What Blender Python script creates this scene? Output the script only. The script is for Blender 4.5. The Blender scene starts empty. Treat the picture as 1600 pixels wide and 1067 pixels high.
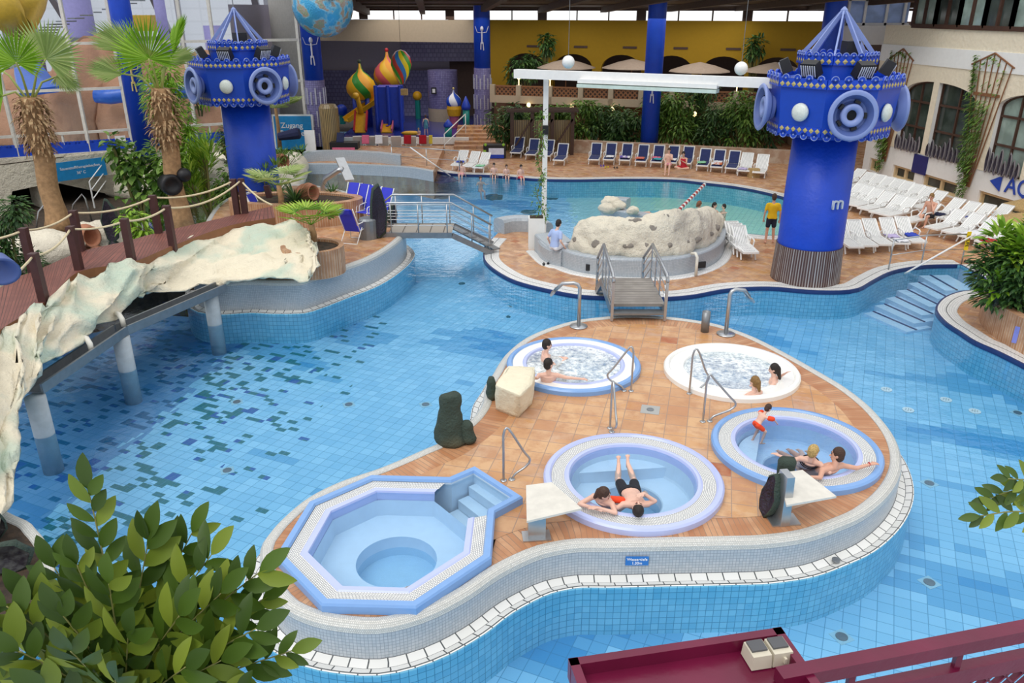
import bpy, bmesh, math, random
from mathutils import Vector, Matrix, noise
from math import sin, cos, pi, radians as R
rnd = random.Random(7)
SC = bpy.context.scene
COL = SC.collection
# ---------------------------------------------------------------- camera, world, light, exposure
CAM_H = 7.8; PITCH = R(22.7); FPX = 1244.0
cd = bpy.data.cameras.new('camera'); cam = bpy.data.objects.new('camera', cd); COL.objects.link(cam)
cam.location = (0, 0, CAM_H); cam.rotation_euler = (pi/2-PITCH, 0, 0)
cd.sensor_width = 36; cd.lens = 36*FPX/1600; cd.clip_start = .1; cd.clip_end = 400
SC.camera = cam
w = bpy.data.worlds.new('daylight'); SC.world = w; w.use_nodes = True
nt = w.node_tree; nt.nodes.clear()
_o = nt.nodes.new('ShaderNodeOutputWorld'); _b = nt.nodes.new('ShaderNodeBackground')
_t = nt.nodes.new('ShaderNodeTexCoord'); _s = nt.nodes.new('ShaderNodeSeparateXYZ'); _r = nt.nodes.new('ShaderNodeValToRGB')
nt.links.new(_t.outputs['Generated'], _s.inputs[0]); nt.links.new(_s.outputs[2], _r.inputs[0])
nt.links.new(_r.outputs[0], _b.inputs[0]); nt.links.new(_b.outputs[0], _o.inputs[0])
e = _r.color_ramp.elements
e[0].position = 0.0; e[0].color = (.52, .55, .60, 1); e[1].position = .75; e[1].color = (1.0, 1.0, 1.0, 1)
x = e.new(.25); x.color = (.66, .69, .73, 1)
_b.inputs[1].default_value = 1.05
sd = bpy.data.lights.new('skylight_sun', 'SUN'); sd.energy = 1.0; sd.angle = R(35); sd.color = (1, .98, .94)
so = bpy.data.objects.new('skylight_sun', sd); COL.objects.link(so); so.rotation_euler = (R(28), R(-22), 0)
SC.view_settings.view_transform = 'Standard'; SC.view_settings.look = 'None'
SC.view_settings.gamma = 1; SC.view_settings.use_curve_mapping = False
SC.view_settings.exposure = 0.2
# ---------------------------------------------------------------- pixel helpers (photo 1600x1067)
_c, _sn = cos(PITCH), sin(PITCH)
def ray(px, py):
    u = (px-800)/FPX; v = (533.5-py)/FPX
    return Vector((u, _c+_sn*v, -_sn+_c*v))
C0 = Vector((0, 0, CAM_H))
def P(px, py, z=0.05):
    d = ray(px, py); return C0+d*((z-CAM_H)/d.z)
def PY(px, py, Y):
    d = ray(px, py); return C0+d*(Y/d.y)
def PL(px, py, p0, n):
    d = ray(px, py); n = Vector(n); return C0+d*((Vector(p0)-C0).dot(n)/d.dot(n))
def ZT(base, py):          # height on the vertical through base that shows at row py
    v = (533.5-py)/FPX; k = base.y*(-_sn+_c*v)/(_c+_sn*v); return CAM_H+k
# ---------------------------------------------------------------- materials
def lin(c):
    if isinstance(c, str): c = tuple(int(c[i:i+2], 16)/255 for i in (0, 2, 4))
    return tuple((x/12.92 if x <= .04045 else ((x+.055)/1.055)**2.4) for x in c)+(1,)
class NT:
    def __init__(s, name):
        s.m = bpy.data.materials.new(name); s.m.use_nodes = True; s.n = s.m.node_tree; s.n.nodes.clear()
        s.out = s.n.nodes.new('ShaderNodeOutputMaterial')
    def add(s, t, **k):
        n = s.n.nodes.new(t)
        for a, b in k.items(): setattr(n, a, b)
        return n
    def ln(s, a, b): s.n.links.new(a, b)
    def bsdf(s, rough=.6, metal=0, spec=.5):
        b = s.add('ShaderNodeBsdfPrincipled'); b.inputs['Roughness'].default_value = rough
        b.inputs['Metallic'].default_value = metal; b.inputs['Specular IOR Level'].default_value = spec
        s.ln(b.outputs[0], s.out.inputs[0]); return b
    def obj(s): return s.add('ShaderNodeTexCoord').outputs['Object']
    def uv(s): return s.add('ShaderNodeTexCoord').outputs['UV']
    def geo(s): return s.add('ShaderNodeNewGeometry').outputs['Position']
    def mapp(s, v, scale=(1, 1, 1), rot=(0, 0, 0), loc=(0, 0, 0)):
        m = s.add('ShaderNodeMapping'); m.inputs['Scale'].default_value = scale; m.inputs['Rotation'].default_value = rot
        m.inputs['Location'].default_value = loc; s.ln(v, m.inputs[0]); return m.outputs[0]
    def noise(s, v, scale=5, det=4, rough=.5):
        n = s.add('ShaderNodeTexNoise'); n.inputs['Scale'].default_value = scale; n.inputs['Detail'].default_value = det
        n.inputs['Roughness'].default_value = rough
        s.ln(v, n.inputs['Vector']); return n.outputs[0]
    def ramp(s, v, stops, interp='LINEAR'):
        r = s.add('ShaderNodeValToRGB'); r.color_ramp.interpolation = interp
        els = r.color_ramp.elements
        while len(els) < len(stops): els.new(.5)
        for i, (p, c) in enumerate(stops): els[i].position = p; els[i].color = c if len(c) == 4 else (*c, 1)
        s.ln(v, r.inputs[0]); return r.outputs[0]
    def mix(s, f, a, b, mode='MIX'):
        m = s.add('ShaderNodeMix', data_type='RGBA', blend_type=mode)
        for i, v in ((0, f), (6, a), (7, b)):
            if hasattr(v, 'links') or hasattr(v, 'is_linked'): s.ln(v, m.inputs[i])
            else: m.inputs[i].default_value = v
        return m.outputs[2]
    def math(s, op, a, b=None):
        m = s.add('ShaderNodeMath', operation=op)
        for i, v in ((0, a), (1, b)):
            if v is None: continue
            if hasattr(v, 'is_linked'): s.ln(v, m.inputs[i])
            else: m.inputs[i].default_value = v
        return m.outputs[0]
    def bump(s, b, h, st=.3, d=.02):
        n = s.add('ShaderNodeBump'); n.inputs['Strength'].default_value = st; n.inputs['Distance'].default_value = d
        s.ln(h, n.inputs['Height']); s.ln(n.outputs[0], b.inputs['Normal'])
def mat(name, col, rough=.55, metal=0, var=.12, vscale=6, bump=0, bscale=30, spec=.5, col2=None):
    t = NT(name); b = t.bsdf(rough, metal, spec); v = t.obj(); c = lin(col)
    n = t.noise(v, vscale, 4)
    c2 = lin(col2) if col2 else tuple(x*(1-var) for x in c[:3])+(1,)
    t.ln(t.ramp(n, [(.35, c2), (.65, c)]), b.inputs[0])
    if bump: t.bump(b, t.noise(v, bscale, 5), bump, .03)
    return t.m
def brick(t, v, c1, c2, mortar, w=1, h=1, ms=.03, off=0, bias=0, freq=2):
    n = t.add('ShaderNodeTexBrick'); n.offset = off; n.offset_frequency = freq
    n.inputs['Color1'].default_value = c1; n.inputs['Color2'].default_value = c2; n.inputs['Mortar'].default_value = mortar
    n.inputs['Scale'].default_value = 1; n.inputs['Mortar Size'].default_value = ms; n.inputs['Mortar Smooth'].default_value = .1
    n.inputs['Bias'].default_value = bias; n.inputs['Brick Width'].default_value = w; n.inputs['Row Height'].default_value = h
    t.ln(v, n.inputs['Vector']); return n
M = {}
# terracotta slabs with wet patches
def slab(name, size, rot, tint=('b88660', 'cfa67e'), rough=.38):
    t = NT(name); b = t.bsdf(rough); v = t.mapp(t.obj(), rot=(0, 0, R(rot)))
    br = brick(t, v, lin('000000'), lin('ffffff'), (.5, .5, .5, 1), size, size, .008*size/.4, 0, 0)
    cell = t.add('ShaderNodeVectorMath', operation='SNAP'); t.ln(v, cell.inputs[0]); cell.inputs[1].default_value = (size, size, 10)
    wn = t.add('ShaderNodeTexWhiteNoise', noise_dimensions='3D'); t.ln(cell.outputs[0], wn.inputs[0])
    base = t.ramp(wn.outputs[0], [(0, lin('a8603c')), (.05, lin('b8825e')), (.2, lin('c4956c')), (.5, lin(tint[1])), (.8, lin('d2a87c')), (1, lin('bd9a84'))])
    nz = t.noise(v, 3.2, 5, .62); nz2 = t.noise(t.mapp(v, scale=(1, 2.2, 1)), 1.1, 4, .6)
    c = t.mix(t.ramp(nz, [(.42, (0, 0, 0)), (.62, (.8, .8, .8))]), base, lin(tint[0]))
    c = t.mix(t.ramp(nz2, [(.52, (0, 0, 0)), (.6, (.55, .55, .55))]), c, lin('c89258'))
    c = t.mix(br.outputs['Fac'], c, lin('a08470'))
    t.ln(c, b.inputs[0]); t.ln(t.ramp(nz2, [(.45, (.5, .5, .5)), (.6, (.22, .22, .22))]), b.inputs['Roughness'])
    t.bump(b, t.math('SUBTRACT', 1.0, br.outputs['Fac']), .3, .006)
    return t.m
M['slab'] = slab('terracotta_slabs', .40, 14)
M['slab_far'] = slab('terracotta_paving', .30, 40, ('a2765a', 'bc9474'), .5)
def uvtile(name, c1, c2, mort, w, h, ms, off=0, rough=.3, var=None, bumpst=.25):
    t = NT(name); b = t.bsdf(rough); v = t.uv()
    br = brick(t, v, lin(c1), lin(c2), lin(mort), w, h, ms, off)
    c = br.outputs['Color']
    if var: c = t.mix(t.ramp(t.noise(t.obj(), 2.5, 4), [(.4, (0, 0, 0)), (.6, (.6, .6, .6))]), c, lin(var))
    t.ln(c, b.inputs[0]); t.bump(b, t.math('SUBTRACT', 1.0, br.outputs['Fac']), bumpst, .004)
    return t.m
M['border'] = uvtile('clay_pavers', 'b07a54', 'cb9e78', '8f7660', .085, .48, .006, 0, .45, 'a86e46')
M['mosaic'] = uvtile('white_mosaic', 'c9c8c2', 'dcdbd6', 'a4a5a2', .026, .026, .003, .5)
M['walltile'] = uvtile('grey_mosaic_wall', 'a9b2ba', 'b8bec4', '87919a', .05, .05, .0035, 0)
M['bluewall'] = uvtile('blue_pool_wall', '78c0da', '92d0e4', '4a90b0', .115, .115, .005, 0)
M['gutter'] = uvtile('white_gutter_tiles', 'e6e6e4', 'dededa', '55585a', .24, 1.0, .010, 0, .2)
M['whiteband'] = uvtile('white_band_tiles', 'dcdcda', 'e8e8e6', 'b0b0b0', .12, .06, .005, .5)
M['planter'] = uvtile('planter_bricks', 'a87a56', 'c29672', 'cbb9a4', .085, .5, .008, 0, .6, '9a6a48')
M['blueline'] = mat('dark_blue_edge', '23356b', .3)
M['darkline'] = mat('slot_black', '20242a', .5)
# pool floor
def poolfloor():
    t = NT('pool_floor_tiles'); b = t.bsdf(.4); g = t.geo()
    v = t.mapp(g, rot=(0, 0, R(24)))
    br = brick(t, v, (0, 0, 0, 1), (1, 1, 1, 1), (0, 0, 0, 1), .24, .24, .006, 0)
    sn = t.add('ShaderNodeVectorMath', operation='SNAP'); t.ln(v, sn.inputs[0]); sn.inputs[1].default_value = (.24, .24, 10)
    s = sn.outputs[0]
    fine = t.add('ShaderNodeTexWhiteNoise', noise_dimensions='3D'); t.ln(s, fine.inputs[0])
    z1 = t.noise(t.mapp(s, scale=(.35, 1, 1), rot=(0, 0, R(20))), .42, 3, .6)
    z2 = t.noise(s, 1.1, 3, .55)
    base = t.mix(fine.outputs[0], lin('93c9e6'), lin('a4d4ee'))
    base = t.mix(t.ramp(z2, [(.50, (0, 0, 0)), (.505, (.45, .45, .45))], 'CONSTANT'), base, lin('86bfdf'))
    base = t.mix(t.ramp(z1, [(.0, (0, 0, 0)), (.555, (1, 1, 1))], 'CONSTANT'), base, lin('6fb0d6'))
    base = t.mix(t.ramp(z1, [(.0, (0, 0, 0)), (.62, (1, 1, 1))], 'CONSTANT'), base, lin('4c9bcb'))
    sx = t.add('ShaderNodeSeparateXYZ'); t.ln(g, sx.inputs[0]); X, Y = sx.outputs[0], sx.outputs[1]
    # left zone: dark pebble pattern under the rock
    dist = t.math('ADD', t.math('MULTIPLY', X, -1.0), t.math('MULTIPLY', Y, .12))       # grows to the left
    s2 = t.add('ShaderNodeVectorMath', operation='SNAP'); wob = t.mix(.05, v, t.add('ShaderNodeTexNoise').outputs[1]); t.ln(wob, s2.inputs[0]); s2.inputs[1].default_value = (.23, .125, 10); wn2 = t.add('ShaderNodeTexWhiteNoise', noise_dimensions='3D'); t.ln(s2.outputs[0], wn2.inputs[0]); z3 = t.noise(s, 1.2, 2, .5)
    prob = t.math('MINIMUM', t.math('MULTIPLY', t.math('SUBTRACT', dist, 5.9), .11), .24)
    m1 = t.math('MULTIPLY', t.math('LESS_THAN', wn2.outputs[0], prob), t.math('LESS_THAN', Y, 23.0))
    base = t.mix(m1, base, t.mix(t.math('GREATER_THAN', wn2.outputs[1] if False else fine.outputs[0], .8), lin('23747a'), lin('2c62a4')))
    far = t.math('MULTIPLY', t.math('GREATER_THAN', t.math('ADD', dist, t.math('MULTIPLY', z3, 1.5)), 10.8), t.math('LESS_THAN', Y, 23.0))
    base = t.mix(t.math('MULTIPLY', far, .55), base, lin('1f62a8'))
    # shallow children's end: pale green
    gx = t.math('ADD', X, t.math('MULTIPLY', z2, 2.0))
    gm = t.math('MULTIPLY', t.math('GREATER_THAN', gx, 5.6), t.math('GREATER_THAN', Y, 26.5))
    base = t.mix(gm, base, lin('cdebd0'))
    gm2 = t.math('MULTIPLY', t.math('GREATER_THAN', gx, 3.7), t.math('GREATER_THAN', Y, 31.0))
    base = t.mix(t.math('MULTIPLY', gm2, .5), base, lin('b8e4d0'))
    base = t.mix(t.math('MULTIPLY', br.outputs['Fac'], .75), base, lin('3f84ac'))
    t.ln(base, b.inputs[0]); return t.m
M['poolfloor'] = poolfloor()
def water(name, tint, wave=.12, scale=1.6, dist=.05, foam=None, fth=(.45, .6)):
    t = NT(name); g = t.geo()
    tr = t.add('ShaderNodeBsdfTransparent'); tr.inputs[0].default_value = lin(tint)
    gl = t.add('ShaderNodeBsdfGlossy'); gl.inputs['Roughness'].default_value = .03; gl.inputs[0].default_value = (1, 1, 1, 1)
    fr = t.add('ShaderNodeFresnel'); fr.inputs[0].default_value = 1.25
    n = t.add('ShaderNodeBump'); n.inputs['Strength'].default_value = wave; n.inputs['Distance'].default_value = dist
    h = t.math('ADD', t.noise(t.mapp(g, scale=(1, 1.6, 1)), scale, 4, .55), t.math('MULTIPLY', t.noise(g, scale*4, 3), .35))
    t.ln(h, n.inputs['Height']); t.ln(n.outputs[0], gl.inputs['Normal']); t.ln(n.outputs[0], fr.inputs['Normal'])
    mx = t.add('ShaderNodeMixShader'); t.ln(fr.outputs[0], mx.inputs[0]); t.ln(tr.outputs[0], mx.inputs[1]); t.ln(gl.outputs[0], mx.inputs[2])
    o = mx.outputs[0]
    if foam:
        d = t.add('ShaderNodeBsdfDiffuse'); d.inputs[0].default_value = lin(foam)
        f = t.math('MULTIPLY', t.ramp(t.noise(g, 1.7, 2), [(.3, (.6, .6, .6)), (.6, (1, 1, 1))]), t.ramp(t.noise(g, 9, 6, .7), [(fth[0], (0.12, .12, .12)), (fth[1], (1, 1, 1))]))
        m2 = t.add('ShaderNodeMixShader'); t.ln(f, m2.inputs[0]); t.ln(o, m2.inputs[1]); t.ln(d.outputs[0], m2.inputs[2]); o = m2.outputs[0]
    t.ln(o, t.out.inputs[0]); return t.m
M['water'] = water('pool_water', 'e0f1f9', .35, 1.5, .06)
M['tubwater'] = water('spa_water', 'e6f3fa', .18, 2.5, .04)
M['foam'] = water('bubbling_water', 'cfe6f2', .6, 5, .06, 'fbfffd', (.33, .66))
M['tub_blue'] = mat('tub_acrylic_blue', '7da6dc', .2, var=.04)
M['tub_lilac'] = mat('tub_acrylic_lilac', 'b9c3ee', .2, var=.03)
M['tub_in'] = mat('tub_inner_pale_blue', 'cfe2f4', .3, var=.04)
M['tub_deep'] = mat('tub_inner_blue', 'bad4f0', .3, var=.06)
M['white'] = mat('white_plastic', 'eeeeec', .35, var=.05)
M['tubwhite'] = mat('white_acrylic', 'f0f0ec', .2, var=.03)
def grate():
    t = NT('overflow_grate'); b = t.bsdf(.4); v = t.uv()
    br = brick(t, v, lin('ecece6'), lin('e2e2dc'), lin('8c8f98'), .045, .026, .0045, .5)
    t.ln(br.outputs['Color'], b.inputs[0]); return t.m
M['grate'] = grate()
# ---------------------------------------------------------------- mesh builder
class MB:
    def __init__(s): s.v = []; s.f = []; s.uv = {}; s.mi = {}; s.cur = 0
    def vs(s, pts): n = len(s.v); s.v += [tuple(p) for p in pts]; return n
    def face(s, ids, uv=None):
        if uv: s.uv[len(s.f)] = uv
        if s.cur: s.mi[len(s.f)] = s.cur
        s.f.append(tuple(ids))
    def box(s, c, d, rz=0, M4=None, taper=1):
        x, y, z = d[0]/2, d[1]/2, d[2]/2; pts = []
        for k in (-1, 1):
            t = taper if k > 0 else 1
            for a, b in ((-1, -1), (1, -1), (1, 1), (-1, 1)): pts.append(Vector((a*x*t, b*y*t, k*z)))
        if M4 is None: M4 = Matrix.Translation(Vector(c)) @ Matrix.Rotation(rz, 4, 'Z')
        else: M4 = M4 @ Matrix.Translation(Vector(c)) @ Matrix.Rotation(rz, 4, 'Z')
        n = s.vs([M4 @ p for p in pts])
        for f in ((3, 2, 1, 0), (4, 5, 6, 7), (0, 1, 5, 4), (1, 2, 6, 5), (2, 3, 7, 6), (3, 0, 4, 7)): s.face([n+i for i in f])
        return s
    def beam(s, a, b, w, h=None, up=(0, 0, 1)):
        a, b = Vector(a), Vector(b); h = h or w; d = (b-a); L = d.length; d.normalize()
        u = Vector(up); r = d.cross(u)
        if r.length < 1e-4: r = d.cross(Vector((0, 1, 0)))
        r.normalize(); u = r.cross(d)
        pts = []
        for p in (a, b):
            for i, j in ((-1, -1), (1, -1), (1, 1), (-1, 1)): pts.append(p+r*(i*w/2)+u*(j*h/2))
        n = s.vs(pts)
        for f in ((0, 1, 2, 3), (7, 6, 5, 4), (4, 5, 1, 0), (5, 6, 2, 1), (6, 7, 3, 2), (7, 4, 0, 3)): s.face([n+i for i in f])
        return s
    def rings(s, rs, close=True, cap0=True, cap1=True):
        k = len(rs[0]); n0 = len(s.v)
        for r in rs: s.vs(r)
        for i in range(len(rs)-1):
            for j in range(k if close else k-1):
                a = n0+i*k+j; b = n0+i*k+(j+1) % k
                s.face((a, b, b+k, a+k), ((j/k*4, i), ((j+1)/k*4, i), ((j+1)/k*4, i+1), (j/k*4, i+1)))
        if cap0: s.face([n0+j for j in range(k-1, -1, -1)])
        if cap1: s.face([n0+(len(rs)-1)*k+j for j in range(k)])
        return s
    def tube(s, path, r, n=8, cap=True):
        path = [Vector(p) for p in path]; rs = []; prev = None
        for i, p in enumerate(path):
            d = (path[min(i+1, len(path)-1)]-path[max(i-1, 0)]).normalized()
            if prev is None: a = d.orthogonal().normalized()
            else: a = (prev-d*prev.dot(d)); a = a.normalized() if a.length > 1e-5 else d.orthogonal().normalized()
            prev = a; b = d.cross(a); rr = r[i] if isinstance(r, (list, tuple)) else r
            rs.append([p+a*(cos(2*pi*j/n)*rr)+b*(sin(2*pi*j/n)*rr) for j in range(n)])
        return s.rings(rs, True, cap, cap)
    def lathe(s, prof, c=(0, 0, 0), n=24, M4=None, a0=0, cap=True):
        c = Vector(c); rs = []
        for r, z in prof:
            ring = [Vector((max(r, 1e-4)*cos(a0+2*pi*j/n), max(r, 1e-4)*sin(a0+2*pi*j/n), z)) for j in range(n)]
            rs.append([(M4 @ p if M4 else p)+c for p in ring])
        return s.rings(rs, True, cap, cap)
    def sph(s, c, r, n=12, m=8, sc=(1, 1, 1), rot=None):
        c = Vector(c); rs = []
        for i in range(m+1):
            a = -pi/2+pi*i/m; rr = max(cos(a), .02)
            ring = []
            for j in range(n):
                p = Vector((rr*cos(2*pi*j/n)*r*sc[0], rr*sin(2*pi*j/n)*r*sc[1], sin(a)*r*sc[2]))
                if rot: p = rot @ p
                ring.append(p+c)
            rs.append(ring)
        return s.rings(rs)
    def prism(s, poly, z0, z1, side=True, bottom=False):
        k = len(poly); n = s.vs([(p[0], p[1], z1) for p in poly]+[(p[0], p[1], z0) for p in poly])
        s.face([n+i for i in range(k)])
        if bottom: s.face([n+k+i for i in range(k-1, -1, -1)])
        if side:
            L = 0
            for i in range(k):
                j = (i+1) % k; d = math.dist(poly[i][:2], poly[j][:2])
                s.face((n+i, n+k+i, n+k+j, n+j), ((L, z1), (L, z0), (L+d, z0), (L+d, z1))); L += d
        return s
    def strip(s, A, B, closed=False, u0=0, vw=None):     # quad strip between two polylines, uv = metres
        k = len(A); n = s.vs(list(A)+list(B)); L = u0
        for i in range(k if closed else k-1):
            j = (i+1) % k; d = (Vector(A[i])-Vector(A[j])).length; h = vw or (Vector(A[i])-Vector(B[i])).length
            s.face((n+i, n+j, n+k+j, n+k+i), ((L, 0), (L+d, 0), (L+d, h), (L, h))); L += d
        return s
    def build(s, name, m, parent=None, smooth=False, mods=None):
        me = bpy.data.meshes.new(name); me.from_pydata(s.v, [], s.f)
        if s.uv:
            uvl = me.uv_layers.new(name='UVMap')
            for p in me.polygons:
                u = s.uv.get(p.index)
                if u:
                    for li, q in zip(p.loop_indices, u): uvl.data[li].uv = q
        for mm in (m if isinstance(m, (list, tuple)) else [m]): me.materials.append(mm if not isinstance(mm, str) else M[mm])
        for i, q in s.mi.items(): me.polygons[i].material_index = q
        if smooth: me.polygons.foreach_set('use_smooth', [True]*len(me.polygons))
        me.update(); o = bpy.data.objects.new(name, me); COL.objects.link(o)
        if parent: o.parent = parent
        return o
def tag(o, label=None, cat=None, group=None, kind=None):
    if label: o['label'] = label
    if cat: o['category'] = cat
    if group: o['group'] = group
    if kind: o['kind'] = kind
    return o
def thing(name, label, cat, loc=(0, 0, 0), rz=0, group=None):
    o = bpy.data.objects.new(name, None); COL.objects.link(o); o.location = loc; o.rotation_euler = (0, 0, rz)
    o.empty_display_size = .1
    return tag(o, label, cat, group)
def dup(root, loc, rz=None, label=None, group=None, scale=None):
    r = root.copy(); COL.objects.link(r); r.location = loc
    if rz is not None: r.rotation_euler = (0, 0, rz)
    if label: r['label'] = label
    if group: r['group'] = group
    if scale: r.scale = scale
    for ch in list(root.children):
        c = ch.copy(); COL.objects.link(c); c.parent = r
        for g in list(ch.children):
            d = g.copy(); COL.objects.link(d); d.parent = c
    return r
def struct(o): o['kind'] = 'structure'; return o
def spline(pts, closed=False, step=.18):
    pts = [Vector(p) for p in pts]; n = len(pts); out = []
    rng = range(n if closed else n-1)
    for i in rng:
        if closed: a, b, c, d = pts[(i-1) % n], pts[i], pts[(i+1) % n], pts[(i+2) % n]
        else: a, b, c, d = pts[max(i-1, 0)], pts[i], pts[i+1], pts[min(i+2, n-1)]
        k = max(1, int((c-b).length/step))
        for j in range(k):
            t = j/k; t2 = t*t; t3 = t2*t
            out.append(.5*((2*b)+(c-a)*t+(2*a-5*b+4*c-d)*t2+(3*b-a-3*c+d)*t3))
    if not closed: out.append(pts[-1])
    return out
def inset(pts, d, closed=True):       # positive = to the left of travel
    n = len(pts); out = []
    for i, p in enumerate(pts):
        a = pts[(i-1) % n] if closed or i > 0 else pts[i]; b = pts[(i+1) % n] if closed or i < n-1 else pts[i]
        t = (b-a); t.z = 0; t.normalize(); out.append(p+Vector((-t.y, t.x, 0))*d)
    return out
def zs(pts, z): return [Vector((p.x, p.y, z)) for p in pts]
ZF = -.85
# ================================================================ LANDS AND WATER
# pool floor and water surface
def disp_plane(name, x0, x1, y0, y1, z, m):
    return MB().box(((x0+x1)/2, (y0+y1)/2, z-.1), (x1-x0, y1-y0, .2)).build(name, m)
pf = struct(disp_plane('floor', -34, 34, 1.5, 62, ZF, 'poolfloor'))
wt = MB(); wt.strip([(-30, 1.5, 0), (30, 1.5, 0)], [(-30, 48, 0), (30, 48, 0)])
wo = wt.build('pool_water', 'water'); tag(wo, 'clear blue rippling pool water around the islands', 'water', kind='stuff')
# --- island with the hot tubs
ISL = [(405,858),(409,902),(424,926),(447,951),(491,970),(542,979),(589,981),(636,972),(683,955),(735,927),(780,896),(832,870),(865,860),(905,854),(950,854),(1050,852),(1150,850),(1200,848),(1262,839),(1312,822),(1350,805),(1382,780),(1400,757),(1409,735),(1410,715),(1405,695),(1395,675),(1377,652),(1355,630),(1322,605),(1280,580),(1230,552),(1180,527),(1140,512),(1110,504),(1065,497),(1020,493),(975,492),(940,495),(900,500),(860,511),(822,527),(795,547),(780,565),(770,582),(758,601),(754,622),(748,638),(729,660),(688,689),(664,700),(596,729),(532,751),(481,776),(441,808),(417,835)]
ZI = .55
isl = spline([P(x, y, ZI) for x, y in ISL], True, .15)
def tess(outer, holes, z, name, m, parent=None):
    from mathutils.geometry import tessellate_polygon
    loops = [zs(outer, z)]+[zs(h, z) for h in holes]; tri = tessellate_polygon(loops); b = MB(); b.vs([p for l in loops for p in l])
    for t in tri:
        a, c, d = (Vector(b.v[i]) for i in t)
        b.face(t if (c-a).cross(d-a).z > 0 else t[::-1])
    return b.build(name, m, parent)
def ring(c, r, z, n=72, a0=0): return [Vector((c.x+r*cos(a0+2*pi*i/n), c.y+r*sin(a0+2*pi*i/n), z)) for i in range(n)]
HT = []
for L, Rr, T, Bm in (((793,570), (1003,575), (895,525), (905,612)), ((1038,568), (1256,590), (1140,534), (1160,623)), ((1112,680), (1381,710), (1225,633), (1270,768)), ((852,745), (1131,755), (985,674), (997,830))):
    a, b, c, d = (P(*q, ZI+.12) for q in (L, Rr, T, Bm)); HT.append((Vector(((a.x+b.x)/2, (c.y+d.y)/2, 0)), ((b.x-a.x)/2+(c.y-d.y)/2)/2))
def land(outline, z, topm, label_name, rimw=.2, rimm='mosaic', bord=.45, gut=.27, wallm='walltile', name='floor', rimh=.03, holes=()):
    base = inset(outline, rimw)                       # left of travel = inside for this winding
    inner = inset(outline, rimw+(bord or 0)); root = struct(tess(inner, holes, z, name, topm))
    if bord:
        b = MB(); b.strip(zs(base, z-.003), zs(inner, z-.003), True); b.build('border_pavers', 'border', root)
    r = MB(); prof = [(0, -.10), (.01, -.03), (.05, .015), (rimw*.5, rimh), (rimw-.03, .02), (rimw, 0)]
    prev = None
    for (d, h) in prof:
        cur = zs(inset(outline, d), z+h)
        if prev: r.strip(prev, cur, True)
        prev = cur
    r.build('rim', rimm, root, True)
    wl = MB(); wl.strip(zs(inset(outline, 0), .04), zs(inset(outline, 0), z-.10), True, vw=z-.14); wl.build('side_wall', wallm, root, True)
    if gut:
        g = MB(); a = inset(outline, 0); g2 = inset(outline, -gut*.5); g3 = inset(outline, -gut+.03); g4 = inset(outline, -gut)
        g.strip(zs(a, .045), zs(g2, .01), True); g.strip(zs(g2, .01), zs(g3, .045), True, vw=.12); g.strip(zs(g3, .045), zs(g4, .03), True, vw=.02); g.build('gutter', 'gutter', root, True)
        u = MB(); u.strip(zs(g4, .03), zs(g4, ZF), True, vw=.88); u.build('underwater_wall', 'bluewall', root, True)
    else:
        u = MB(); u.strip(zs(outline, .04), zs(outline, ZF), True, vw=.88); u.build('underwater_wall', 'bluewall', root, True)
    return root
OCP = [(429,868),(482,783),(580,741),(702,744),(742,727),(817,775),(774,798),(768,869),(650,948),(502,944)]
_o = [P(x, y, ZI+.15) for x, y in OCP]; _oc = sum(_o, Vector())/10
island = land(isl, ZI, 'slab', 'island', holes=[ring(c, r-.15, ZI) for c, r in HT]+[[_oc.lerp(p, .97) for p in _o]]); island['label'] = 'terracotta paved island holding the hot tubs'
# --- left peninsula with the blue chairs
ZP = .85
PEN = [(300,428),(400,440),(468,441),(476,439),(495,433),(532,420),(570,407),(595,395),(615,382),(628,371),(634,360),(625,350),(605,340),(590,330),(560,312),(545,301),(520,294),(480,289),(440,290),(380,300),(330,330)]
pen = spline([P(x, y, ZP) for x, y in PEN], True, .25)
land(pen, ZP, 'slab_far', 'peninsula', bord=0)
# --- garden ground left of the walkway
gs = [P(344,457,0), P(260,452,0), P(120,480,0), P(-60,570,0), P(-400,700,0), Vector((-34,20,0)), Vector((-34,47,0)), Vector((-9,47,0)), P(462,272,0), P(452,300,0)]
M['soil'] = mat('dark_soil', '4a3a2c', .9, bump=.6, bscale=12, col2='2d241c')
M['pond_rock'] = mat('pale_rock', 'cfc6b6', .8, bump=.8, bscale=4, col2='a9b5a8')
mm = MB(); mm.prism([p for p in gs], ZF, .5); struct(mm.build('floor', 'soil'))
# --- low curved wall, bottom left corner
nl = spline([P(x, y, ZI) for x, y in [(-90,790),(10,819),(34,837),(52,862),(60,892),(50,935),(0,985),(-90,1010)]], True, .12)
land(nl, ZI, 'soil', 'corner', bord=0, gut=0)
# --- main deck (flush with the water)
ZD = .05
near = [(770,372),(758,385),(756,395),(757,407),(770,420),(795,435),(820,444),(862,454),(900,461),(940,464),(990,466),(1045,465),(1087,461),(1137,452),(1200,449),(1262,454),(1312,455),(1342,451),(1362,440),(1387,427),(1412,420),(1450,415),(1501,414)]
right = [(1534,453),(1507,455),(1487,460),(1472,468),(1463,480),(1465,490),(1479,505),(1499,518),(1524,534),(1558,549),(1600,570),(1680,612),(1800,690)]
far = [(677,267),(702,271),(727,273),(765,274),(802,277),(840,280),(900,281),(975,280),(1050,281),(1100,286),(1150,292),(1200,302),(1245,316),(1268,335),(1255,355),(1215,368),(1170,366),(1142,361),(1120,368),(1090,384),(1000,394),(920,388),(888,384),(862,372),(845,358),(830,352),(806,350),(788,354)]
def pp(l): return [P(x, y, ZD) for x, y in l]
n_ = spline(pp(near), False, .25); r_ = spline(pp(right), False, .2); f_ = spline(pp(far), False, .25)
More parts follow.
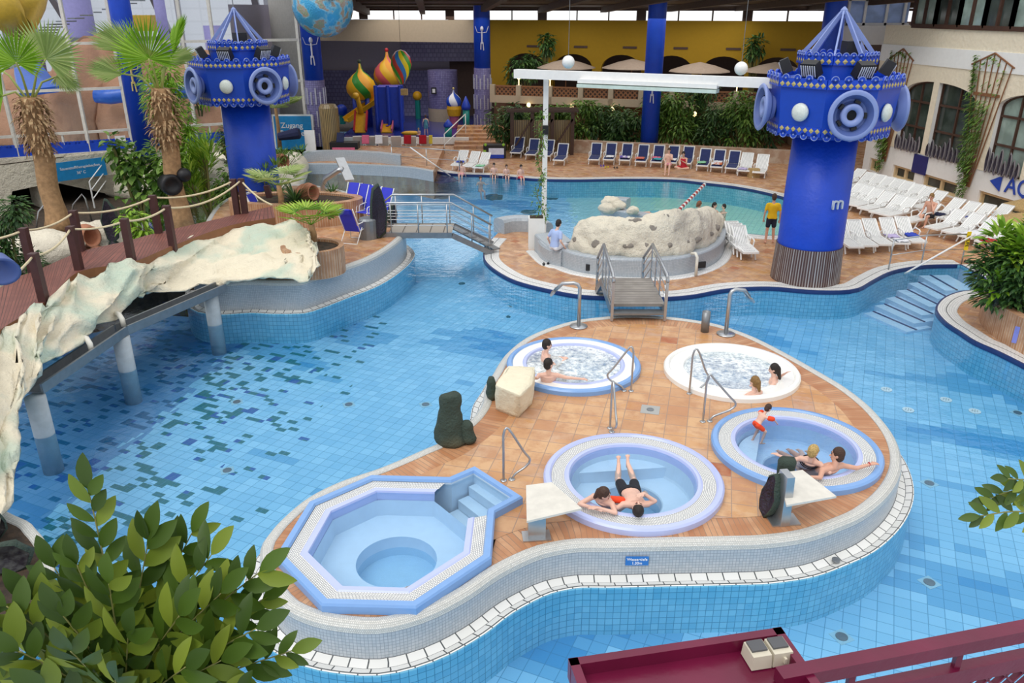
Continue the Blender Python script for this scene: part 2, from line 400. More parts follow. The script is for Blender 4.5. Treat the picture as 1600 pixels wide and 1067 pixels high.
shore = f_+n_+[P(1540,435,ZD)]+r_            # water on the right of travel? (deck on the left)
deckpoly = shore+[Vector((32, 9, ZD)), Vector((32, 62, ZD)), Vector((-8, 62, ZD)), Vector((-8, 45, ZD))]
dk = MB(); dk.prism(deckpoly, ZF, ZD, side=False); dko = struct(dk.build('floor', 'slab_far'))
sh = n_
def band(path, root, closed=False):
    a = zs(path, ZD+.012); b = zs(inset(path, .24, closed), ZD+.022); b2 = zs(inset(path, .26, closed), ZD+.022); c = zs(inset(path, .52, closed), ZD+.022)
    m = MB(); m.strip(zs(inset(path, .03, closed), ZD+.02), b, closed); m.strip(b2, c, closed); m.strip(c, zs(inset(path, .53, closed), ZD-.01), closed); m.build('white_band', 'whiteband', root)
    l = MB(); l.strip(b, b2, closed); l.build('drain_line', 'darkline', root)
    e_ = MB(); e_.strip(zs(inset(path, -.02), -.05), zs(inset(path, -.02), ZD+.02), closed); e_.strip(zs(inset(path, -.02, closed), ZD+.02), zs(inset(path, .03, closed), ZD+.022), closed); e_.build('edge_line', 'blueline', root)
    w_ = MB(); w_.strip(zs(path, ZD+.01), zs(path, ZF), closed, vw=.9); w_.build('underwater_wall', 'bluewall', root)
band(n_, dko); band(r_, dko); band(f_, dko); band([P(1501,414,ZD), P(1540,435,ZD), P(1534,453,ZD)], dko)
# far left terrace (raised)
ft = [P(677,286,0), P(650,282,0), P(600,276,0), P(550,271,0), P(500,269.5,0), P(466,272,0), Vector((-12.5, 46, 0)), Vector((-9, 62, 0)), Vector((-5.5, 45.6, 0)), P(690,270,0.05)]
fl = spline([P(x, y, .5) for x, y in [(677,268),(640,262),(600,259.5),(550,257.5),(500,256.5),(470,257)]], False, .4)
g = MB(); low = [Vector((p.x, p.y, 0)) for p in fl]
tt = MB(); tt.prism(list(reversed(fl))+[P(705,262,.5), Vector((-5, 50, .5)), Vector((-12, 52, .5))][0:0]+[Vector((-3.9, 46.5, 0)), Vector((-13.5, 47.0, 0))], ZF, .5)
o = struct(tt.build('floor', 'slab_far'))
tt = MB(); tt.strip(zs([p+Vector((0, -.02, 0)) for p in fl], .0), zs([p+Vector((0, -.02, 0)) for p in fl], .5)); tt.strip(zs([p+Vector((0, -.02, 0)) for p in fl], .5), zs([p+Vector((0, .25, 0)) for p in fl], .52)); tt.build('side_wall', 'walltile', o)
# second low wall behind it
wl = spline([P(x, y, .5) for x, y in [(626,259),(590,254.5),(540,252),(500,252),(474,254)]], False, .4)
tt = MB(); B_ = [p+Vector((0, .5, 0)) for p in wl]
tt.strip(zs(wl, .5), zs(wl, 1.0)); tt.strip(zs(wl, 1.0), zs(B_, 1.0)); tt.strip(zs(B_, 1.0), zs(B_, .5)); tt.face(tt_ids) if False else None
n0 = tt.vs([zs(wl, .5)[0], zs(B_, .5)[0], zs(B_, 1.0)[0], zs(wl, 1.0)[0]]); tt.face([n0, n0+1, n0+2, n0+3])
struct(tt.build('wall_bench', 'walltile'))
# submerged steps, far left of the far pool
for i in range(4):
    a = P(677+i*2, 286-i*4, 0); s_ = MB()
    s_.beam(P(682, 285.5-i*4.5, -.1-.0*i), P(712-i*2, 281-i*2.6, -.1), .5, .04); struct(s_.build('trim_1', 'blueline')).name = 'trim_1'
# submerged entry steps, right
for i in range(7):
    t = i/6
    A = P(1501-106*t, 414+29*t, ZD); B = P(1540-76*t+(-3), 435+33*t, ZD); z = -.06-.12*i
    d = (B-A); nrm = Vector((d.y, -d.x, 0)).normalized()
    if nrm.y > 0: nrm = -nrm
    s_ = MB(); A2 = A; B2 = B+d*.06
    wdt = (P(1501,414)-P(1395,443)).length/6
    q = [A2, B2, B2+nrm*wdt*1.6, A2+nrm*wdt*1.6]
    s_.prism([q[0], q[3], q[2], q[1]] if False else q, ZF, z)
    so_ = struct(s_.build('trim_2', M['tub_in'])); so_.name = 'trim_2'
    l_ = MB(); k1 = A2+nrm*(wdt*.98); k2 = B2+nrm*(wdt*.98); k1.z = k2.z = z+.012; l_.beam(k1, k2, .055, .02); l_.build('step_edge', 'blueline', so_)
# ================================================================ HOT TUBS
def hot_tub(c, r, label, rimcol, grate, innercol, wmat, seats=True):
    z = ZI; root = thing('hot_tub', label, 'hot tub', (c.x, c.y, z), group='round hot tubs on the island'); o = Vector((0, 0, 0))
    def R_(rr, zz): return ring(o, rr, zz)
    def lay(prs, name, m, sm=True):
        b = MB(); prev = None
        for rr, zz in prs:
            cur = R_(rr, zz)
            if prev: b.strip(prev, cur, True)
            prev = cur
        return b.build(name, m, root, sm)
    lay([(r, -.01), (r, .09), (r-.03, .12), (r-.1, .13), (r-.13, .10)], 'outer_rim', rimcol)
    lay([(r-.13, .10), (r-.135, .085), (r-.34, .085), (r-.345, .10)], 'overflow_grate', grate, False)
    lay([(r-.345, .10), (r-.38, .115), (r-.42, .11), (r-.45, .03), (r-.47, -.05)], 'inner_rim', M['tub_lilac'] if rimcol != M['tubwhite'] else rimcol)
    lay([(r-.47, -.05), (r-.5, -.32), (r-.52, -.36), (r-.95, -.38), (r-.97, -.40), (r-1.0, -.72), (.01, -.74)], 'basin', innercol, False)
    b = MB(); b.face([b.vs(R_(r-.44, .07))+i for i in range(72)])
    wo_ = b.build('spa_water', wmat, root); return root
tub1 = hot_tub(HT[0][0], HT[0][1], 'hot tub with foaming greenish water and a blue rim, beside the square cream rock', M['tub_blue'], 'tubwhite', 'tub_in', 'foam')
tub2 = hot_tub(HT[1][0], HT[1][1], 'all-white-rimmed hot tub with bubbling blue water', M['tubwhite'], 'tubwhite', 'tub_deep', 'foam')
tub3 = hot_tub(HT[2][0], HT[2][1], 'blue-rimmed hot tub the toddler in orange steps into', M['tub_blue'], 'grate', 'tub_deep', 'tubwater')
tub4 = hot_tub(HT[3][0], HT[3][1], 'lilac-rimmed hot tub the man in black shorts floats in', M['tub_lilac'], 'grate', 'tub_in', 'tubwater')
# step ledge inside tub 4 and 3
def ledge(tub, r, ang, chord, z=-.2, m='tub_in'):
    pts = []; rr = r-.49
    h = math.acos(chord/rr)
    for i in range(17):
        a = ang-h+2*h*i/16; pts.append(Vector((rr*cos(a), rr*sin(a), 0)))
    b = MB(); b.prism(pts, -.7, z); b.build('seat_step', m, tub)
ledge(tub4, 1.5, R(97), .62, -.15); ledge(tub3, 1.45, R(160), .62, -.15)
# octagonal pool
oc = OCP
_x = [(429,868),(482,783),(580,741),(702,744),(742,727),(817,775),(774,798),(768,869),(650,948),(502,944)]
zr = ZI+.15
O = [P(x, y, zr) for x, y in oc]
cen = Vector((0, 0, 0)); 
for i in (0, 1, 2, 3, 7, 8, 9): cen += O[i]/7
troot = thing('plunge_pool', 'octagonal blue-rimmed plunge pool with an entry notch, calm water', 'pool', (cen.x, cen.y, ZI))
cen0 = Vector((cen.x, cen.y, 0)); Ol = [Vector((p.x-cen.x, p.y-cen.y, 0)) for p in O]
def off(poly, d):                                    # mitred inset of a polygon (ccw or cw)
    n = len(poly); ar = sum(poly[i].x*poly[(i+1) % n].y-poly[(i+1) % n].x*poly[i].y for i in range(n)); sg = 1 if ar > 0 else -1
    out = []
    for i in range(n):
        p = poly[i]; a = (p-poly[i-1]).normalized(); b = (poly[(i+1) % n]-p).normalized()
        n1 = Vector((-a.y, a.x, 0))*sg; n2 = Vector((-b.y, b.x, 0))*sg
        m_ = (n1+n2); k = d/max(.3, m_.length_squared/2); out.append(p+m_*k)
    return out
def up(poly, z): return [Vector((p.x, p.y, z)) for p in poly]
b = MB(); prev = None
for d, z in ((0, 0), (0, .12), (.02, .15), (.11, .15), (.13, .11)):
    cur = up(off(Ol, d), z)
    if prev: b.strip(prev, cur, True)
    prev = cur
b.build('outer_rim', 'tub_blue', troot)
# the grate and inner rim follow the octagon only: 8-gon with the notch closed
o8 = [Ol[i] for i in (0, 1, 2, 3, 6, 7, 8, 9)]
def seg(d0, d1, z0, z1, name, m):
    A_, B_ = off(o8, d0), off(o8, d1); bb = MB(); n = 8
    for i in range(n):
        if i == 3: continue
        j = (i+1) % n; p = [A_[i], A_[j], B_[j], B_[i]]; zz = [z0, z0, z1, z1]; k = bb.vs([(q.x, q.y, t) for q, t in zip(p, zz)])
        L_ = (A_[j]-A_[i]).length; bb.face((k, k+1, k+2, k+3), ((0, 0), (L_, 0), (L_, d1-d0), (0, d1-d0)))
    return bb.build(name, m, troot)
seg(.13, .31, .10, .10, 'overflow_grate', 'grate'); seg(.31, .33, .10, .115, 'inner_rim', 'tub_lilac'); seg(.33, .41, .115, .11, 'inner_rim', 'tub_lilac')
seg(.41, .43, .11, -.1, 'inner_lip', 'tub_lilac')
bb = MB(); pl = off(Ol, .12); bb.strip(up(pl, .11), up(pl, -.75), True); k = bb.vs(up(pl, -.75)); bb.face([k+i for i in range(10)]); bb.build('basin', 'tub_in', troot)
# bench ring with round well
ins = off(o8, .43); c8 = sum(ins, Vector())/8; c8 = c8+Vector((.05, -.05, 0))
bb = MB(); m_ = 48; out_ = []
for i in range(m_):
    a = 2*pi*i/m_; d = Vector((cos(a), sin(a), 0)); best = 9
    for q in range(8):
        p1, p2 = ins[q], ins[(q+1) % 8]; e_ = p2-p1; den = d.x*e_.y-d.y*e_.x
        if abs(den) < 1e-6: continue
        r_0 = p1-c8; tt_ = (r_0.x*e_.y-r_0.y*e_.x)/den; uu = (r_0.x*d.y-r_0.y*d.x)/den
        if tt_ > 0 and -.001 <= uu <= 1.001: best = min(best, tt_)
    out_.append(c8+d*best)
inn = [c8+Vector((cos(2*pi*i/m_), sin(2*pi*i/m_), 0))*.60 for i in range(m_)]
mid = [o_.lerp(i_, .25) for o_, i_ in zip(out_, inn)]
bb.strip(up(out_, -.05), up([o_.lerp(i_, .04) for o_, i_ in zip(out_, inn)], -.33), True); bb.strip(up([o_.lerp(i_, .04) for o_, i_ in zip(out_, inn)], -.33), up(inn, -.35), True); bb.strip(up(inn, -.35), up(inn, -.72), True); k = bb.vs(up(inn, -.70)); bb.face([k+i for i in range(m_)])
bb.build('bench', 'tub_in', troot, True)
n3, n4, n5, n6 = Ol[3], Ol[4], Ol[5], Ol[6]; ax = ((n4+n5)/2-(n3+n6)/2)
for i in range(3):
    a0_, a1_ = 1-.42*i-.08, 1-.42*(i+1)-.08
    q = [n3.lerp(n4, a1_), n3.lerp(n4, a0_), n6.lerp(n5, a0_), n6.lerp(n5, a1_)]; q = off([Vector((p.x, p.y, 0)) for p in q], .005)
    qq = [p.lerp((q[0]+q[1]+q[2]+q[3])/4, 0) for p in q]
    cc_ = (q[0]+q[1]+q[2]+q[3])/4; qq = [Vector((cc_.x+(p.x-cc_.x)*.86, cc_.y+(p.y-cc_.y)*.86, 0)) if 0 else p for p in q]
    s1 = q[0].lerp(q[3], .13); s2 = q[1].lerp(q[2], .13); s3 = q[2].lerp(q[1], .13); s4 = q[3].lerp(q[0], .13)
    bb = MB(); bb.prism([s1, s2, s3, s4], -.74, -.08-.17*i); bb.build('entry_step', 'tub_in', troot)
bb = MB(); wl_ = up(off(Ol, .125), .075)
if sum(wl_[i].x*wl_[(i+1)%10].y-wl_[(i+1)%10].x*wl_[i].y for i in range(10)) < 0: wl_.reverse()
k = bb.vs(wl_); bb.face([k+i for i in range(10)]); bb.build('spa_water', 'tubwater', troot)
# ================================================================ TOWERS, COLUMNS
M['blue'] = mat('cobalt_paint', '0b45c4', .45, var=.12, vscale=2, bump=.35, bscale=9)
M['blue2'] = mat('cobalt_panel', '1246b8', .4, var=.06)
M['peri'] = mat('periwinkle_metal', '8496cc', .4, var=.05)
M['peri_d'] = mat('periwinkle_inner', '5468a4', .5, var=.05)
M['black'] = mat('black_metal', '15151a', .5)
M['gold'] = mat('gold_diamonds', 'c9b878', .4, .3)
M['pearl'] = mat('pearl_dome', 'dfe6de', .35, var=.12, vscale=20)
M['silver'] = mat('brushed_steel', 'b9bcbf', .3, .85, var=.08)
M['steel_d'] = mat('dull_steel', '8b8f93', .4, .7)
M['floodglass'] = mat('floodlight_louvre', 'd8dbe0', .3)
def stripes(name, c1, c2, w_, ms, mort='3a2a2a'):
    return uvtile(name, c1, c2, mort, w_, 10, ms, 0, .5)
M['tower_base'] = stripes('striped_cladding', 'a8a6a6', '7d6f6a', .08, .025, '4a3230')
def tower(loc, spk_ang, label, flag=False, mark=False):
    t = thing('tower', label, 'tower', loc)
    b = MB(); n = 48; s = 2*pi*1.0/n; prev = None
    b.strip(ring(Vector(), 1.03, 0, n), ring(Vector(), .98, 1.12, n), True); b.strip(ring(Vector(), .98, 1.12, n), ring(Vector(), .9, 1.12, n), True); b.build('base_cladding', 'tower_base', t)
    b = MB(); b.lathe([(.95, .9), (.95, 1.2), (.90, 4.4)], n=48); b.build('column', 'blue', t, True)
    a0 = spk_ang+pi/8
    def octo(r, z, r2=None): return [Vector((r*cos(a0+pi/4*i), r*sin(a0+pi/4*i), z)) for i in range(8)]
    b = MB(); rs = []
    for r, z in ((1.60, 4.42), (1.66, 4.6), (1.78, 5.85), (1.78, 5.9)): rs.append(octo(r, z))
    b.rings(rs); b.build('drum', 'blue2', t)
    b = MB(); b.rings([octo(1.02, 5.9), octo(1.02, 6.45)]); b.build('upper_drum', 'blue2', t)
    def crest(r, z, flip, nper, name, rr=.10):
        c = MB(); d = c; e_ = c; P8 = octo(r, z)
        for i in range(8):
            c.cur = 0
            A, B = P8[i], P8[(i+1) % 8]; ex = (B-A).normalized(); nr = Vector((ex.y, -ex.x, 0)); L = (B-A).length
            c.beam(A+nr*.02, B+nr*.02, .05, .24)
            k = nper
            for j in range(k):
                p = A.lerp(B, (j+.5)/k); zz = .12 if not flip else -.12
                ring0 = [p+nr*.045+ex*(rr*cos(a))+Vector((0, 0, zz+rr*sin(a))) for a in [2*pi*q/12 for q in range(12)]]
                ring1 = [q-nr*.06 for q in ring0]
                c.cur = 0; c.rings([ring1, ring0]); c.cur = 1
                e_.tube([p+nr*.05+ex*(rr*cos(a))+Vector((0, 0, zz+(rr*sin(a) if not flip else -rr*sin(a)))) for a in [pi*q/6 for q in range(7)]], .012, 4)
                e_.sph(p+nr*.05+Vector((0, 0, zz)), .028, 6, 4)
            kk = int(L/.165); c.cur = 2
            for j in range(kk):
                p = A.lerp(B, (j+.5)/kk)+nr*.05+Vector((0, 0, -.03 if not flip else .03)); q = .072
                n0 = d.vs([p-ex*q, p-Vector((0, 0, q)), p+ex*q, p+Vector((0, 0, q)), p+nr*.012]); 
                for u, v in ((0, 1), (1, 2), (2, 3), (3, 0)): d.face((n0+u, n0+v, n0+4))
        c.build(name, ['blue', 'peri', 'gold'], t)
    crest(1.80, 5.88, False, 4, 'crest'); crest(1.64, 4.62, True, 4, 'crest'); crest(1.04, 6.45, False, 4, 'crest', .08)
    for i in range(8):
        a = spk_ang+pi/4*i; nrm = Vector((cos(a), sin(a), 0)); q = Matrix.Rotation(a, 4, 'Z') @ Matrix.Rotation(pi/2, 4, 'Y')
        if i % 2 == 0:
            M4 = Matrix.Rotation(a, 4, 'Z') @ Matrix.Translation((1.60, 0, 5.12)) @ Matrix.Rotation(pi/2-.03, 4, 'Y')
            b = MB(); b.lathe([(.30, 0), (.36, .12), (.62, .30), (.66, .36), (.62, .40), (.53, .38)], n=36, M4=M4, cap=False); o = b.build('loudspeaker', 'peri', t, True)
            b = MB(); b.lathe([(.53, .38), (.44, .24), (.40, .12), (.20, .10)], n=36, M4=M4, cap=False); b.build('speaker_bowl', 'peri_d', o, True)
            b = MB(); b.lathe([(.28, .12), (.30, .30), (.26, .33), (.15, .31), (.13, .2)], n=28, M4=M4, cap=False); b.build('speaker_hub', 'peri', o, True)
            b = MB(); b.lathe([(.135, .22), (.01, .22)], n=20, M4=M4)
            for j in range(5): 
                aa = 2*pi*j/5+.3; b.box((.36*cos(aa), .36*sin(aa), .2), (.07, .15, .1), aa, M4=M4)
            b.build('speaker_grille', 'black', o)
        else:
            M4 = Matrix.Rotation(a, 4, 'Z') @ Matrix.Translation((1.62, 0, 5.12)) @ Matrix.Rotation(pi/2, 4, 'Y')
            b = MB(); b.lathe([(.25, 0), (.24, .05), (.17, .11), (.02, .14)], n=24, M4=M4); b.build('dome', 'pearl', t, True)
    P8 = octo(1.0, 6.5)
    for i in range(8):
        b = MB(); b.beam(P8[i], (0, 0, 7.72), .045, .11); b.build('strut', 'peri', t)
    b = MB(); b.lathe([(.10, 7.6), (.10, 7.72), (.02, 7.8)], n=8); b.build('finial', 'peri', t)
    for i in range(6):
        a = spk_ang+.25+pi/3*i; M4 = Matrix.Rotation(a, 4, 'Z') @ Matrix.Translation((1.34, 0, 6.24)) @ Matrix.Rotation(R(25), 4, 'Y') @ Matrix.Scale(1.3, 4)
        b = MB(); b.box((0, 0, 0), (.22, .40, .30), M4=M4, taper=.85); o = b.build('floodlight', 'black', t)
        b = MB(); 
        for j in range(7): b.box((.115, -.15+.05*j, .0), (.012, .022, .24), M4=M4)
        b.build('louvre', 'floodglass', o)
    b = MB(); b.box((.2, -.3, 6.75), (.5, .35, .35), spk_ang); b.build('equipment_box', 'black', t)
    if flag:
        b = MB(); b.tube([(0, 0, 7.7), (0, 0, 9.2)], .02, 6); b.build('flagpole', 'steel_d', t)
    return t
TW = P(1262, 434, .05); TW = Vector((9.12, 23.67, .05))
towR = tower(TW, R(-93), 'large cobalt blue loudspeaker tower on the deck, right of centre')
towL = tower(Vector((-10.3, 31.9, .05)), R(-48), 'distant cobalt blue loudspeaker tower behind the palms on the left', True)
# small letter m on the right tower
def text(body, size, loc, rot, m, parent=None, name='lettering', ext=.004, align='CENTER', font_bold=False):
    c = bpy.data.curves.new('txt', 'FONT'); c.body = body; c.size = size; c.extrude = ext; c.align_x = align; c.align_y = 'CENTER'; c.offset = .006*size if font_bold else 0
    o = bpy.data.objects.new('txt', c); COL.objects.link(o); dg = bpy.context.evaluated_depsgraph_get()
    me = bpy.data.meshes.new_from_object(o.evaluated_get(dg)); bpy.data.objects.remove(o); me.materials.clear(); me.materials.append(M[m] if isinstance(m, str) else m)
    n = bpy.data.objects.new(name, me); COL.objects.link(n); n.location = loc; n.rotation_euler = rot
    if parent: n.parent = parent
    return n
M['lettersilver'] = mat('silver_letters', 'c8d0dc', .3)
M['letterwhite'] = mat('white_letters', 'f2f4f6', .5)
M['letterblue'] = mat('blue_letters', '2348b0', .5)
text('m', .55, Vector((.30, -.90, 2.55)), (pi/2, 0, R(18)), 'lettersilver', towR, 'letter', .03, font_bold=True)
# hall columns
M['lilac_mosaic'] = uvtile('lilac_column_mosaic', '6f6a9c', '8a86b4', '54507a', .12, .12, .01)
M['silvertube'] = mat('silver_tubes', 'c4c4d4', .3, .3)
def column(x, y, r, label, mosaic_h, dec=True, top=16):
    t = thing('column', label, 'column', (x, y, 0), group=None)
    b = MB(); b.lathe([(r, mosaic_h), (r, top)], n=28); b.build('shaft', 'blue', t, True)
    if mosaic_h:
        b = MB(); b.strip(ring(Vector(), r*1.05, 0, 28), ring(Vector(), r*1.05, mosaic_h, 28), True); b.strip(ring(Vector(), r*1.05, mosaic_h, 28), ring(Vector(), r, mosaic_h, 28), True)
        o = b.build('mosaic_base', 'lilac_mosaic', t, True)
        b = MB()
        for k in range(3):
            z0 = .35+k*(mosaic_h-.4)/3
            for j in range(14):
                a = 2*pi*j/14; h = (mosaic_h-.4)/3*.72*(1 if j % 2 else .75); b.tube([(r*1.09*cos(a), r*1.09*sin(a), z0), (r*1.09*cos(a), r*1.09*sin(a), z0+h)], .045, 5)
        b.build('decor_tubes', 'silvertube', o)
    ca = math.atan2(-y, -x)
    if dec:
        f = Vector((cos(ca), sin(ca), 0)); sd_ = Vector((-f.y, f.x, 0)); p0 = f*(r+.08)
        b = MB(); z = dec if dec is not True else mosaic_h+2.2
        b.sph(p0+Vector((0, 0, z)), .11, 8, 6, (1, 1, 1.5)); b.tube([p0+Vector((0, 0, z-.1)), p0+Vector((0, 0, z-.9))], .05, 5)
        for s in (-1, 1): b.tube([p0+Vector((0, 0, z-.25)), p0+sd_*s*.3+Vector((0, 0, z-.2)), p0+sd_*s*.42+Vector((0, 0, z+.15))], .02, 5)
        b.tube([p0+sd_*.06+Vector((0, 0, z-.8)), p0+sd_*.1+Vector((0, 0, z-1.3))], .035, 5); b.tube([p0-sd_*.06+Vector((0, 0, z-.8)), p0-sd_*.08+Vector((0, 0, z-1.25))], .035, 5)
        b.build('figure_ornament', 'gold' if x < -15 else 'silvertube', t)
    return t
column(-19.3, 42.5, .50, 'blue column in the glass wall behind the two palms', 0, 5.2)
column(-11.1, 46.9, .52, 'blue column under the mirrored globe, with lilac mosaic foot', 4.1, 6.2)
column(-1.95, 55.2, .53, "blue column right of the children's play area, with lilac mosaic foot", 4.2, 6.6)
column(7.9, 46.8, .50, 'blue column rising among the trees behind the blue sunloungers', 0, 4.2)
column(16.5, 44.0, .54, 'blue column behind the right loudspeaker tower', 0, False)
# ================================================================ RIGHT FACADE
M['cream_plaster'] = mat('cream_plaster', 'e8dcc4', .85, var=.06, vscale=8, bump=.9, bscale=7)
M['white_plaster'] = mat('white_plaster', 'e9e9e6', .8, var=.04)
M['brownwood'] = mat('dark_brown_wood', '4b3226', .5, var=.2)
M['beige_frame'] = mat('beige_frame', 'd8bf94', .5)
def glassm(name, c, rough=.08, alpha=None):
    t = NT(name); b = t.bsdf(rough, 0, .6); n = t.noise(t.obj(), 1.2, 3)
    t.ln(t.ramp(n, [(.4, lin(c)), (.62, tuple(min(1, x*1.5+.02) for x in lin(c)[:3])+(1,))]), b.inputs[0]); return t.m
M['darkglass'] = glassm('dark_window_glass', '323a36'); M['blueglass'] = glassm('blue_window_glass', '7d97c8'); M['greenglass'] = glassm('grey_green_glass', '7c8c84')
FN = Vector((1, .16, 0)); F0 = Vector((25.07, 0, 0))
def FA(px, py):
    p = PL(px, py, F0, FN); return (p.y, p.z)
def F3(q, d=0):      # d = depth into the wall
    y, z = q; n = Vector((1, .16, 0)).normalized(); return Vector((25.07-.16*y, y, z))+n*d
def holes_wall(outer, holes, name, m, depth=.3, f=F3, parent=None, pane=None, topz=None):
    from mathutils.geometry import tessellate_polygon
    loops = [[Vector((q[0], q[1], 0)) for q in l] for l in [outer]+holes]
    tri = tessellate_polygon(loops); flat = [q for l in [outer]+holes for q in l]
    b = MB(); b.vs([f(q) for q in flat]); [b.face(t) for t in tri]
    for h in holes: b.strip([f(q) for q in h], [f(q, depth) for q in h], True)
    return b.build(name, m, parent)
ye = FA(1378, 80)[0]
W1 = [FA(1398,231), FA(1420,145), FA(1428,138), FA(1440,132), FA(1459,128), FA(1438,242)]
W2 = [FA(1446,244), FA(1474,131), FA(1490,135), FA(1504,143), FA(1512,151), FA(1505,257)]
# keep heights consistent
zb = sum(q[1] for q in (W1[0], W1[-1], W2[0], W2[-1]))/4
def level(Wn, top=None):
    Wn[0] = (Wn[0][0], zb); Wn[-1] = (Wn[-1][0], zb); return Wn
print('facade', ye, zb, W1, W2, FA(1415,71), FA(1600,83), FA(1427,40), FA(1600,45), FA(1396,256), FA(1443,272))
yl = W1[0][0]; yr1 = W1[-1][0]; yl2 = W2[0][0]; yr2 = W2[-1][0]; zt = W1[4][1]; zsprg = W1[1][1]
def arch(ya, yb, za, zs_, zt_, right):       # half arch opening, apex on the side 'right'
    pts = [(ya, za)]; k = 8
    for i in range(k+1):
        a = pi/2*i/k; t = i/k
        if right: pts.append((ya+(yb-ya)*(1-cos(a)), zs_+(zt_-zs_)*sin(a)))
        else: pts.append((ya+(yb-ya)*sin(a), zs_+(zt_-zs_)*cos(a)))
    pts.append((yb, za)); return pts
A1 = arch(yl, yr1, zb, zsprg, zt, True); A2 = arch(yl2, yr2, zb, zsprg, zt, False)
wW = yl-yr2; y3 = FA(1538,265)[0]
A3 = arch(y3, y3-(yl-yr1), zb, zsprg, zt, True); y4 = y3-(yl-yl2); A4 = arch(y4, y4-(yl2-yr2), zb, zsprg, zt, False)
lowt = (FA(1396,256)[1]+FA(1443,272)[1])/2
def rect(ya, yb, z0, z1): return [(ya, z0), (ya, z1), (yb, z1), (yb, z0)]
lows = [rect(FA(1361,241)[0], FA(1377,247)[0], .1, lowt), rect(FA(1396,256)[0], FA(1430,267)[0], .1, lowt), rect(FA(1443,272)[0], FA(1497,283)[0], .1, lowt), rect(FA(1531,294)[0], FA(1531,294)[0]-3.4, .1, lowt), rect(FA(1531,294)[0]-4.4, FA(1531,294)[0]-8, .1, lowt)]
zband0 = FA(1430,98)[1]; zband1 = FA(1430,72)[1]; zsill = FA(1450,41)[1]
print('z', lowt, zband0, zband1, zsill, ye, yl)
YN = 12
wfac = struct(holes_wall([(ye, -.1), (ye, zband0-.02), (YN, zband0-.02), (YN, -.1)], [A1, A2, A3, A4]+lows, 'wall_right', 'white_plaster'))
# textured cream field around the arches (proud of the wall by 2 cm)
ar2 = [[(q[0], q[1]) for q in A] for A in (A1, A2, A3, A4)]
def cut(A): return A
o = holes_wall([(ye, zb+.02), (ye, zband0-.05), (YN, zband0-.05), (YN, zb+.02)], [[(q[0]+(0 if 0 else 0), max(q[1], zb+.03)) for q in A] for A in (A1, A2, A3, A4)], 'textured_plaster', 'cream_plaster', .02, f=lambda q, d=0: F3(q, d-.02), parent=wfac)
b = MB()
def fbox(b, ya, yb, z0, z1, d0, d1):
    c = [F3((ya, z0), d0), F3((yb, z0), d0), F3((yb, z0), d1), F3((ya, z0), d1)]; n = b.vs(c+[Vector((p.x, p.y, z1)) for p in c])
    for f in ((3, 2, 1, 0), (4, 5, 6, 7), (0, 1, 5, 4), (1, 2, 6, 5), (2, 3, 7, 6), (3, 0, 4, 7)): b.face([n+i for i in f])
fbox(b, ye, YN, zband0-.05, zband1, -.06, .3); b.build('white_cornice', 'white_plaster', wfac)
b = MB(); fbox(b, ye, YN, zband1, zsill, .0, .3); b.build('textured_parapet', 'cream_plaster', wfac)
b = MB(); 
b = MB(); fbox(b, ye, ye+.01, -.1, zsill, 0, 8); b.build('end_wall', 'white_plaster', wfac)
def fwin(A, name, muls, rails, pane='darkglass', fm='brownwood', d=.22, fw=.09, lab=None):
    ys = [q[0] for q in A]; z0 = min(q[1] for q in A); z1 = max(q[1] for q in A); ya, yb = max(ys), min(ys)
    b = MB(); n = b.vs([F3(q, d+.03) for q in A]); b.face([n+i for i in range(len(A))]); root = struct(b.build(name, pane))
    f = MB()
    for i in range(len(A)):
        f.beam(F3(A[i], d), F3(A[(i+1) % len(A)], d), fw*1.2, fw*1.4)
    def topat(y):
        for i in range(len(A)-1):
            (a, za), (c, zc) = A[i], A[i+1]
            if (a-y)*(c-y) <= 0 and abs(a-c) > 1e-6 and max(za, zc) > z0+.2: return za+(zc-za)*(y-a)/(c-a)
        return z1
    for t in muls:
        y = ya+(yb-ya)*t; f.beam(F3((y, z0), d), F3((y, topat(y)), d), fw, fw)
    for t in rails:
        z = z0+(z1-z0)*t; f.beam(F3((ya, z), d), F3((yb, z), d), fw, fw)
    f.build('window_frame', fm, root); return root
for i, A in enumerate((A1, A2, A3, A4)): fwin(A, 'window_%d' % (i+1), [.5], [.35, .70], 'darkglass' if i < 2 else 'greenglass')
for i, A in enumerate(lows): fwin(A, 'door_%d' % (i+1), [.5], [], 'darkglass', 'beige_frame', .2, .16)
# upper brown windows
b = MB(); yw0 = FA(1428, 30)[0]; n_w = 9; ww = 1.55
for i in range(n_w):
    ya = yw0-i*ww; A = [(ya, zsill), (ya, zsill+2.4), (ya-ww, zsill+2.4), (ya-ww, zsill)]
    fwin(A, 'window_%d' % (i+5), [.5], [.55], 'darkglass' if i % 2 else 'greenglass', 'brownwood', .0, .13)
# white corner block with windows, above the far passage
Yb = 44.7
def BX(px, py): p = PY(px, py, Yb); return p
q0, q1 = BX(1312, 70), BX(1416, 70)
b = MB(); z0, z1 = q0.z, BX(1312, 40).z; b.box(((q0.x+q1.x)/2, Yb+.8, (z0+z1)/2), (q1.x-q0.x, 1.6, z1-z0)); wb = struct(b.build('wall_corner', 'white_plaster'))
b = MB(); b.box(((q0.x+q1.x)/2, Yb+.3, z1+1.2), (q1.x-q0.x-.1, .1, 2.4)); pn = struct(b.build('window_20', 'blueglass'))
b = MB()
for px in (1326, 1352, 1386, 1414): x = BX(px, 30).x; b.box((x, Yb+.2, z1+1.2), (.13, .14, 2.4))
for zz in (z1+.06, z1+1.25): b.box(((q0.x+q1.x)/2, Yb+.2, zz), (q1.x-q0.x, .14, .14))
b.build('window_frame', 'white', pn)
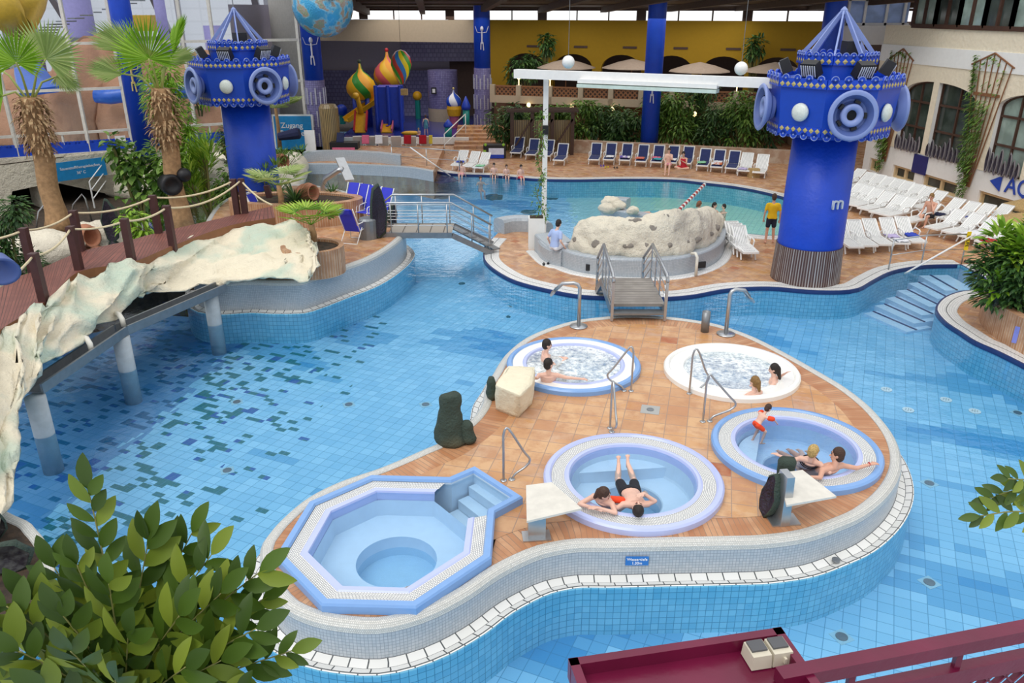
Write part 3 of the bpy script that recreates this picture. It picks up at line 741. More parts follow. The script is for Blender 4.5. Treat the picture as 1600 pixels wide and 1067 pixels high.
# AQUA lettering, arrow, plaque
th_f = math.atan2(.16, -1)      # unused
rotf = (pi/2, 0, math.atan2(-1, .16))     # text reads along decreasing Y
sg = thing('lettering_sign', 'large blue word with an arrow on the white wall at the right edge', 'sign', F3(FA(1560, 289), -.03))
yA, zA = FA(1572, 289); hA = 0
tx = text('AQUA', .95, F3((yA, zA+.02), -.04)-sg.location, rotf, 'letterblue', sg, 'lettering', .01, 'LEFT', True)
b = MB(); ya_, za_ = FA(1548, 282); yc_, zc_ = FA(1560, 286)
n = b.vs([F3((ya_, za_), -.05)-sg.location, F3((ya_-.62, za_-.32), -.05)-sg.location, F3((ya_-.62, za_+.32), -.05)-sg.location, F3((ya_, za_), -.02)-sg.location, F3((ya_-.62, za_-.32), -.02)-sg.location, F3((ya_-.62, za_+.32), -.02)-sg.location])
for f in ((0, 1, 2), (5, 4, 3), (0, 3, 4, 1), (1, 4, 5, 2), (2, 5, 3, 0)): b.face([n+i for i in f])
b.build('arrow', 'letterblue', sg)
M['navy'] = mat('navy_plaque', '20286e', .4)
yp, zp = FA(1438, 257); b = MB(); fbox(b, yp+.5, yp-.5, zp-.42, zp+.42, -.05, 0); tag(b.build('wall_plaque', 'navy'), 'small square navy plaque on the white wall between the arched windows and doors', 'plaque')
for k in range(4): text('~'*1, .01, (0, 0, -50), (0, 0, 0), 'letterwhite') if False else None
# amethyst geodes along the sills
M['amethyst'] = mat('amethyst', '2e2338', .3, var=.5, vscale=25, bump=.8, bscale=30, col2='17101c')
M['geode_edge'] = mat('geode_rim', '948e92', .7, bump=.4)
def geode(base, h, wd, nrm, up_=Vector((0, 0, 1)), seed=1):
    """thin shell: dark crystals in front, grey rim"""
    r = random.Random(seed); sd_ = Vector((-nrm.y, nrm.x, 0)).normalized(); o1, o2, bk = [], [], []
    for i in range(14):
        a = 2*pi*i/14; rr = 1+r.uniform(-.12, .12); x_ = cos(a)*wd/2*rr*(1-.35*max(0, sin(a))); z_ = h/2+sin(a)*h/2*rr
        o1.append(sd_*x_+up_*z_); o2.append(sd_*x_*.84+up_*(h/2+(z_-h/2)*.92)); 
    return o1, o2
geo_n = 0
def stone_row(ya, yb, z, n, h, wd, where):
    wd = min(wd, abs(ya-yb)/n*.86)
    global geo_n
    for i in range(n):
        geo_n += 1; y = ya+(yb-ya)*(i+.5)/n; p = F3((y, z), -.10); nr = -Vector((1, .16, 0)).normalized()
        o1, o2 = geode(None, h*rnd.uniform(.6, 1.1), wd, nr, seed=geo_n)
        b = MB(); b.rings([[q*.9+nr*(-.04) for q in o1], [q+nr*.03 for q in o1], [q+nr*.04 for q in o2]], cap1=False)
        m = b.build('geode', 'geode_edge'); m.location = p
        c = MB(); k = c.vs([q+nr*.02 for q in o2]+[Vector((0, 0, h*.45))-nr*.04]); [c.face((k+j, k+(j+1) % 14, k+14)) for j in range(14)]; c.build('crystals', 'amethyst', m)
        tag(m, 'upright amethyst geode on the sill of the %s arched window' % where, 'geode', 'geodes on the sill of the %s arched window' % where)
stone_row(yl-.05, yr1+.05, zb, 8, .95, .28, 'leftmost'); stone_row(yl2-.05, yr2+.05, zb, 9, 1.0, .30, 'second'); stone_row(y3-.05, y3-(yl-yr1), zb, 8, 1.0, .36, 'third')
# ================================================================ BACK OF THE HALL
M['yellow'] = mat('ochre_yellow_wall', 'a88410', .8, var=.05)
M['fascia'] = mat('beige_fascia', 'b5a690', .8, var=.05)
M['mauve'] = mat('mauve_grey_wall', '8c8490', .8, var=.05)
M['purpletile'] = uvtile('purple_grey_tiles', '5c587c', '6a6688', '4c486c', .3, .3, .03, .5)
M['ceilwood'] = mat('brown_ceiling', '5a4638', .7, var=.15)
M['skywin'] = (lambda t: (t.ln(t.add('ShaderNodeEmission').outputs[0], t.out.inputs[0]), t.m)[1])(NT('daylit_clerestory_glass'))
BD = Vector((15.0, -4.7, 0)); B0 = Vector((0, 53.3, 0)); BN = Vector((4.7, 15.0, 0)).normalized()
def BP(px, py, back=0): return PL(px, py, B0+BN*back, BN)
def bquad(b, x0, x1, y0, y1, back, thick=.3):
    a = BP(x0, y0, back); c = BP(x1, y0, back); zt_ = (BP((x0+x1)/2, y0, back).z); zb_ = BP((x0+x1)/2, y1, back).z
    q = [Vector((a.x, a.y, zb_)), Vector((c.x, c.y, zb_))]; q += [q[1]+BN*thick, q[0]+BN*thick]; n = b.vs(q+[Vector((p.x, p.y, zt_)) for p in q])
    for f in ((3, 2, 1, 0), (4, 5, 6, 7), (0, 1, 5, 4), (1, 2, 6, 5), (2, 3, 7, 6), (3, 0, 4, 7)): b.face([n+i for i in f])
    return zb_, zt_
# yellow wall with arches, 3 m behind the balcony
BB = 4.0
def b2(px, py): p = BP(px, py, BB); return ((p-(B0+BN*BB)).dot(BD.normalized()), p.z)
def b3(q, d=0): p = B0+BN*(BB+d)+BD.normalized()*q[0]; return Vector((p.x, p.y, q[1]))
xs = [(808,860),(872,936),(950,1000),(1014,1092),(1104,1180),(1192,1262)]
u0, u1 = b2(766, 60)[0], b2(1345, 60)[0]; ztop = b2(1000, 32)[1]; zapex = b2(1000, 86)[1]; zspr = zapex-.9; zlow = 2.0
hs = []; cu = b2(780, 60)[0]; stepu = (b2(1192,60)[0]-b2(872,60)[0])/4
base_u = b2(862, 60)[0]
for i in range(-1, 6):
    ua = base_u+i*stepu+.15; ub = ua+stepu-.6; 
    if ua < u0+.1: ua = u0+.1
    if ub > u1-.1: continue
    pts = [(ua, zlow)]+[(ua+(ub-ua)*(1-cos(pi*k/12))/2, zspr+(zapex-zspr)*sin(pi*k/12)) for k in range(13)]+[(ub, zlow)]
    hs.append(pts)
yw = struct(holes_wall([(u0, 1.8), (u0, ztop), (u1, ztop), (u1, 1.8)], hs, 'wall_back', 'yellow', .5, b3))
b = MB()
for i, h in enumerate(hs):
    b.beam(b3((h[0][0]+1.4, zapex+.45), -.04), b3((h[0][0]+2.3, zapex+.45), -.04), .04, .14)
b.build('vent_slots', 'brownwood', yw)
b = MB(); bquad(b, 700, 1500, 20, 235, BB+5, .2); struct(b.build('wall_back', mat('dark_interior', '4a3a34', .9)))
# clerestory
b = MB(); n = b.vs([b3((u0-16, ztop), .1), b3((u1+6, ztop), .1), b3((u1+6, ztop+.62), .1), b3((u0-16, ztop+.62), .1)]); b.face([n, n+1, n+2, n+3]); cl = struct(b.build('window_21', 'skywin'))
b = MB(); u = u0-16
k = 0
while u < u1+6:
    b.beam(b3((u, ztop), 0), b3((u, ztop+.62), 0), .08 if k % 3 else .6, .12); u += 2.1 if k % 3 else 2.35; k += 1
b.beam(b3((u0-16, ztop+.64)), b3((u1+6, ztop+.64)), .12, .14); b.build('window_frame', 'brownwood', cl)
# fascia left
b = MB(); n0 = bquad(b, 470, 760, 31, 65, BB-.2, .4); struct(b.build('wall_fascia', 'fascia'))
b = MB(); b.box((-6.5, 66.5, 3.4), (19, .3, 5.4)); struct(b.build('wall_rear', 'mauve'))
b = MB(); b.strip([(-16, 66.2, -.2), (3, 66.2, -.2)], [(-16, 66.2, 3.3), (3, 66.2, 3.3)]); struct(b.build('wall_rear_tiles', 'purpletile'))
b = MB(); b.strip([(-8.3, 62.9, 4.15), (0, 62.9, 4.15)], [(-8.3, 62.9, 6.2), (0, 62.9, 6.2)]); struct(b.build('wall_tiled_beam', 'purpletile'))
b = MB(); b.box((-15.3, 57, 4), (.3, 20, 8)); struct(b.build('wall_play', 'mauve'))
# balcony
b = MB(); zs0, zs1 = bquad(b, 772, 1350, 158, 170, -.15, .5); bal = struct(b.build('floor_balcony', 'fascia'))
b = MB(); a, c = BP(772, 165), BP(1350, 165); n = b.vs([Vector((p.x, p.y, zs0+.1)) for p in (a, c, c+BN*9, a+BN*9)]); b.face([n, n+1, n+2, n+3]); b.build('balcony_floor', 'fascia', bal)
b = MB(); bquad(b, 772, 1350, 170, 238, 2.6, .2); struct(b.build('wall_back', mat('brown_brick', '8a6a58', .9, var=.3)))  # brown brick wall set back below the terrace
def lattice_mat():
    t = NT('wooden_lattice'); b = t.bsdf(.6); v = t.mapp(t.uv(), rot=(0, 0, R(45)))
    br = brick(t, v, (0, 0, 0, 1), (0, 0, 0, 1), (1, 1, 1, 1), .2, .2, .045, 0)
    t.ln(t.mix(br.outputs['Fac'], lin('2a1b14'), lin('8a5c3c')), b.inputs[0]); return t.m
M['lattice'] = lattice_mat(); M['latticewood'] = mat('lattice_wood', '8a5c3c', .6)
gap = stepu/2.13
xx = -1.1; i = 0; Bu = BD.normalized()
pxs = [770, 810.5, 859, 907, 954, 1001, 1049, 1099, 1149, 1203, 1258]
for i in range(len(pxs)):
    p = BP(pxs[i], 160); base = Vector((p.x, p.y, zs0))
    post = thing('balcony_post', 'cream post of the upper terrace railing', 'post', base, group='cream posts of the terrace railing')
    b = MB(); b.box((0, 0, .55), (.3, .3, 1.1), math.atan2(-4.7, 15)); b.build('shaft', 'fascia', post)
    if i in (1, 2, 7, 8):
        b = MB(); b.tube([(0, 0, 1.1), (0, 0, 1.45)], .03, 6); b.sph((0, 0, 1.55), .11, 8, 6); b.build('lantern', 'lampglow' if 'lampglow' in M else M.setdefault('lampglow', None) or M.update(lampglow=(lambda t: (t.ln(t.add('ShaderNodeEmission').outputs[0], t.out.inputs[0]), t.m)[1])(NT('warm_lamp'))) or 'lampglow', post)
    if i < len(pxs)-1:
        q = BP(pxs[i+1], 160); A = base+Bu*.2; B = Vector((q.x, q.y, zs0))-Bu*.2
        r = thing('balcony_lattice', 'brown diagonal lattice panel between cream terrace posts', 'railing', A, group='lattice panels of the terrace railing')
        b = MB(); D = B-A; b.strip([(0, 0, .12), (D.x, D.y, .12)], [(0, 0, 1.0), (D.x, D.y, 1.0)]); b.build('lattice', 'lattice', r)
        b = MB(); b.beam((0, 0, 1.02), (D.x, D.y, 1.02), .1, .1); b.beam((0, 0, .1), (D.x, D.y, .1), .08, .08); b.build('rail', 'latticewood', r)
em = M['lampglow'].node_tree.nodes
for n_e in em:
    if n_e.type == 'EMISSION': n_e.inputs[0].default_value = lin('ffe0a0'); n_e.inputs[1].default_value = 3
# parasols on the terrace
M['thatch'] = mat('taupe_canvas', 'a39284', .9, var=.1)
def parasol(loc, r, h, label, m='thatch', group=None):
    t = thing('parasol', label, 'parasol', loc, group=group); b = MB(); b.lathe([(r, h-.55), (r*.98, h-.5), (r*.5, h-.2), (.05, h)], n=12, cap=False); b.build('canopy', m, t)
    b = MB(); b.tube([(0, 0, 0), (0, 0, h)], .04, 6); b.build('pole', 'latticewood', t); return t
for px, py in ((885,92),(988,92),(1094,97),(1212,97)):
    p = BP(px, py, 2.0); parasol(Vector((p.x, p.y, zs0)), 1.9, p.z-zs0, 'taupe canvas parasol on the upper terrace under the ochre wall', group='parasols on the upper terrace')
# ceiling with beams
b = MB(); n = b.vs([(-16, 68, 7.55), (24, 60, 7.55), (24, 36, 8.6), (-10.5, 41, 8.6)]); b.face([n+3, n+2, n+1, n]); b.face([n, n+1, n+2, n+3]); ce = struct(b.build('ceiling', 'ceilwood'))
b = MB()
for i in range(9): 
    x = -9+i*3.9; b.beam((x-1.5, 64-.0*i, 7.5), (x+1, 38, 8.45), .35, .5)
for j in range(6): b.beam((-13+j*.5, 62-j*4, 7.75+.17*j), (24, 57.5-j*4, 7.75+.17*j), .2, .2)
b.build('beams', 'ceilwood', ce)

for (x, y, e_, s_) in ((0, 50, 380, 9), (10, 48, 380, 9), (-7, 56, 300, 8)):  # added fill lights under the ceiling, no real fittings, to brighten the back hall
    al = bpy.data.lights.new('hall_fill', 'AREA'); al.energy = e_; al.size = s_; al.color = (1, .95, .88); ao = bpy.data.objects.new('hall_fill', al); COL.objects.link(ao); ao.location = (x, y, 7.3)
# ================================================================ ROCKS, WALKWAY, BRIDGES
def rockmat(name, c, tint, tintamt=.6, bump=.8, sc=3):
    t = NT(name); b = t.bsdf(.8); v = t.obj()
    n = t.noise(v, .55, 3, .5); n2 = t.noise(v, 3, 5, .6)
    c1 = t.mix(t.ramp(n, [(.50, (0, 0, 0)), (.60, (tintamt,)*3)]), lin(c), lin(tint))
    c1 = t.mix(t.ramp(n2, [(.3, (.35,)*3), (.6, (0, 0, 0))]), c1, tuple(x*.78 for x in lin(c)[:3])+(1,))
    t.ln(c1, b.inputs[0]); t.bump(b, t.math('ADD', t.noise(v, sc, 6, .6), t.math('MULTIPLY', t.noise(v, sc*6, 4), .25)), bump, .12); return t.m
M['cream_rock'] = rockmat('cream_artificial_rock', 'e6dcc4', 'b2c8b8', .8)
M['white_rock'] = rockmat('white_coral_rock', 'e9e0cc', 'b8aea0', .35, 1.0, 5)
M['brown_rock'] = rockmat('brown_outdoor_rock', 'b08468', '8a6450', .6, 1.0, 1.2)
M['green_rock'] = rockmat('dark_green_rock', '36453c', '5d5a44', .7, .7, 5)
M['dark_rock'] = mat('dark_mottled_rock', '4a4a48', .4, var=.4, vscale=8, bump=.8, bscale=10, col2='221e26')
def nz(p, s, seed=0): return noise.noise(Vector(p)*s+Vector((seed*7.3, seed*3.1, 0)))
def rockify(b, name, m, parent=None, amp=.12, s=1.2, sub=2, seed=0, octv=3, smooth=True, ridge=.0, sm=.6):
    o = b.build(name, m, parent, smooth); bm = bmesh.new(); bm.from_mesh(o.data)
    bmesh.ops.remove_doubles(bm, verts=bm.verts, dist=1e-4)
    bmesh.ops.recalc_face_normals(bm, faces=bm.faces)
    if sub: bmesh.ops.subdivide_edges(bm, edges=bm.edges, cuts=sub, use_grid_fill=True, smooth=sm)
    bm.normal_update(); mv = {}
    for v in bm.verts:
        d = 0; f = s; a = amp
        for k in range(octv):
            n_ = nz(v.co+o.location, f, seed+k); d += a*(n_ if not ridge else (1-2*abs(n_))*ridge+n_*(1-ridge)); f *= 2.1; a *= .5
        mv[v] = v.co+v.normal*d
    for v, c in mv.items(): v.co = c
    bm.to_mesh(o.data); bm.free()
    if smooth: o.data.polygons.foreach_set('use_smooth', [True]*len(o.data.polygons))
    return o
ZW = 1.9
# the long cream rock: cross-sections between an upper (walkway side) line and a lower line
TOPS = [(-30,600,2.1),(5,520,2.0),(45,477,2.05),(75,470,2.0),(110,430,2.05),(160,418,2.0),(215,402,1.95),(262,386,1.9),(330,360,1.85),(400,346,1.9),(450,342,2.0),(478,350,2.05),(487,372,2.0)]
BOTS = [(-30,900,.6),(6,800,.9),(8,700,1.2),(34,632,1.25),(52,582,1.3),(125,538,1.15),(188,486,1.1),(222,464,1.05),(285,452,1.0),(355,442,1.05),(430,438,1.2),(474,438,1.3),(488,428,1.3)]
rs = []
for (a, c_, z), (a2, c2, z2) in zip(TOPS, BOTS):
    t_ = P(a, c_, z); bt = P(a2, c2, z2)
    if a < 40: bt = P(a2, c2, z2)
    back = Vector((-.75, .75, 0)) if a < 300 else Vector((-.5, .9, 0))
    mid_ = (t_+bt)/2; out = Vector((.16, -.14, .04))
    ring_ = [t_+back*.2+Vector((0, 0, -.45)), t_, t_.lerp(bt, .22)+out*.7, t_.lerp(bt, .45)+out*1.1, t_.lerp(bt, .7)+out*.9, t_.lerp(bt, .88)+out*.5, bt, bt+back*.5+Vector((0, 0, .0)), bt+back*1.1+Vector((0, 0, .25)), t_+back*.9+Vector((0, 0, -1.0)), t_+back*.5+Vector((0, 0, -.8))]
    rs.append(ring_)
# resample along with catmull-rom
cols = [spline([r_[k] for r_ in rs], False, .9) for k in range(len(rs[0]))]
def resamp(pts, n):
    L = [0]
    for i in range(1, len(pts)): L.append(L[-1]+(pts[i]-pts[i-1]).length)
    out = []; j = 0
    for k in range(n):
        s_ = L[-1]*k/(n-1)
        while j < len(L)-2 and L[j+1] < s_: j += 1
        out.append(pts[j].lerp(pts[j+1], min(1, (s_-L[j])/max(1e-6, L[j+1]-L[j]))))
    return out
def param(rs, k, n):      # catmull in parameter space keeps the sections aligned
    out = []; m_ = len(rs)
    for q in range(n):
        t = q/(n-1)*(m_-1); i = min(int(t), m_-2); t -= i; a, b_, c_, d = rs[max(i-1, 0)][k], rs[i][k], rs[i+1][k], rs[min(i+2, m_-1)][k]
        out.append(.5*((2*b_)+(c_-a)*t+(2*a-5*b_+4*c_-d)*t*t+(3*b_-a-3*c_+d)*t**3))
    return out
N_ = 34; cols = [param(rs, k, N_) for k in range(len(rs[0]))]
rr_ = random.Random(12); jit = lambda p: p+Vector((rr_.uniform(-.16, .16), rr_.uniform(-.16, .12), rr_.uniform(-.13, .10)))
b = MB(); b.rings([[jit(cols[k][i]) for k in range(len(cols))] for i in range(N_)])
rock = rockify(b, 'rock_ledge', 'cream_rock', amp=.10, s=1.5, sub=3, octv=5, ridge=.5, sm=.12)
tag(rock, 'long cream and pale green artificial rock ledge beside the wooden walkway', 'rock')
# trough under the rock and its pillars
tr = thing('water_trough', 'long grey open trough on pillars below the cream rock ledge', 'trough', P(190, 520, .8))
T0 = [P(54, 614, .85), P(190, 521, .85), P(346, 453, .85)]
for A, B in ((T0[0], T0[1]), (T0[1], T0[2])):
    A, B = A-tr.location, B-tr.location; d = (B-A).normalized(); s_ = Vector((-d.y, d.x, 0)); b = MB()
    b.beam(A, B, .34, .05); b.beam(A+s_*.17+Vector((0, 0, .1)), B+s_*.17+Vector((0, 0, .1)), .05, .2); b.beam(A-s_*.17+Vector((0, 0, .1)), B-s_*.17+Vector((0, 0, .1)), .05, .2); b.build('trough_channel', 'steel_d', tr)
M['pipe_white'] = mat('white_pipe', 'e4e0d4', .5)
for px, py in ((192, 506), (142, 545)):
    p = P(px, py, 1.0); b = MB(); b.tube([p+Vector((-.35, .35, .15)), p+Vector((-.1, .1, .2)), p+Vector((0, 0, .12)), p+Vector((.02, -.02, -.05))], .06, 8); tag(b.build('water_pipe', 'pipe_white', None, True), 'short white pipe emptying into the trough, %s' % ('near its middle joint' if px > 150 else 'further left than the other pipe'), 'pipe')
for i, (px, py, lb) in enumerate(((55, 622, 'nearest of the three pillars under the trough'), (189, 528, 'middle one of the three pillars under the trough'), (329, 462, 'farthest of the three pillars under the trough'))):
    p = P(px, py, .8); b = MB(); b.lathe([(.19, ZF+.0), (.19, .83)], n=24)
    o = b.build('trough_pillar', 'walltile' if 0 else M.setdefault('pillar', mat('pillar_grey', 'aeb8be', .5)), None, True); o.location = (p.x, p.y, 0); tag(o, 'grey round pillar standing in the water, '+lb, 'pillar')
# walkway
M['deckwood'] = uvtile('brown_planks', '7a4a40', '8a5448', '3c221e', .14, 30, .012, 0, .55, '6a3e36')
M['postwood'] = mat('dark_brown_post', '4a2a28', .5, var=.2)
NE = [(-60,560),(5,512),(70,472),(124,424),(205,410),(270,384),(360,352),(430,340)]
FE = [(-60,442),(0,438),(50,425),(126,393),(192,378),(248,363),(340,342),(425,322)]
ne = spline([P(x, y, ZW) for x, y in NE], False, .3); fe = spline([P(x, y, ZW) for x, y in FE], False, .3)
ne = resamp(ne, 60); fe = resamp(fe, 60)
wk = thing('walkway', 'raised brown plank walkway with rope railings behind the cream rock', 'walkway', P(130, 410, ZW))
loc = wk.location
b = MB(); b.strip([p-loc for p in fe], [p-loc for p in ne]); n0 = 0
# uv: planks run across
b2_ = MB(); k = b2_.vs([p-loc for p in ne]+[p-loc for p in fe]); L_ = 0
for i in range(59):
    d = (ne[i+1]-ne[i]).length; b2_.face((k+i, k+i+1, k+61+i, k+60+i), ((L_, 0), (L_+d, 0), (L_+d, 2), (L_, 2))); L_ += d
b2_.build('plank_deck', 'deckwood', wk)
b = MB(); dn = Vector((0, 0, -.22))
b.strip([p-loc for p in ne], [p-loc+dn for p in ne]); b.strip([p-loc for p in fe], [p-loc+dn for p in fe]); b.strip([p-loc+dn for p in ne], [p-loc+dn for p in fe]); b.build('edge_beam', 'latticewood', wk)
M['rope'] = mat('cream_rope', 'd8c8a4', .8, var=.15, vscale=30)
for side, pts in (('near', [(69,470),(124,421),(206,407),(270,383),(383,333)]), ('far', [(52,424),(127,392),(248,364),(371,334)])):
    tops = []
    pos = [P(-60, 560, ZW)] if side == 'near' else [P(-50, 446, ZW)]
    for (x, y) in pts: pos.append(P(x, y, ZW))
    for p in pos[1:]:
        b = MB(); b.beam((0, 0, -.3), (0, 0, 1.08), .17, .17, up=(0, 1, 0)); o = b.build('rope_post', 'postwood', wk); o.location = p-loc
    q = [p+Vector((0, 0, 1.02)) for p in pos]; 
    if side == 'far': q.append(P(400, 300, 2.3))
    else: q.append(P(425, 320, 2.4))
    b = MB()
    for A, B in zip(q, q[1:]):
        L_ = (B-A).length; b.tube([A.lerp(B, t/12)-Vector((0, 0, .16*L_/2.5*4*(t/12)*(1-t/12)))-loc for t in range(13)], .028, 6)
    b.build('rope', 'rope', wk, True)
# dark wooden post on the peninsula end
p = P(428, 333, 1.0); b = MB(); b.beam(p-Vector((0, 0, .15)), p+Vector((-.15, 0, 1.0)), .18, .18, up=(0, 1, 0)); tag(b.build('wooden_post', 'postwood'), 'leaning dark brown post where the walkway meets the peninsula', 'post')
# bridge 1 (steel, left)
M['bridgedeck'] = uvtile('bridge_deck_grey', '9c958c', 'a8a198', '5c5650', .45, 1.0, .02, 0, .6)
ZB = .98
bA, bB = P(607, 364, ZB), P(706, 364, ZB); bC = P(768, 396, .07)
fA, fB, fC = P(620, 345, ZB), P(717, 345, ZB), P(771, 372, .07)
wdir = ((fA-bA)+(fB-bB))/2; wdir.z = 0
along = (bB-bA).normalized(); wd = Vector((-along.y, along.x, 0))*1.25
bC = Vector((bC.x, bC.y, .09))
br1 = thing('footbridge', 'steel footbridge with railings from the peninsula down steps to the middle deck', 'bridge', bA)
def rel(p): return p-bA
b = MB(); k = b.vs([rel(bA), rel(bB), rel(bB+wd), rel(bA+wd)]); Lb = (bB-bA).length; b.face((k, k+1, k+2, k+3), ((0, 0), (Lb, 0), (Lb, 1.2), (0, 1.2)))
b.build('deck', 'bridgedeck', br1)
for s_ in (Vector(), wd):
    b = MB(); b.beam(rel(bA+s_)-Vector((.3, 0, .08)), rel(bB+s_)-Vector((0, 0, .08)), .08, .18); b.beam(rel(bB+s_)-Vector((0, 0, .08)), rel(bC+s_)-Vector((0, 0, .02)), .08, .18); b.build('side_beam', 'steel_d', br1)
for i in range(5):
    t = (i+.6)/5; p = bB.lerp(bC, t)+wd/2; d = (bC-bB); d.z = 0; b = MB(); b.box(rel(p)+Vector((0, 0, .04)), (.27, 1.15, .04), math.atan2(d.y, d.x)); b.build('stair_tread', 'steel_d', br1)
hr = 1.0
for s_ in (Vector(), wd):
    b = MB(); a0_, b0_, c0_ = rel(bA+s_)-along*.1, rel(bB+s_), rel(bC+s_); up_ = Vector((0, 0, hr))
    b.tube([a0_-along*.25+Vector((0, 0, .72)), a0_+along*.12+up_, b0_+up_, c0_+up_*.98], .032, 8)
    b.build('handrail', 'silver', br1, True)
    b = MB()
    for h in (.25, .45, .65): b.tube([a0_-along*.1+Vector((0, 0, h)), b0_+Vector((0, 0, h)), c0_+Vector((0, 0, h))], .012, 6)
    b.build('guard_wires', 'silver', br1)
    for q in (a0_+along*.2, a0_.lerp(b0_, .5), b0_-along*.15, b0_.lerp(c0_, .5), c0_-(c0_-b0_).normalized()*.1):
        b = MB(); b.tube([q-Vector((0, 0, .05)), q+up_], .022, 6); b.build('rail_post', 'silver', br1, True)
# bridge 2 (front)
xl, xr = 2.50, 3.83
br2 = thing('footbridge', 'short grey plank footbridge with steel railings leading onto the hot tub island', 'bridge', (xl, 18.9, 0)); o0 = br2.location
M['greywood'] = uvtile('weathered_planks', '8f8983', 'a09a92', '4f4a46', .19, 9, .012, 0, .8, '7a746e')
def rq(x, y, z): return Vector((x, y, z))-o0
zdk = .92
b = MB(); b.box(rq((xl+xr)/2, 19.95, zdk-.03), (xr-xl, 2.1, .06)); 
b = MB(); ys_ = 18.9
k = b.vs([rq(xl, 18.9, zdk), rq(xr, 18.9, zdk), rq(xr, 21.0, zdk), rq(xl, 21.0, zdk)]); b.face((k, k+1, k+2, k+3), ((0, 0), (0, 1.3), (2.1, 1.3), (2.1, 0))); 
k = b.vs([rq(xl, 18.9, zdk-.07), rq(xr, 18.9, zdk-.07), rq(xr, 21.0, zdk-.07), rq(xl, 21.0, zdk-.07)]); b.face((k+3, k+2, k+1, k)); b.face((k-4, k, k+1, k-3)); b.face((k-1, k-2, k+2, k+3)); b.build('deck', 'greywood', br2)
b = MB(); b.box(rq((xl+xr)/2, 18.78, .74), (xr-xl, .30, .05)); b.build('step', 'steel_d', br2)
for i in range(4): b = MB(); b.box(rq((xl+xr)/2, 21.2+.3*i, .74-.2*i), (xr-xl, .28, .04)); b.build('step', 'steel_d', br2)
for x in (xl, xr):
    b = MB(); b.beam(rq(x, 18.85, zdk-.12), rq(x, 21.05, zdk-.12), .07, .22); b.beam(rq(x, 21.05, zdk-.12), rq(x, 22.35, .06), .07, .22); b.build('side_beam', 'steel_d', br2)
    b = MB(); b.beam(rq(x, 18.66, 1.72), rq(x, 18.66, .56), .07, .07); b.build('end_post', 'silver', br2); b = MB(); b.beam(rq(x, 22.3, 1.1), rq(x, 22.3, .05), .07, .07); b.build('end_post', 'silver', br2)
    b = MB(); b.tube([rq(x, 18.60, 1.60), rq(x, 18.75, 1.74), rq(x, 21.0, 1.88), rq(x, 22.35, 1.1)], .04, 8); b.build('handrail', 'silver', br2, True)
    b = MB()
    for h in (.3, .55, .8): b.tube([rq(x, 18.7, .6+h), rq(x, 18.9, zdk+h*.9), rq(x, 21.0, zdk+h), rq(x, 22.3, .1+h)], .014, 6)
    for y in (19.6, 20.3, 21.0): b.tube([rq(x, y, zdk-.1), rq(x, y, 1.84)], .022, 6)
    b.build('guard_bars', 'silver', br2)
# ================================================================ CENTRAL ROCK WALL, BENCH, PLANTER POST
CW = [(835,392),(857,412),(875,416),(900,425),(945,432),(1000,434),(1050,432),(1090,424),(1118,411),(1130,395),(1134,375)]
cw = spline([P(x, y, .05) for x, y in CW], False, .2)
def wallstrip(path, w_, z0, z1, name, m, parent=None, rnd_=.06, side=1):
    inn_ = inset(path, w_*side, False); b = MB(); prof = [(0, z0), (0, z1-rnd_), (rnd_*.4, z1-rnd_*.3), (rnd_, z1), (w_-rnd_, z1), (w_-rnd_*.4, z1-rnd_*.3), (w_, z1-rnd_), (w_, z0)]; prev = None
    for d, z in prof:
        cur = [p.lerp(q, d/w_) for p, q in zip(path, inn_)]; cur = zs(cur, z)
        if prev: b.strip(prev, cur)
        prev = cur
    for e_ in (0, -1):
        k = b.vs([path[e_].lerp(inn_[e_], d/w_)*1 for d, z in prof]); 
        for j, (d, z) in enumerate(prof): v = b.v[k+j]; b.v[k+j] = (v[0], v[1], z)
        b.face([k+j for j in (range(8) if e_ else range(7, -1, -1))])
    return b.build(name, m, parent, False)
kerb = wallstrip(inset(cw, -.32, False), .34, .05, .085, 'kerb', 'whiteband'); struct(kerb)
o = wallstrip(cw, 1.0, .05, .66, 'tiled_wall', 'walltile'); tag(o, 'curved grey tiled wall carrying the cream rock on the middle deck', 'wall')
b = MB(); p = P(924, 421, .2); b.box((p.x, p.y-.03, .28), (.36, .06, .2), .05); tag(b.build('wall_vent', 'darkline'), 'small dark vent in the curved tiled wall, left end', 'vent')
p = P(1096, 417, .2); b = MB(); b.box((p.x, p.y-.03, .28), (.26, .06, .2), .35); tag(b.build('wall_vent', 'darkline'), 'small dark vent in the curved tiled wall, right end', 'vent')
p = P(1086, 400, .66); b = MB(); b.tube([p+Vector((-.1, .1, .05)), p+Vector((0, -.05, .1)), p+Vector((.04, -.14, 0)), p+Vector((.04, -.16, -.6))], .05, 8); tag(b.build('water_spout', 'pipe_white', None, True), 'thin pinkish pipe running down the curved tiled wall', 'pipe')
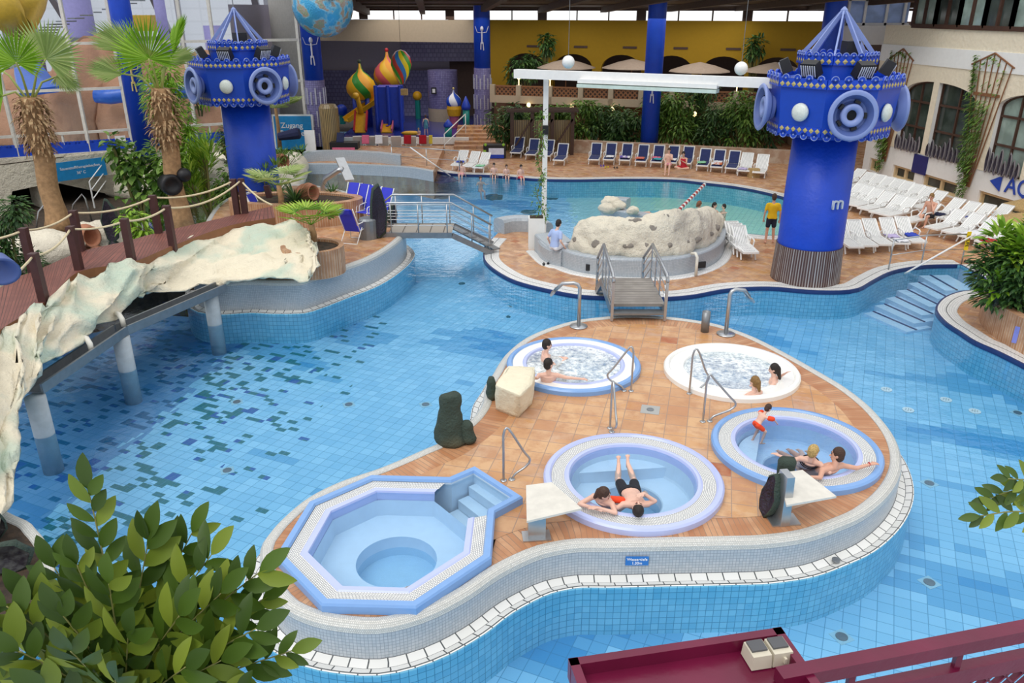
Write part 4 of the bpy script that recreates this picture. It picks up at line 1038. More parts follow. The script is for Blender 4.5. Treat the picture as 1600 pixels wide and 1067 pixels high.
# rock standing on it
top_px = [(893,352),(912,345),(925,348),(940,347),(957,340),(985,335),(1015,333),(1030,333),(1062,330),(1095,329),(1115,328),(1124,342)]
cwi = [p for p in inset(cw, .30, False)]; _k = min(range(len(cwi)), key=lambda i: (cwi[i]-P(893, 417, .05)).length); cwr = resamp(cwi[_k:-1], len(top_px)); rs = []
for i, (p, (px, py)) in enumerate(zip(cwr, top_px)):
    zt_ = ZT(p+Vector((0, .45, 0)), py); nrm = (inset(cwr, 1, False)[i]-p).normalized()
    rs.append([p+Vector((0, 0, .56)), p+nrm*.03+Vector((0, 0, .95)), p+nrm*.12+Vector((0, 0, .6+(zt_-.6)*.75)), p+nrm*.3+Vector((0, 0, zt_)), p+nrm*.55+Vector((0, 0, zt_)), p+nrm*.75+Vector((0, 0, .6+(zt_-.6)*.6)), p+nrm*.7+Vector((0, 0, .56))])
for r_ in rs:
    for q in r_: q.z = q.z-.05+.05
rs = [[Vector((q.x, q.y, q.z if q.z < 3 else 3)) for q in r_] for r_ in rs]
cc = [param(rs, k, 34) for k in range(7)]; b = MB(); b.rings([[cc[k][i] for k in range(7)] for i in range(34)])
o = rockify(b, 'rock_wall', 'white_rock', amp=.17, s=1.5, sub=3, octv=5, seed=5, ridge=.4); tag(o, 'long cream coral-like rock on the curved tiled wall of the middle deck', 'rock')
for i, (px, py) in enumerate(((1018,358),(1036,375),(1080,362),(1068,378),(930,352),(984,345),(1040,342),(905,362),(1005,385))):
    pass
# stones set in the rock
for i, (px, py) in enumerate(((912,352),(903,372),(930,378),(980,347),(999,345),(1017,358),(1037,373),(1082,364),(1069,380),(1035,340),(1108,365),(1112,352),(979,380),(1012,389),(1040,388))):
    # first hit along the ray on the rock front
    ry = ray(px, py); best = None
    for k in range(1, 34):
        for j in range(1, 5):
            q = cc[j][k]; tt_ = (q-C0).dot(ry)/ry.dot(ry); d = (C0+ry*tt_-q).length
            if best is None or d < best[0]: best = (d, q)
    q = best[1]; b = MB(); b.sph((0, 0, 0), rnd.uniform(.10, .18), 10, 7, (1.3, .5, .8)); o = rockify(b, 'embedded_stone', M.setdefault('grey_stone', mat('grey_stone', '968e84', .8, var=.3, bump=.6)), rock if 0 else None, .05, 5, 0, i); o.location = q+Vector((0, -.04, 0)); o['label'] = 'grey rough stone set in the long cream rock of the middle deck'; o['category'] = 'stone'; o['group'] = 'grey stones set in the cream rock'
# bench and low wall left of it
be = spline([P(x, y, .05) for x, y in [(838,388),(842,402),(857,413),(876,418)]], False, .15)
o = wallstrip(be, .95, .05, .62, 'bench', 'walltile', rnd_=.1); tag(o, 'curved grey tiled bench the man in the light blue shirt sits on', 'bench')
lw = spline([P(x, y, .05) for x, y in [(788,366),(800,363),(815,362),(830,364),(842,372)]], False, .15)
o = wallstrip(lw, .55, .05, .60, 'low_wall', 'walltile', rnd_=.14); tag(o, 'low rounded grey tiled wall between the steel bridge and the white planter', 'wall')
pl = P(838, 391, .05); pt = thing('planter_box', 'tall square white planter with a thin climbing plant', 'planter', (pl.x, pl.y+.3, .05))
b = MB(); b.box((0, 0, .55), (.55, .5, 1.1)); b.build('box', 'white_plaster', pt); b = MB(); b.box((0, 0, 1.09), (.46, .42, .06)); b.build('earth', 'soil', pt)
# white pole and long beam
pb = Vector((1.15, 28.2, .05)); gt = thing('post', 'tall white post carrying the long white beam', 'post', pb)
b = MB(); b.beam((0, 0, 0), (0, 0, 5.6), .17, .17, up=(0, 1, 0)); b.build('pole', 'white', gt)
b = MB(); b.box((.0, -.18, 3.9), (.2, .2, .3)); b.build('lamp_box', 'black', gt)
zb_ = 5.86; bm_a = PY(806, 115, 28.3); bm_b = PY(1242, 131, 23.9)
bm_a.z = ZT(bm_a, 115); g = thing('beam', 'long white horizontal beam from the white post to the right tower', 'beam', bm_a)
b = MB(); b.beam((0, 0, 0), bm_b-bm_a, .3, .28); b.build('timber', 'white', g)
A = PY(905, 126, 26.9)-bm_a; B = PY(1122, 135, 24.9)-bm_a
b = MB(); b.beam(A, B, .3, .12); o = b.build('awning_case', 'white', g); b = MB(); b.beam(A-Vector((0, 0, .14)), B-Vector((0, 0, .14)), .42, .10); b.build('rolled_awning', M.setdefault('mint', mat('pale_mint_canvas', 'c9dcd4', .7)), o)
# ---- pool bench islet with cream stones
ib = spline([P(x, y, 0) for x, y in [(1010,352),(975,345),(948,340),(938,332),(945,324),(962,320),(985,322)]], False, .2)
o = wallstrip(ib, .5, ZF, .38, 'curved_pool_wall', 'walltile', side=-1); tag(o, 'curved grey tiled wall rising from the far pool behind the cream rock', 'wall')
for i, (px, py, r_) in enumerate(((948,326,.28),(955,318,.34),(965,322,.25),(988,330,.22))):
    p = P(px, py, .5); b = MB(); b.sph((0, 0, 0), r_, 12, 8, (1.2, 1, .8)); o = rockify(b, 'boulder', 'white_rock', None, .08, 3, 1, i); o.location = p; tag(o, 'cream boulder on the curved wall in the far pool', 'rock', 'cream boulders on the curved pool wall')
# rope of red and white floats
fa, fb = P(1101, 288, .03), P(1056, 333, .03); n = 22
ro = thing('float_line', 'red and white float line across the far pool', 'float line', fa)
M['red'] = mat('red_plastic', 'b02a2a', .4)
for i in range(n):
    a = (fb-fa)*(i/n); c_ = (fb-fa)*((i+.85)/n); b = MB(); b.tube([a, c_], .075, 8); b.build('float', 'red' if i % 2 else 'white', ro, True)
# pipe shower spouts
def spout(base, h, dx, dy, r_, label, head=True):
    t = thing('water_spout', label, 'spout', base); b = MB(); d = Vector((dx, dy, 0)); k = [Vector(), Vector((0, 0, h*.9)), Vector((0, 0, h*.97))+d*.08, Vector((0, 0, h))+d*.25, Vector((0, 0, h*.97))+d*.7, Vector((0, 0, h*.80))+d]
    b.tube(k, r_, 12); b.build('pipe', 'silver', t, True)
    b = MB(); b.lathe([(.22, 0), (.22, .02), (r_, .03)], n=24); b.build('base_plate', 'silver', t, True)
    if head: b = MB(); b.beam(k[-1]-d*.02, k[-1]+d*.14-Vector((0, 0, .1)), .3, .05); b.build('nozzle', 'silver', t)
    return t
spout(P(904, 510, ZI), 1.12, -.60, .12, .045, 'curved steel water spout at the back edge, left of the plank bridge')
spout(P(1134, 522, ZI), 1.12, .50, .15, .05, 'curved steel water spout on a round plate, right of the plank bridge')
p = P(1101, 518, ZI); b = MB(); b.lathe([(.10, 0), (.10, .52), (.085, .52), (.085, .3)], n=20); o = b.build('steel_bin', 'steel_d', None, True); o.location = p; tag(o, 'small upright steel cylinder beside the right water spout', 'bin')
# left pool mushroom pipe
p = P(507, 312, .95); t = thing('water_cannon', 'bent steel pipe with a flat cross nozzle in the far brick planter', 'spout', p); b = MB()
b.tube([(0, 0, -.2), (0, 0, .55), (.1, -.02, .8), (.65, -.1, 1.15), (.85, -.15, 1.2)], .11, 12); b.build('pipe', 'silver', t, True); b = MB(); b.beam((.62, .5, 1.5), (1.15, -.55, .85), .35, .08); b.build('nozzle', 'silver', t)
# handrails of the tubs
def grab(px, py, dx, dy, label, ht=1.0, reach=.45):
    base = P(px, py, ZI); t = thing('grab_rail', label, 'handrail', base); d = Vector((dx, dy, 0)).normalized()
    b = MB(); pts = spline([Vector((0, 0, 0)), Vector((0, 0, .5*ht)), Vector((0, 0, .86*ht)), d*.05+Vector((0, 0, .99*ht)), d*.13+Vector((0, 0, .90*ht)), d*reach*.75+Vector((0, 0, .52*ht)), d*reach+Vector((0, 0, .34*ht)), d*reach*.85+Vector((0, 0, .22*ht)), d*.2+Vector((0, 0, .1*ht)), d*.14+Vector((0, 0, 0))], False, .05)
    b.tube(pts, .021, 8); b.build('tube', 'silver', t, True)
    for q in (Vector(), d*.14): b = MB(); b.lathe([(.055, 0), (.055, .012), (.03, .02)], c=q, n=14); b.build('flange', 'silver', t, True)
grab(787, 751, 1, .25, 'steel grab rail beside the octagonal pool steps'); grab(953, 669, .12, -1, 'steel grab rail at the back edge of the front lilac tub'); grab(986, 611, -1, .1, 'steel grab rail at the foaming green tub', reach=.5)
grab(1077, 615, 1, .1, 'steel grab rail at the white-rimmed tub', reach=.38); grab(1098, 659, 1, .15, 'steel grab rail at the blue tub with the toddler', reach=.62)
# steel sunbed tables
def sail(quad, z, pedpx, label, blade=False):
    q = [P(x, y, z) for x, y in quad]; base = P(*pedpx, ZI); t = thing('bench_table', label, 'bench', base)
    pts = [Vector((p.x, p.y, 0))-Vector((base.x, base.y, 0)) for p in q]
    if sum(pts[i].x*pts[(i+1) % 4].y-pts[(i+1) % 4].x*pts[i].y for i in range(4)) < 0: pts.reverse()
    b = MB(); b.prism(pts, z-ZI-.035, z-ZI, bottom=True); b.build('top', M.setdefault('offwhite_top', mat('off_white_top', 'dedad0', .5)), t)
    b = MB(); c_ = sum(pts, Vector())/4
    if not blade:
        b.box((0, 0, (z-ZI)/2), (.26, .12, z-ZI-.02), .1); b.build('pedestal', 'silver', t); b = MB(); b.box((0, 0, .01), (.42, .25, .02), .1); b.build('foot_plate', 'silver', t)
    else:
        b.box((-.02, 0, .42), (.15, .32, .84), .15, taper=.8); b.build('pedestal', 'silver', t); b = MB(); b.box((.02, 0, .01), (.45, .3, .02), .1); b.build('foot_plate', 'silver', t)
    return t
sail([(822,758),(862,753),(909,794),(823,814)], ZI+.42, (838,838), 'off-white tapered bench top on a steel pedestal, left of the front lilac tub')
sail([(1216,739),(1254,734),(1307,775),(1229,789)], ZI+.5, (1221,813), 'off-white tapered bench top on a steel pedestal beside the tall amethyst', True)
# free geodes and rocks on the island
def big_geode(base, h, wd, yaw, label, dark='amethyst', lean=0):
    nrm = Vector((cos(yaw), sin(yaw), 0)); up_ = Vector((lean, 0, 1)).normalized(); o1, o2 = geode(None, h, wd, nrm, up_, seed=int(h*100))
    b = MB(); b.rings([[q*.82-nrm*.16+up_*h*.06 for q in o1], [q-nrm*.06 for q in o1], [q+nrm*.03 for q in o1], [q+nrm*.04 for q in o2]], cap1=False)
    m = rockify(b, 'amethyst_geode', 'green_rock', None, .03, 3, 0, 2); m.location = base; c = MB(); k = c.vs([q+nrm*.035 for q in o2]+[up_*h*.45-nrm*.04]); [c.face((k+j, k+(j+1) % 14, k+14)) for j in range(14)]; c.build('crystals', dark, m); tag(m, label, 'geode'); return m
big_geode(P(1193, 806, ZI), .78, .36, R(-160), 'tall amethyst geode beside the second steel bench pedestal', lean=.12)
p = P(1226, 742, ZI+.2); b = MB(); b.rings([[Vector((.13*cos(a), .1*sin(a), z)) for a in [2*pi*j/8 for j in range(8)]] for z in (0, .2, .4, .5)]); o = rockify(b, 'standing_stone', 'green_rock', None, .03, 4, 1, 3); o.location = (p.x, p.y, ZI); tag(o, 'small dark standing stone at the edge of the blue tub, behind the bench table', 'stone')
b = MB(); rs = []
for z, x, w1, w2 in ((0, 0, .30, .25), (.2, -.02, .28, .22), (.45, -.03, .22, .2), (.7, -.03, .2, .17), (.88, .0, .2, .15), (.97, .04, .12, .1)): rs.append([Vector((x+w1*cos(a), w2*sin(a), z)) for a in [2*pi*j/9 for j in range(9)]])
b.rings(rs); b.rings([[Vector((.27+.16*cos(a)*k_, -.02+.14*sin(a)*k_, z)) for a in [2*pi*j/7 for j in range(7)]] for z, k_ in ((.02, 1), (.2, 1), (.36, .8), (.44, .4))])
o = rockify(b, 'standing_stone', 'green_rock', None, .05, 3, 2, 8); o.location = P(707, 690, ZI); tag(o, 'tall dark green boulder on the waist of the island, beside the water', 'stone')
# square cream rock
q = [P(x, y, ZI+.62) for x, y in [(774,602),(794,571),(836,573),(832,600),(812,618)]]; base = P(800, 640, ZI)
mx = [P(x, y, ZI) for x, y in [(774,640),(790,605),(834,602),(832,632),(810,653)]]
b = MB(); b.rings([[p-base for p in mx], [p.lerp(r_, .5)-base for p, r_ in zip(mx, q)], [r_-base for r_ in q], [r_.lerp(sum(q, Vector())/5, .15)-base+Vector((0, 0, .03)) for r_ in q]])
o = rockify(b, 'boulder', M.setdefault('cream_rock2', rockmat('cream_rock_block', 'e9e0c6', 'd2c8ac', .3, .5)), None, .03, 3, 3, 4, 4, True, 0, 0); o.location = base; tag(o, 'squarish cream rock block beside the foaming tub', 'rock')
p = P(768, 622, ZI); b = MB(); b.rings([[Vector((.09*cos(a)*k_, .12*sin(a)*k_, z)) for a in [2*pi*j/8 for j in range(8)]] for z, k_ in ((0, 1), (.25, 1), (.45, .6))]); o = rockify(b, 'standing_stone', 'green_rock', None, .03, 4, 1, 13); o.location = p; tag(o, 'dark mossy stone behind the squarish cream rock', 'stone')
# depth sign
wy = P(1003, 878, .3); sgn = thing('depth_sign', 'small blue water depth sign on the front wall of the island', 'sign', (0, 0, 0))
best = min(((q-P(1003, 875, .3)).length, q) for q in [Vector((p.x, p.y, .3)) for p in isl]); pp_ = best[1]
sgn.location = pp_+Vector((0, -.02, -.0)); b = MB(); b.box((0, 0, 0), (.34, .016, .15)); b.build('plate', M.setdefault('signblue', mat('sign_blue', '2f78c8', .4)), sgn)
text('Wassertiefe', .062, (0, -.010, .032), (pi/2, 0, 0), 'letterwhite', sgn, font_bold=True); text('1.30m', .062, (0, -.010, -.035), (pi/2, 0, 0), 'letterwhite', sgn, font_bold=True)
# drains and grates
for i, (px, py) in enumerate(((1315,995),(1452,910),(1452,755),(370,628),(545,632),(665,632),(1570,755),(355,735),(1590,645),(800,478))):
    p = P(px, py, ZF+.004); t = thing('floor_drain', 'round grey drain in a square tile on the pool floor', 'drain', p, group='square drains on the pool floor'); b = MB(); b.box((0, 0, 0), (.26, .26, .006), R(24)); b.build('tile', M.setdefault('dtile', mat('pale_tile', 'a9cddc', .4)), t); b = MB(); b.lathe([(.09, .003), (.09, .012), (.01, .012)], n=16); b.build('grate', 'steel_d', t)
for i, (px, py) in enumerate(((1385,609),(1419,641),(1478,625),(1523,643))):
    p = P(px, py, ZF+.004); t = thing('floor_inlet', 'round white perforated inlet on the pool floor right of the island', 'inlet', p, group='white inlets on the pool floor'); b = MB(); b.lathe([(.13, .0), (.13, .02), (.01, .02)], n=20); b.build('disc', 'white', t); b = MB()
    for j in range(7): a = 2*pi*j/6; b.box((.06*cos(a)*(j < 6), .06*sin(a)*(j < 6), .021), (.03, .015, .004), a)
    b.build('holes', 'steel_d', t)
p = P(1016, 640, ZI+.004); t = thing('deck_drain', 'square mosaic deck drain with a round grate, middle of the island', 'drain', p); b = MB(); b.box((0, 0, 0), (.36, .36, .006), R(-14)); b.build('tile', 'mosaic', t); b = MB(); b.lathe([(.07, .003), (.07, .012), (.01, .012)], n=16); b.build('grate', 'steel_d', t)
p = P(1306, 876, .05); b = MB(); b.lathe([(.06, 0), (.06, .03), (.03, .03)], n=14); o = b.build('gutter_inlet', 'steel_d'); o.location = p; tag(o, 'small round steel inlet in the white gutter at the front right of the island', 'drain')

# dark mosaic motifs laid in the pool floor
M['mosaic_teal'] = mat('dark_teal_mosaic', '1f6470', .4, var=.2)
for i, (px, py, w_, h_) in enumerate(((687,307,35,9),(772,308,35,10),(862,309,22,7),(825,331,28,8),(636,443,9,4),(721,443,12,4),(794,495,8,4),(981,300,8,3),(1065,298,8,3),(450,473,14,5),(1515,445,10,3))):
    r = random.Random(i+90); c_ = P(px, py, ZF); wx = (P(px+w_/2, py, ZF)-c_).length; wy = (P(px, py-h_/2, ZF)-c_).length; n = 18; pts = []
    for j in range(n): a = 2*pi*j/n; k = r.uniform(.75, 1.1); pts.append((c_.x+wx*k*cos(a), c_.y+wy*k*sin(a)))
    b = MB(); b.prism(pts, ZF, ZF+.006); b.build('mosaic_motif', 'mosaic_teal', pf)
# ================================================================ SUNLOUNGERS AND CHAIRS
M['slat'] = uvtile('white_plastic_slats', 'eeeeec', 'e6e6e4', '8f9092', .055, .9, .008, 0, .4)
M['navycushion'] = mat('navy_cushion', '2c3768', .9, var=.15)
M['chairblue'] = mat('bright_blue_mesh', '2f38c8', .7, var=.08)
M['toweltone'] = mat('pale_towel', 'dcdff0', .95)
def slab3(b, a, c, w_, th_):          # panel from a to c (in yz plane), width w_
    a, c = Vector(a), Vector(c); d = (c-a).normalized(); n = Vector((0, -d.z, d.y)); L = (c-a).length
    k = b.vs([a+Vector((-w_/2, 0, 0)), a+Vector((w_/2, 0, 0)), c+Vector((w_/2, 0, 0)), c+Vector((-w_/2, 0, 0)), a+Vector((-w_/2, 0, 0))-n*th_, a+Vector((w_/2, 0, 0))-n*th_, c+Vector((w_/2, 0, 0))-n*th_, c+Vector((-w_/2, 0, 0))-n*th_])
    b.face((k, k+1, k+2, k+3), ((0, 0), (w_, 0), (w_, L), (0, L)))
    for f in ((7, 6, 5, 4), (0, 4, 5, 1), (1, 5, 6, 2), (2, 6, 7, 3), (3, 7, 4, 0)): b.face([k+i for i in f], ((.03, .4),)*4)
def make_lounger(label, back=.42, cushion=None, arms=True, kind='white'):
    t = thing('sun_lounger', label, 'sun lounger'); W = .60 if kind == 'wide' else .52
    b = MB(); slab3(b, (0, .03, .34), (0, 1.1, .33), W-.08, .03); b.build('seat', 'slat', t)
    bk = Vector((0, 1.1+.80*cos(back*1.6), .33+.80*sin(back*1.6)))
    b = MB(); slab3(b, (0, 1.1, .33), bk, W-.06, .03); 
    b.build('backrest', 'slat', t)
    b = MB()
    for s in (-1, 1): b.beam((s*(W/2-.02), 0, .32), (s*(W/2-.02), 1.35, .32), .05, .07)
    b.beam((-W/2+.02, .02, .32), (W/2-.02, .02, .32), .06, .06); b.beam((-W/2+.02, 1.33, .32), (W/2-.02, 1.33, .32), .05, .05); b.build('frame', 'white', t)
    b = MB(); 
    d = (bk-Vector((0, 1.1, .33))).normalized()
    b.beam((-W/2+.02, bk.y, bk.z), (W/2-.02, bk.y, bk.z), .05, .05)
    for s in (-1, 1): b.beam(Vector((s*(W/2-.03), 1.1, .33)), Vector((s*(W/2-.03), bk.y, bk.z)), .05, .05)
    b.build('back_frame', 'white', t)
    for s in (-1, 1):
        b = MB(); b.tube([(s*(W/2-.03), .42, .32), (s*(W/2-.02), .22, .02)], .028, 6); b.build('leg', 'white', t)
        b = MB(); b.tube([(s*(W/2-.03), .95, .32), (s*(W/2-.02), 1.28, .02)], .028, 6); b.build('leg', 'white', t)
        if arms: b = MB(); b.tube([(s*(W/2+.01), .75, .32), (s*(W/2+.03), .72, .52), (s*(W/2+.03), .80, .56), (s*(W/2+.03), 1.12, .56), (s*(W/2), 1.22, .47)], .024, 6); b.build('armrest', 'white', t)
    if cushion:
        b = MB(); slab3(b, (0, .06, .39), (0, 1.1, .38), W-.1, .05); b.build('seat_cushion', cushion, t)
        b = MB(); e_ = Vector((0, 1.1, .38)).lerp(bk, .9)+Vector((0, -.03, .04)); slab3(b, (0, 1.12, .40), e_, W-.12, .05); b.build('back_cushion', cushion, t)
    return t
first = {}
def put_lounger(typ, foot, head, label, group, z=ZD, **k):
    f_ = P(foot[0], foot[1], z) if not isinstance(foot, Vector) else foot; h_ = P(head[0], head[1], z) if not isinstance(head, Vector) else head
    d = h_-f_; yaw = math.atan2(d.y, d.x)-pi/2
    if typ not in first:
        first[typ] = make_lounger(label, **k); t = first[typ]; t.location = f_; t.rotation_euler = (0, 0, yaw); t['group'] = group; return t
    return dup(first[typ], f_, yaw, label, group)
WH = dict(back=.38)
def hp(px, py, dx=-30, dy=33, hh=27): return (px+dx, py+dy), (px, py+hh)
# row by the tower
ordn = ['nearest the tower', 'second from the tower', 'third from the tower', 'fourth from the tower', 'fifth from the tower, at the pool rail']
for i, (fx, fy, hx, hy) in enumerate(((1336,401,1314,390),(1358,399,1335,387),(1383,397,1360,386),(1408,395,1386,384),(1434,393,1410,382))):
    put_lounger('w', (fx, fy), (hx-2, hy-6), 'white lounger in the row of five, '+ordn[i], 'white loungers beside the right tower', **WH)
# wall row (back) and front row
g1 = 'white loungers in the row along the right-hand wall'
back = [(1342,262),(1356,268),(1371,272),(1385,276),(1399,280),(1413,284),(1428,289),(1444,294),(1461,301),(1486,314),(1508,320),(1531,324),(1559,325)]
for i, (x, y) in enumerate(back):
    f_, h_ = hp(x, y, -34, 36, 29)
    put_lounger('w', f_, h_, 'white slatted lounger in the wall row, %s' % (['farthest one', 'second from the far end', 'third from the far end', 'fourth from the far end', 'fifth from the far end', 'sixth from the far end', 'seventh from the far end', 'eighth from the far end', 'the one the seated man uses', 'just right of the seated man', 'third from its near end', 'second from its near end', 'nearest the right edge'][i]), g1, **WH)
g2 = 'white loungers in the outer row facing the right-hand wall'
frt = [(1341,288),(1352,292),(1366,297),(1382,303),(1400,309),(1416,313),(1449,322),(1488,334),(1514,341),(1540,348),(1566,357)]
for i, (x, y) in enumerate(frt):
    f_, h_ = hp(x, y, -36, 36, 28)
    put_lounger('w', f_, h_, 'white slatted lounger in the outer row, %s' % (['partly behind the tower', 'second from the tower', 'third from the tower', 'fourth from the tower', 'fifth from the tower', 'sixth from the tower', 'last before the gap', 'first after the gap', 'second after the gap', 'draped with a white towel', 'closest to the leafy planter'][i]), g2, **WH)
# navy cushioned row, far side
g3 = 'white loungers with navy cushions on the far shore'
navy = [(933,229,'left end of the long navy row'),(956,229,'second in the long navy row, violet and white towels'),(981,230,'third in the long navy row, white towel'),(1006,232,'fourth in the long navy row, orange and pink towels'),(1030,233,'fifth in the long navy row, pink bag'),(1053,234,'behind the woman in the pale bikini'),(1076,235,'behind the woman in the red swimsuit'),(1102,239,'third from the right end of the navy row'),(1124,241,'second from the right end, draped in white towel'),(1147,243,'right end of the long navy row'),
        (815,218,'leftmost of the four by the bamboo hut'),(838,221,'second of the four by the bamboo hut'),(861,223,'third of the four by the bamboo hut'),(882,230,'rightmost of the four by the bamboo hut')]
for i, (x, y, l) in enumerate(navy):
    put_lounger('n', (x-6 if x > 900 else x-10, y+30), (x, y+20), 'white lounger with navy cushions, '+l, g3 if x > 900 else 'navy loungers by the bamboo hut', back=.55, cushion='navycushion', kind='wide')
for i, (x, y) in enumerate(((1166,250),(1190,253))):
    put_lounger('p', (x-6, y+27), (x, y+18), 'plain white reclining chair on the far shore, %s' % ('beside the navy row' if i == 0 else 'rightmost, beside the straw bag'), 'plain white chairs at the end of the navy row', back=.55, kind='wide')
for i, (x, y) in enumerate(((724,241),(742,243),(758,245))):
    put_lounger('w', (x-12, y+27), (x, y+19), 'white lounger at the far pool edge, %s' % ('with a blue and white towel' if i == 0 else 'middle of the three' if i == 1 else 'with a small green towel'), 'three white loungers at the far pool edge', **WH)
for i, x in enumerate((561,580,600,620,643,666)):
    _l = put_lounger('p', (x, 232), (x, 243), 'white lounger seen from behind before the play pool, %s' % (['left end','with a pink towel','with a white towel','bare, fourth from the left','with a red towel','right end, with a large red towel'][i]), 'white loungers before the play pool')
for i, (fx, fy, hx, hy) in enumerate(((1160,402,1136,377),(1166,406,1142,381),(1172,410,1148,385))):
    put_lounger('w', (fx, fy), (hx, hy), 'white lounger at the right end of the cream rock, %s of three' % (['rear','middle','front'][i]), 'three white loungers at the end of the cream rock', **WH)
# towels
LG = []
def snap(c, zs_=(.37, .45)):
    o = min(LG, key=lambda o: (o.matrix_basis @ Vector((0, .55, .35))-c).length); q = o.matrix_basis.inverted() @ c; nv = any('cushion' in ch.name for ch in o.children)
    return o.matrix_basis @ Vector((max(-.06, min(.06, q.x)), max(.3, min(.85, q.y)), zs_[1] if nv else zs_[0])), o.rotation_euler.z
def towel(c, w_, l_, m, label, yaw=0, drop=0, z=0):
    if not LG: LG.extend(o for o in bpy.data.objects if o.name.startswith('sun_lounger') and o.parent is None)
    if z == 0: c, yaw = snap(c); w_ = min(w_, .5)
    elif z > 1: c, yaw = snap(c); o = min(LG, key=lambda o: (o.matrix_basis @ Vector((0, .55, .35))-c).length); c = o.matrix_basis @ Vector((0, 1.66, .66)); z = R(42)
    b = MB(); n = 7; pts = [[Vector(((i/n-.5)*w_, (j/n-.5)*l_, .02+.035*noise.noise(Vector((i*1.3, j*1.1, c[0])))+ (-drop*abs(j/n-.5)**2*4))) for i in range(n+1)] for j in range(n+1)]
    k = b.vs([p for r_ in pts for p in r_]); kk = b.vs([p-Vector((0, 0, .025)) for r_ in pts for p in r_])
    for j in range(n):
        for i in range(n): a = k+j*(n+1)+i; b.face((a, a+1, a+n+2, a+n+1)); a += kk-k; b.face((a+n+1, a+n+2, a+1, a))
    ed = [i for i in range(n+1)]+[n+(n+1)*j for j in range(1, n+1)]+[(n+1)*n+i for i in range(n-1, -1, -1)]+[(n+1)*j for j in range(n-1, 0, -1)]
    for q in range(len(ed)): a, c2 = ed[q], ed[(q+1) % len(ed)]; b.face((k+a, kk+a, kk+c2, k+c2))
    o = b.build('towel', m, None, True); o.location = c; o.rotation_euler = (z, 0, yaw); tag(o, label, 'towel'); return o
for nm, c_ in (('t_white','e8e8ee'),('t_violet','6a52b8'),('t_pink','d86a8a'),('t_orange','d87848'),('t_red','b01828'),('t_lilac','c0b4dc'),('t_green','8ac8a0'),('t_teal','3a9cae'),('t_blue','3048b8'),('t_yellow','d8c040'),('t_navy','22284a')): M[nm] = mat(nm.replace('t_', 'towel_'), c_, .95, var=.15, vscale=15)
TL = [(954,254,'t_white','crumpled white towel on the second navy lounger'),(962,251,'t_violet','violet towel on the second navy lounger'),(975,251,'t_white','white towel on the third navy lounger'),(996,254,'t_orange','orange towel on the fourth navy lounger'),(990,258,'t_pink','pink towel on the fourth navy lounger'),(1022,258,'t_teal','teal patterned towel on the fifth navy lounger'),(1026,246,'t_pink','bright pink bundle on the fifth navy lounger'),(1043,262,'t_white','white towel under the woman in the pale bikini'),(1062,264,'t_green','pale green towel under the woman in red'),(1096,262,'t_white','white towel on the lounger third from the right end'),(1118,262,'t_orange','orange cloth on the second lounger from the right end'),(1124,250,'t_white','white towel over the backrest of the second lounger from the right'),(1140,266,'t_lilac','lilac patterned towel on the rightmost navy lounger')]
for i, (x, y, m, l) in enumerate(TL): towel(P(x, y, .50), .42, .5, m, l, rnd.uniform(-.5, .5))
for x, y, m, l in ((724,250,'t_blue','blue and white towel on the left white lounger at the far pool edge'),(752,262,'t_green','small pale green towel on the right white lounger at the far pool edge'),(1434,378,'t_white','white towel on the fifth lounger by the tower'),(1416,356,'t_blue','blue towel between the tower row and the wall rows'),(1373,364,'t_lilac','lilac towel on the third lounger by the tower'),(1503,337,'t_blue','blue cloth on the wall row lounger right of the seated man'),(1553,386-8,'t_red','red cloth on the lounger closest to the leafy planter'),(1467,333,'t_navy','dark clothes beside the seated man')):
    towel(P(x, y, .46), .42, .45, m, l, .3)
towel(P(1521,362,.46), .75, .9, 't_white', 'large white towel spread over a near lounger of the outer row', .6)
for i, m, l in ((4,'t_red','red towel hung over the fifth lounger before the play pool'),(5,'t_red','large red towel over the last lounger before the play pool'),(1,'t_pink','pink towel over the second lounger before the play pool'),(2,'t_white','white towel over the third lounger before the play pool'),(5,'t_yellow','yellow towel beside the large red one before the play pool')):
    c_ = P((561,580,600,620,643,666)[i]+(12 if m == 't_yellow' else 0), 232, ZD)+Vector((0, -1.70, .78)); o = towel(c_, .42 if m != 't_yellow' else .2, .5, m, l, 0, 0, .5); o.location = c_; o.rotation_euler = (R(72), 0, 0)
# deck clutter: shoes, sandals, bags
def shoes(px, py, m, label, z=ZD, s=1):
    t = thing('sandals', label, 'sandals', P(px, py, z))
    for s_ in (-1, 1):
        b = MB(); b.sph((s_*.07, s_*.03, .03), .12*s, 8, 5, (.42, 1, .22)); b.tube([(s_*.07-.04, .02, .03), (s_*.07, .03, .09), (s_*.07+.04, .02, .03)], .015, 5); b.build('sandal', m, t, True)
shoes(1512, 410, 'black', 'black sandals on the white pool edge by the entry steps', s=1.1); shoes(853, 414, 'black', 'black shoes on the deck below the bench with the seated man'); shoes(948, 262, 't_yellow', 'yellow sandals on the far deck before the navy loungers'); shoes(941, 260, 't_violet', 'violet sandals on the far deck before the navy loungers')
shoes(1455, 342, 'black', 'dark shoes on the deck before the seated man'); shoes(962, 263, 'black', 'dark sandals on the far deck beside the yellow pair')
b = MB(); b.box((0, 0, .22), (.55, .35, .44), taper=.9); o = b.build('straw_bag', M.setdefault('straw', mat('straw', 'b89a68', .9, var=.3, vscale=20))); o.location = P(1177, 277, ZD); tag(o, 'straw bag between the two plain white chairs', 'bag')
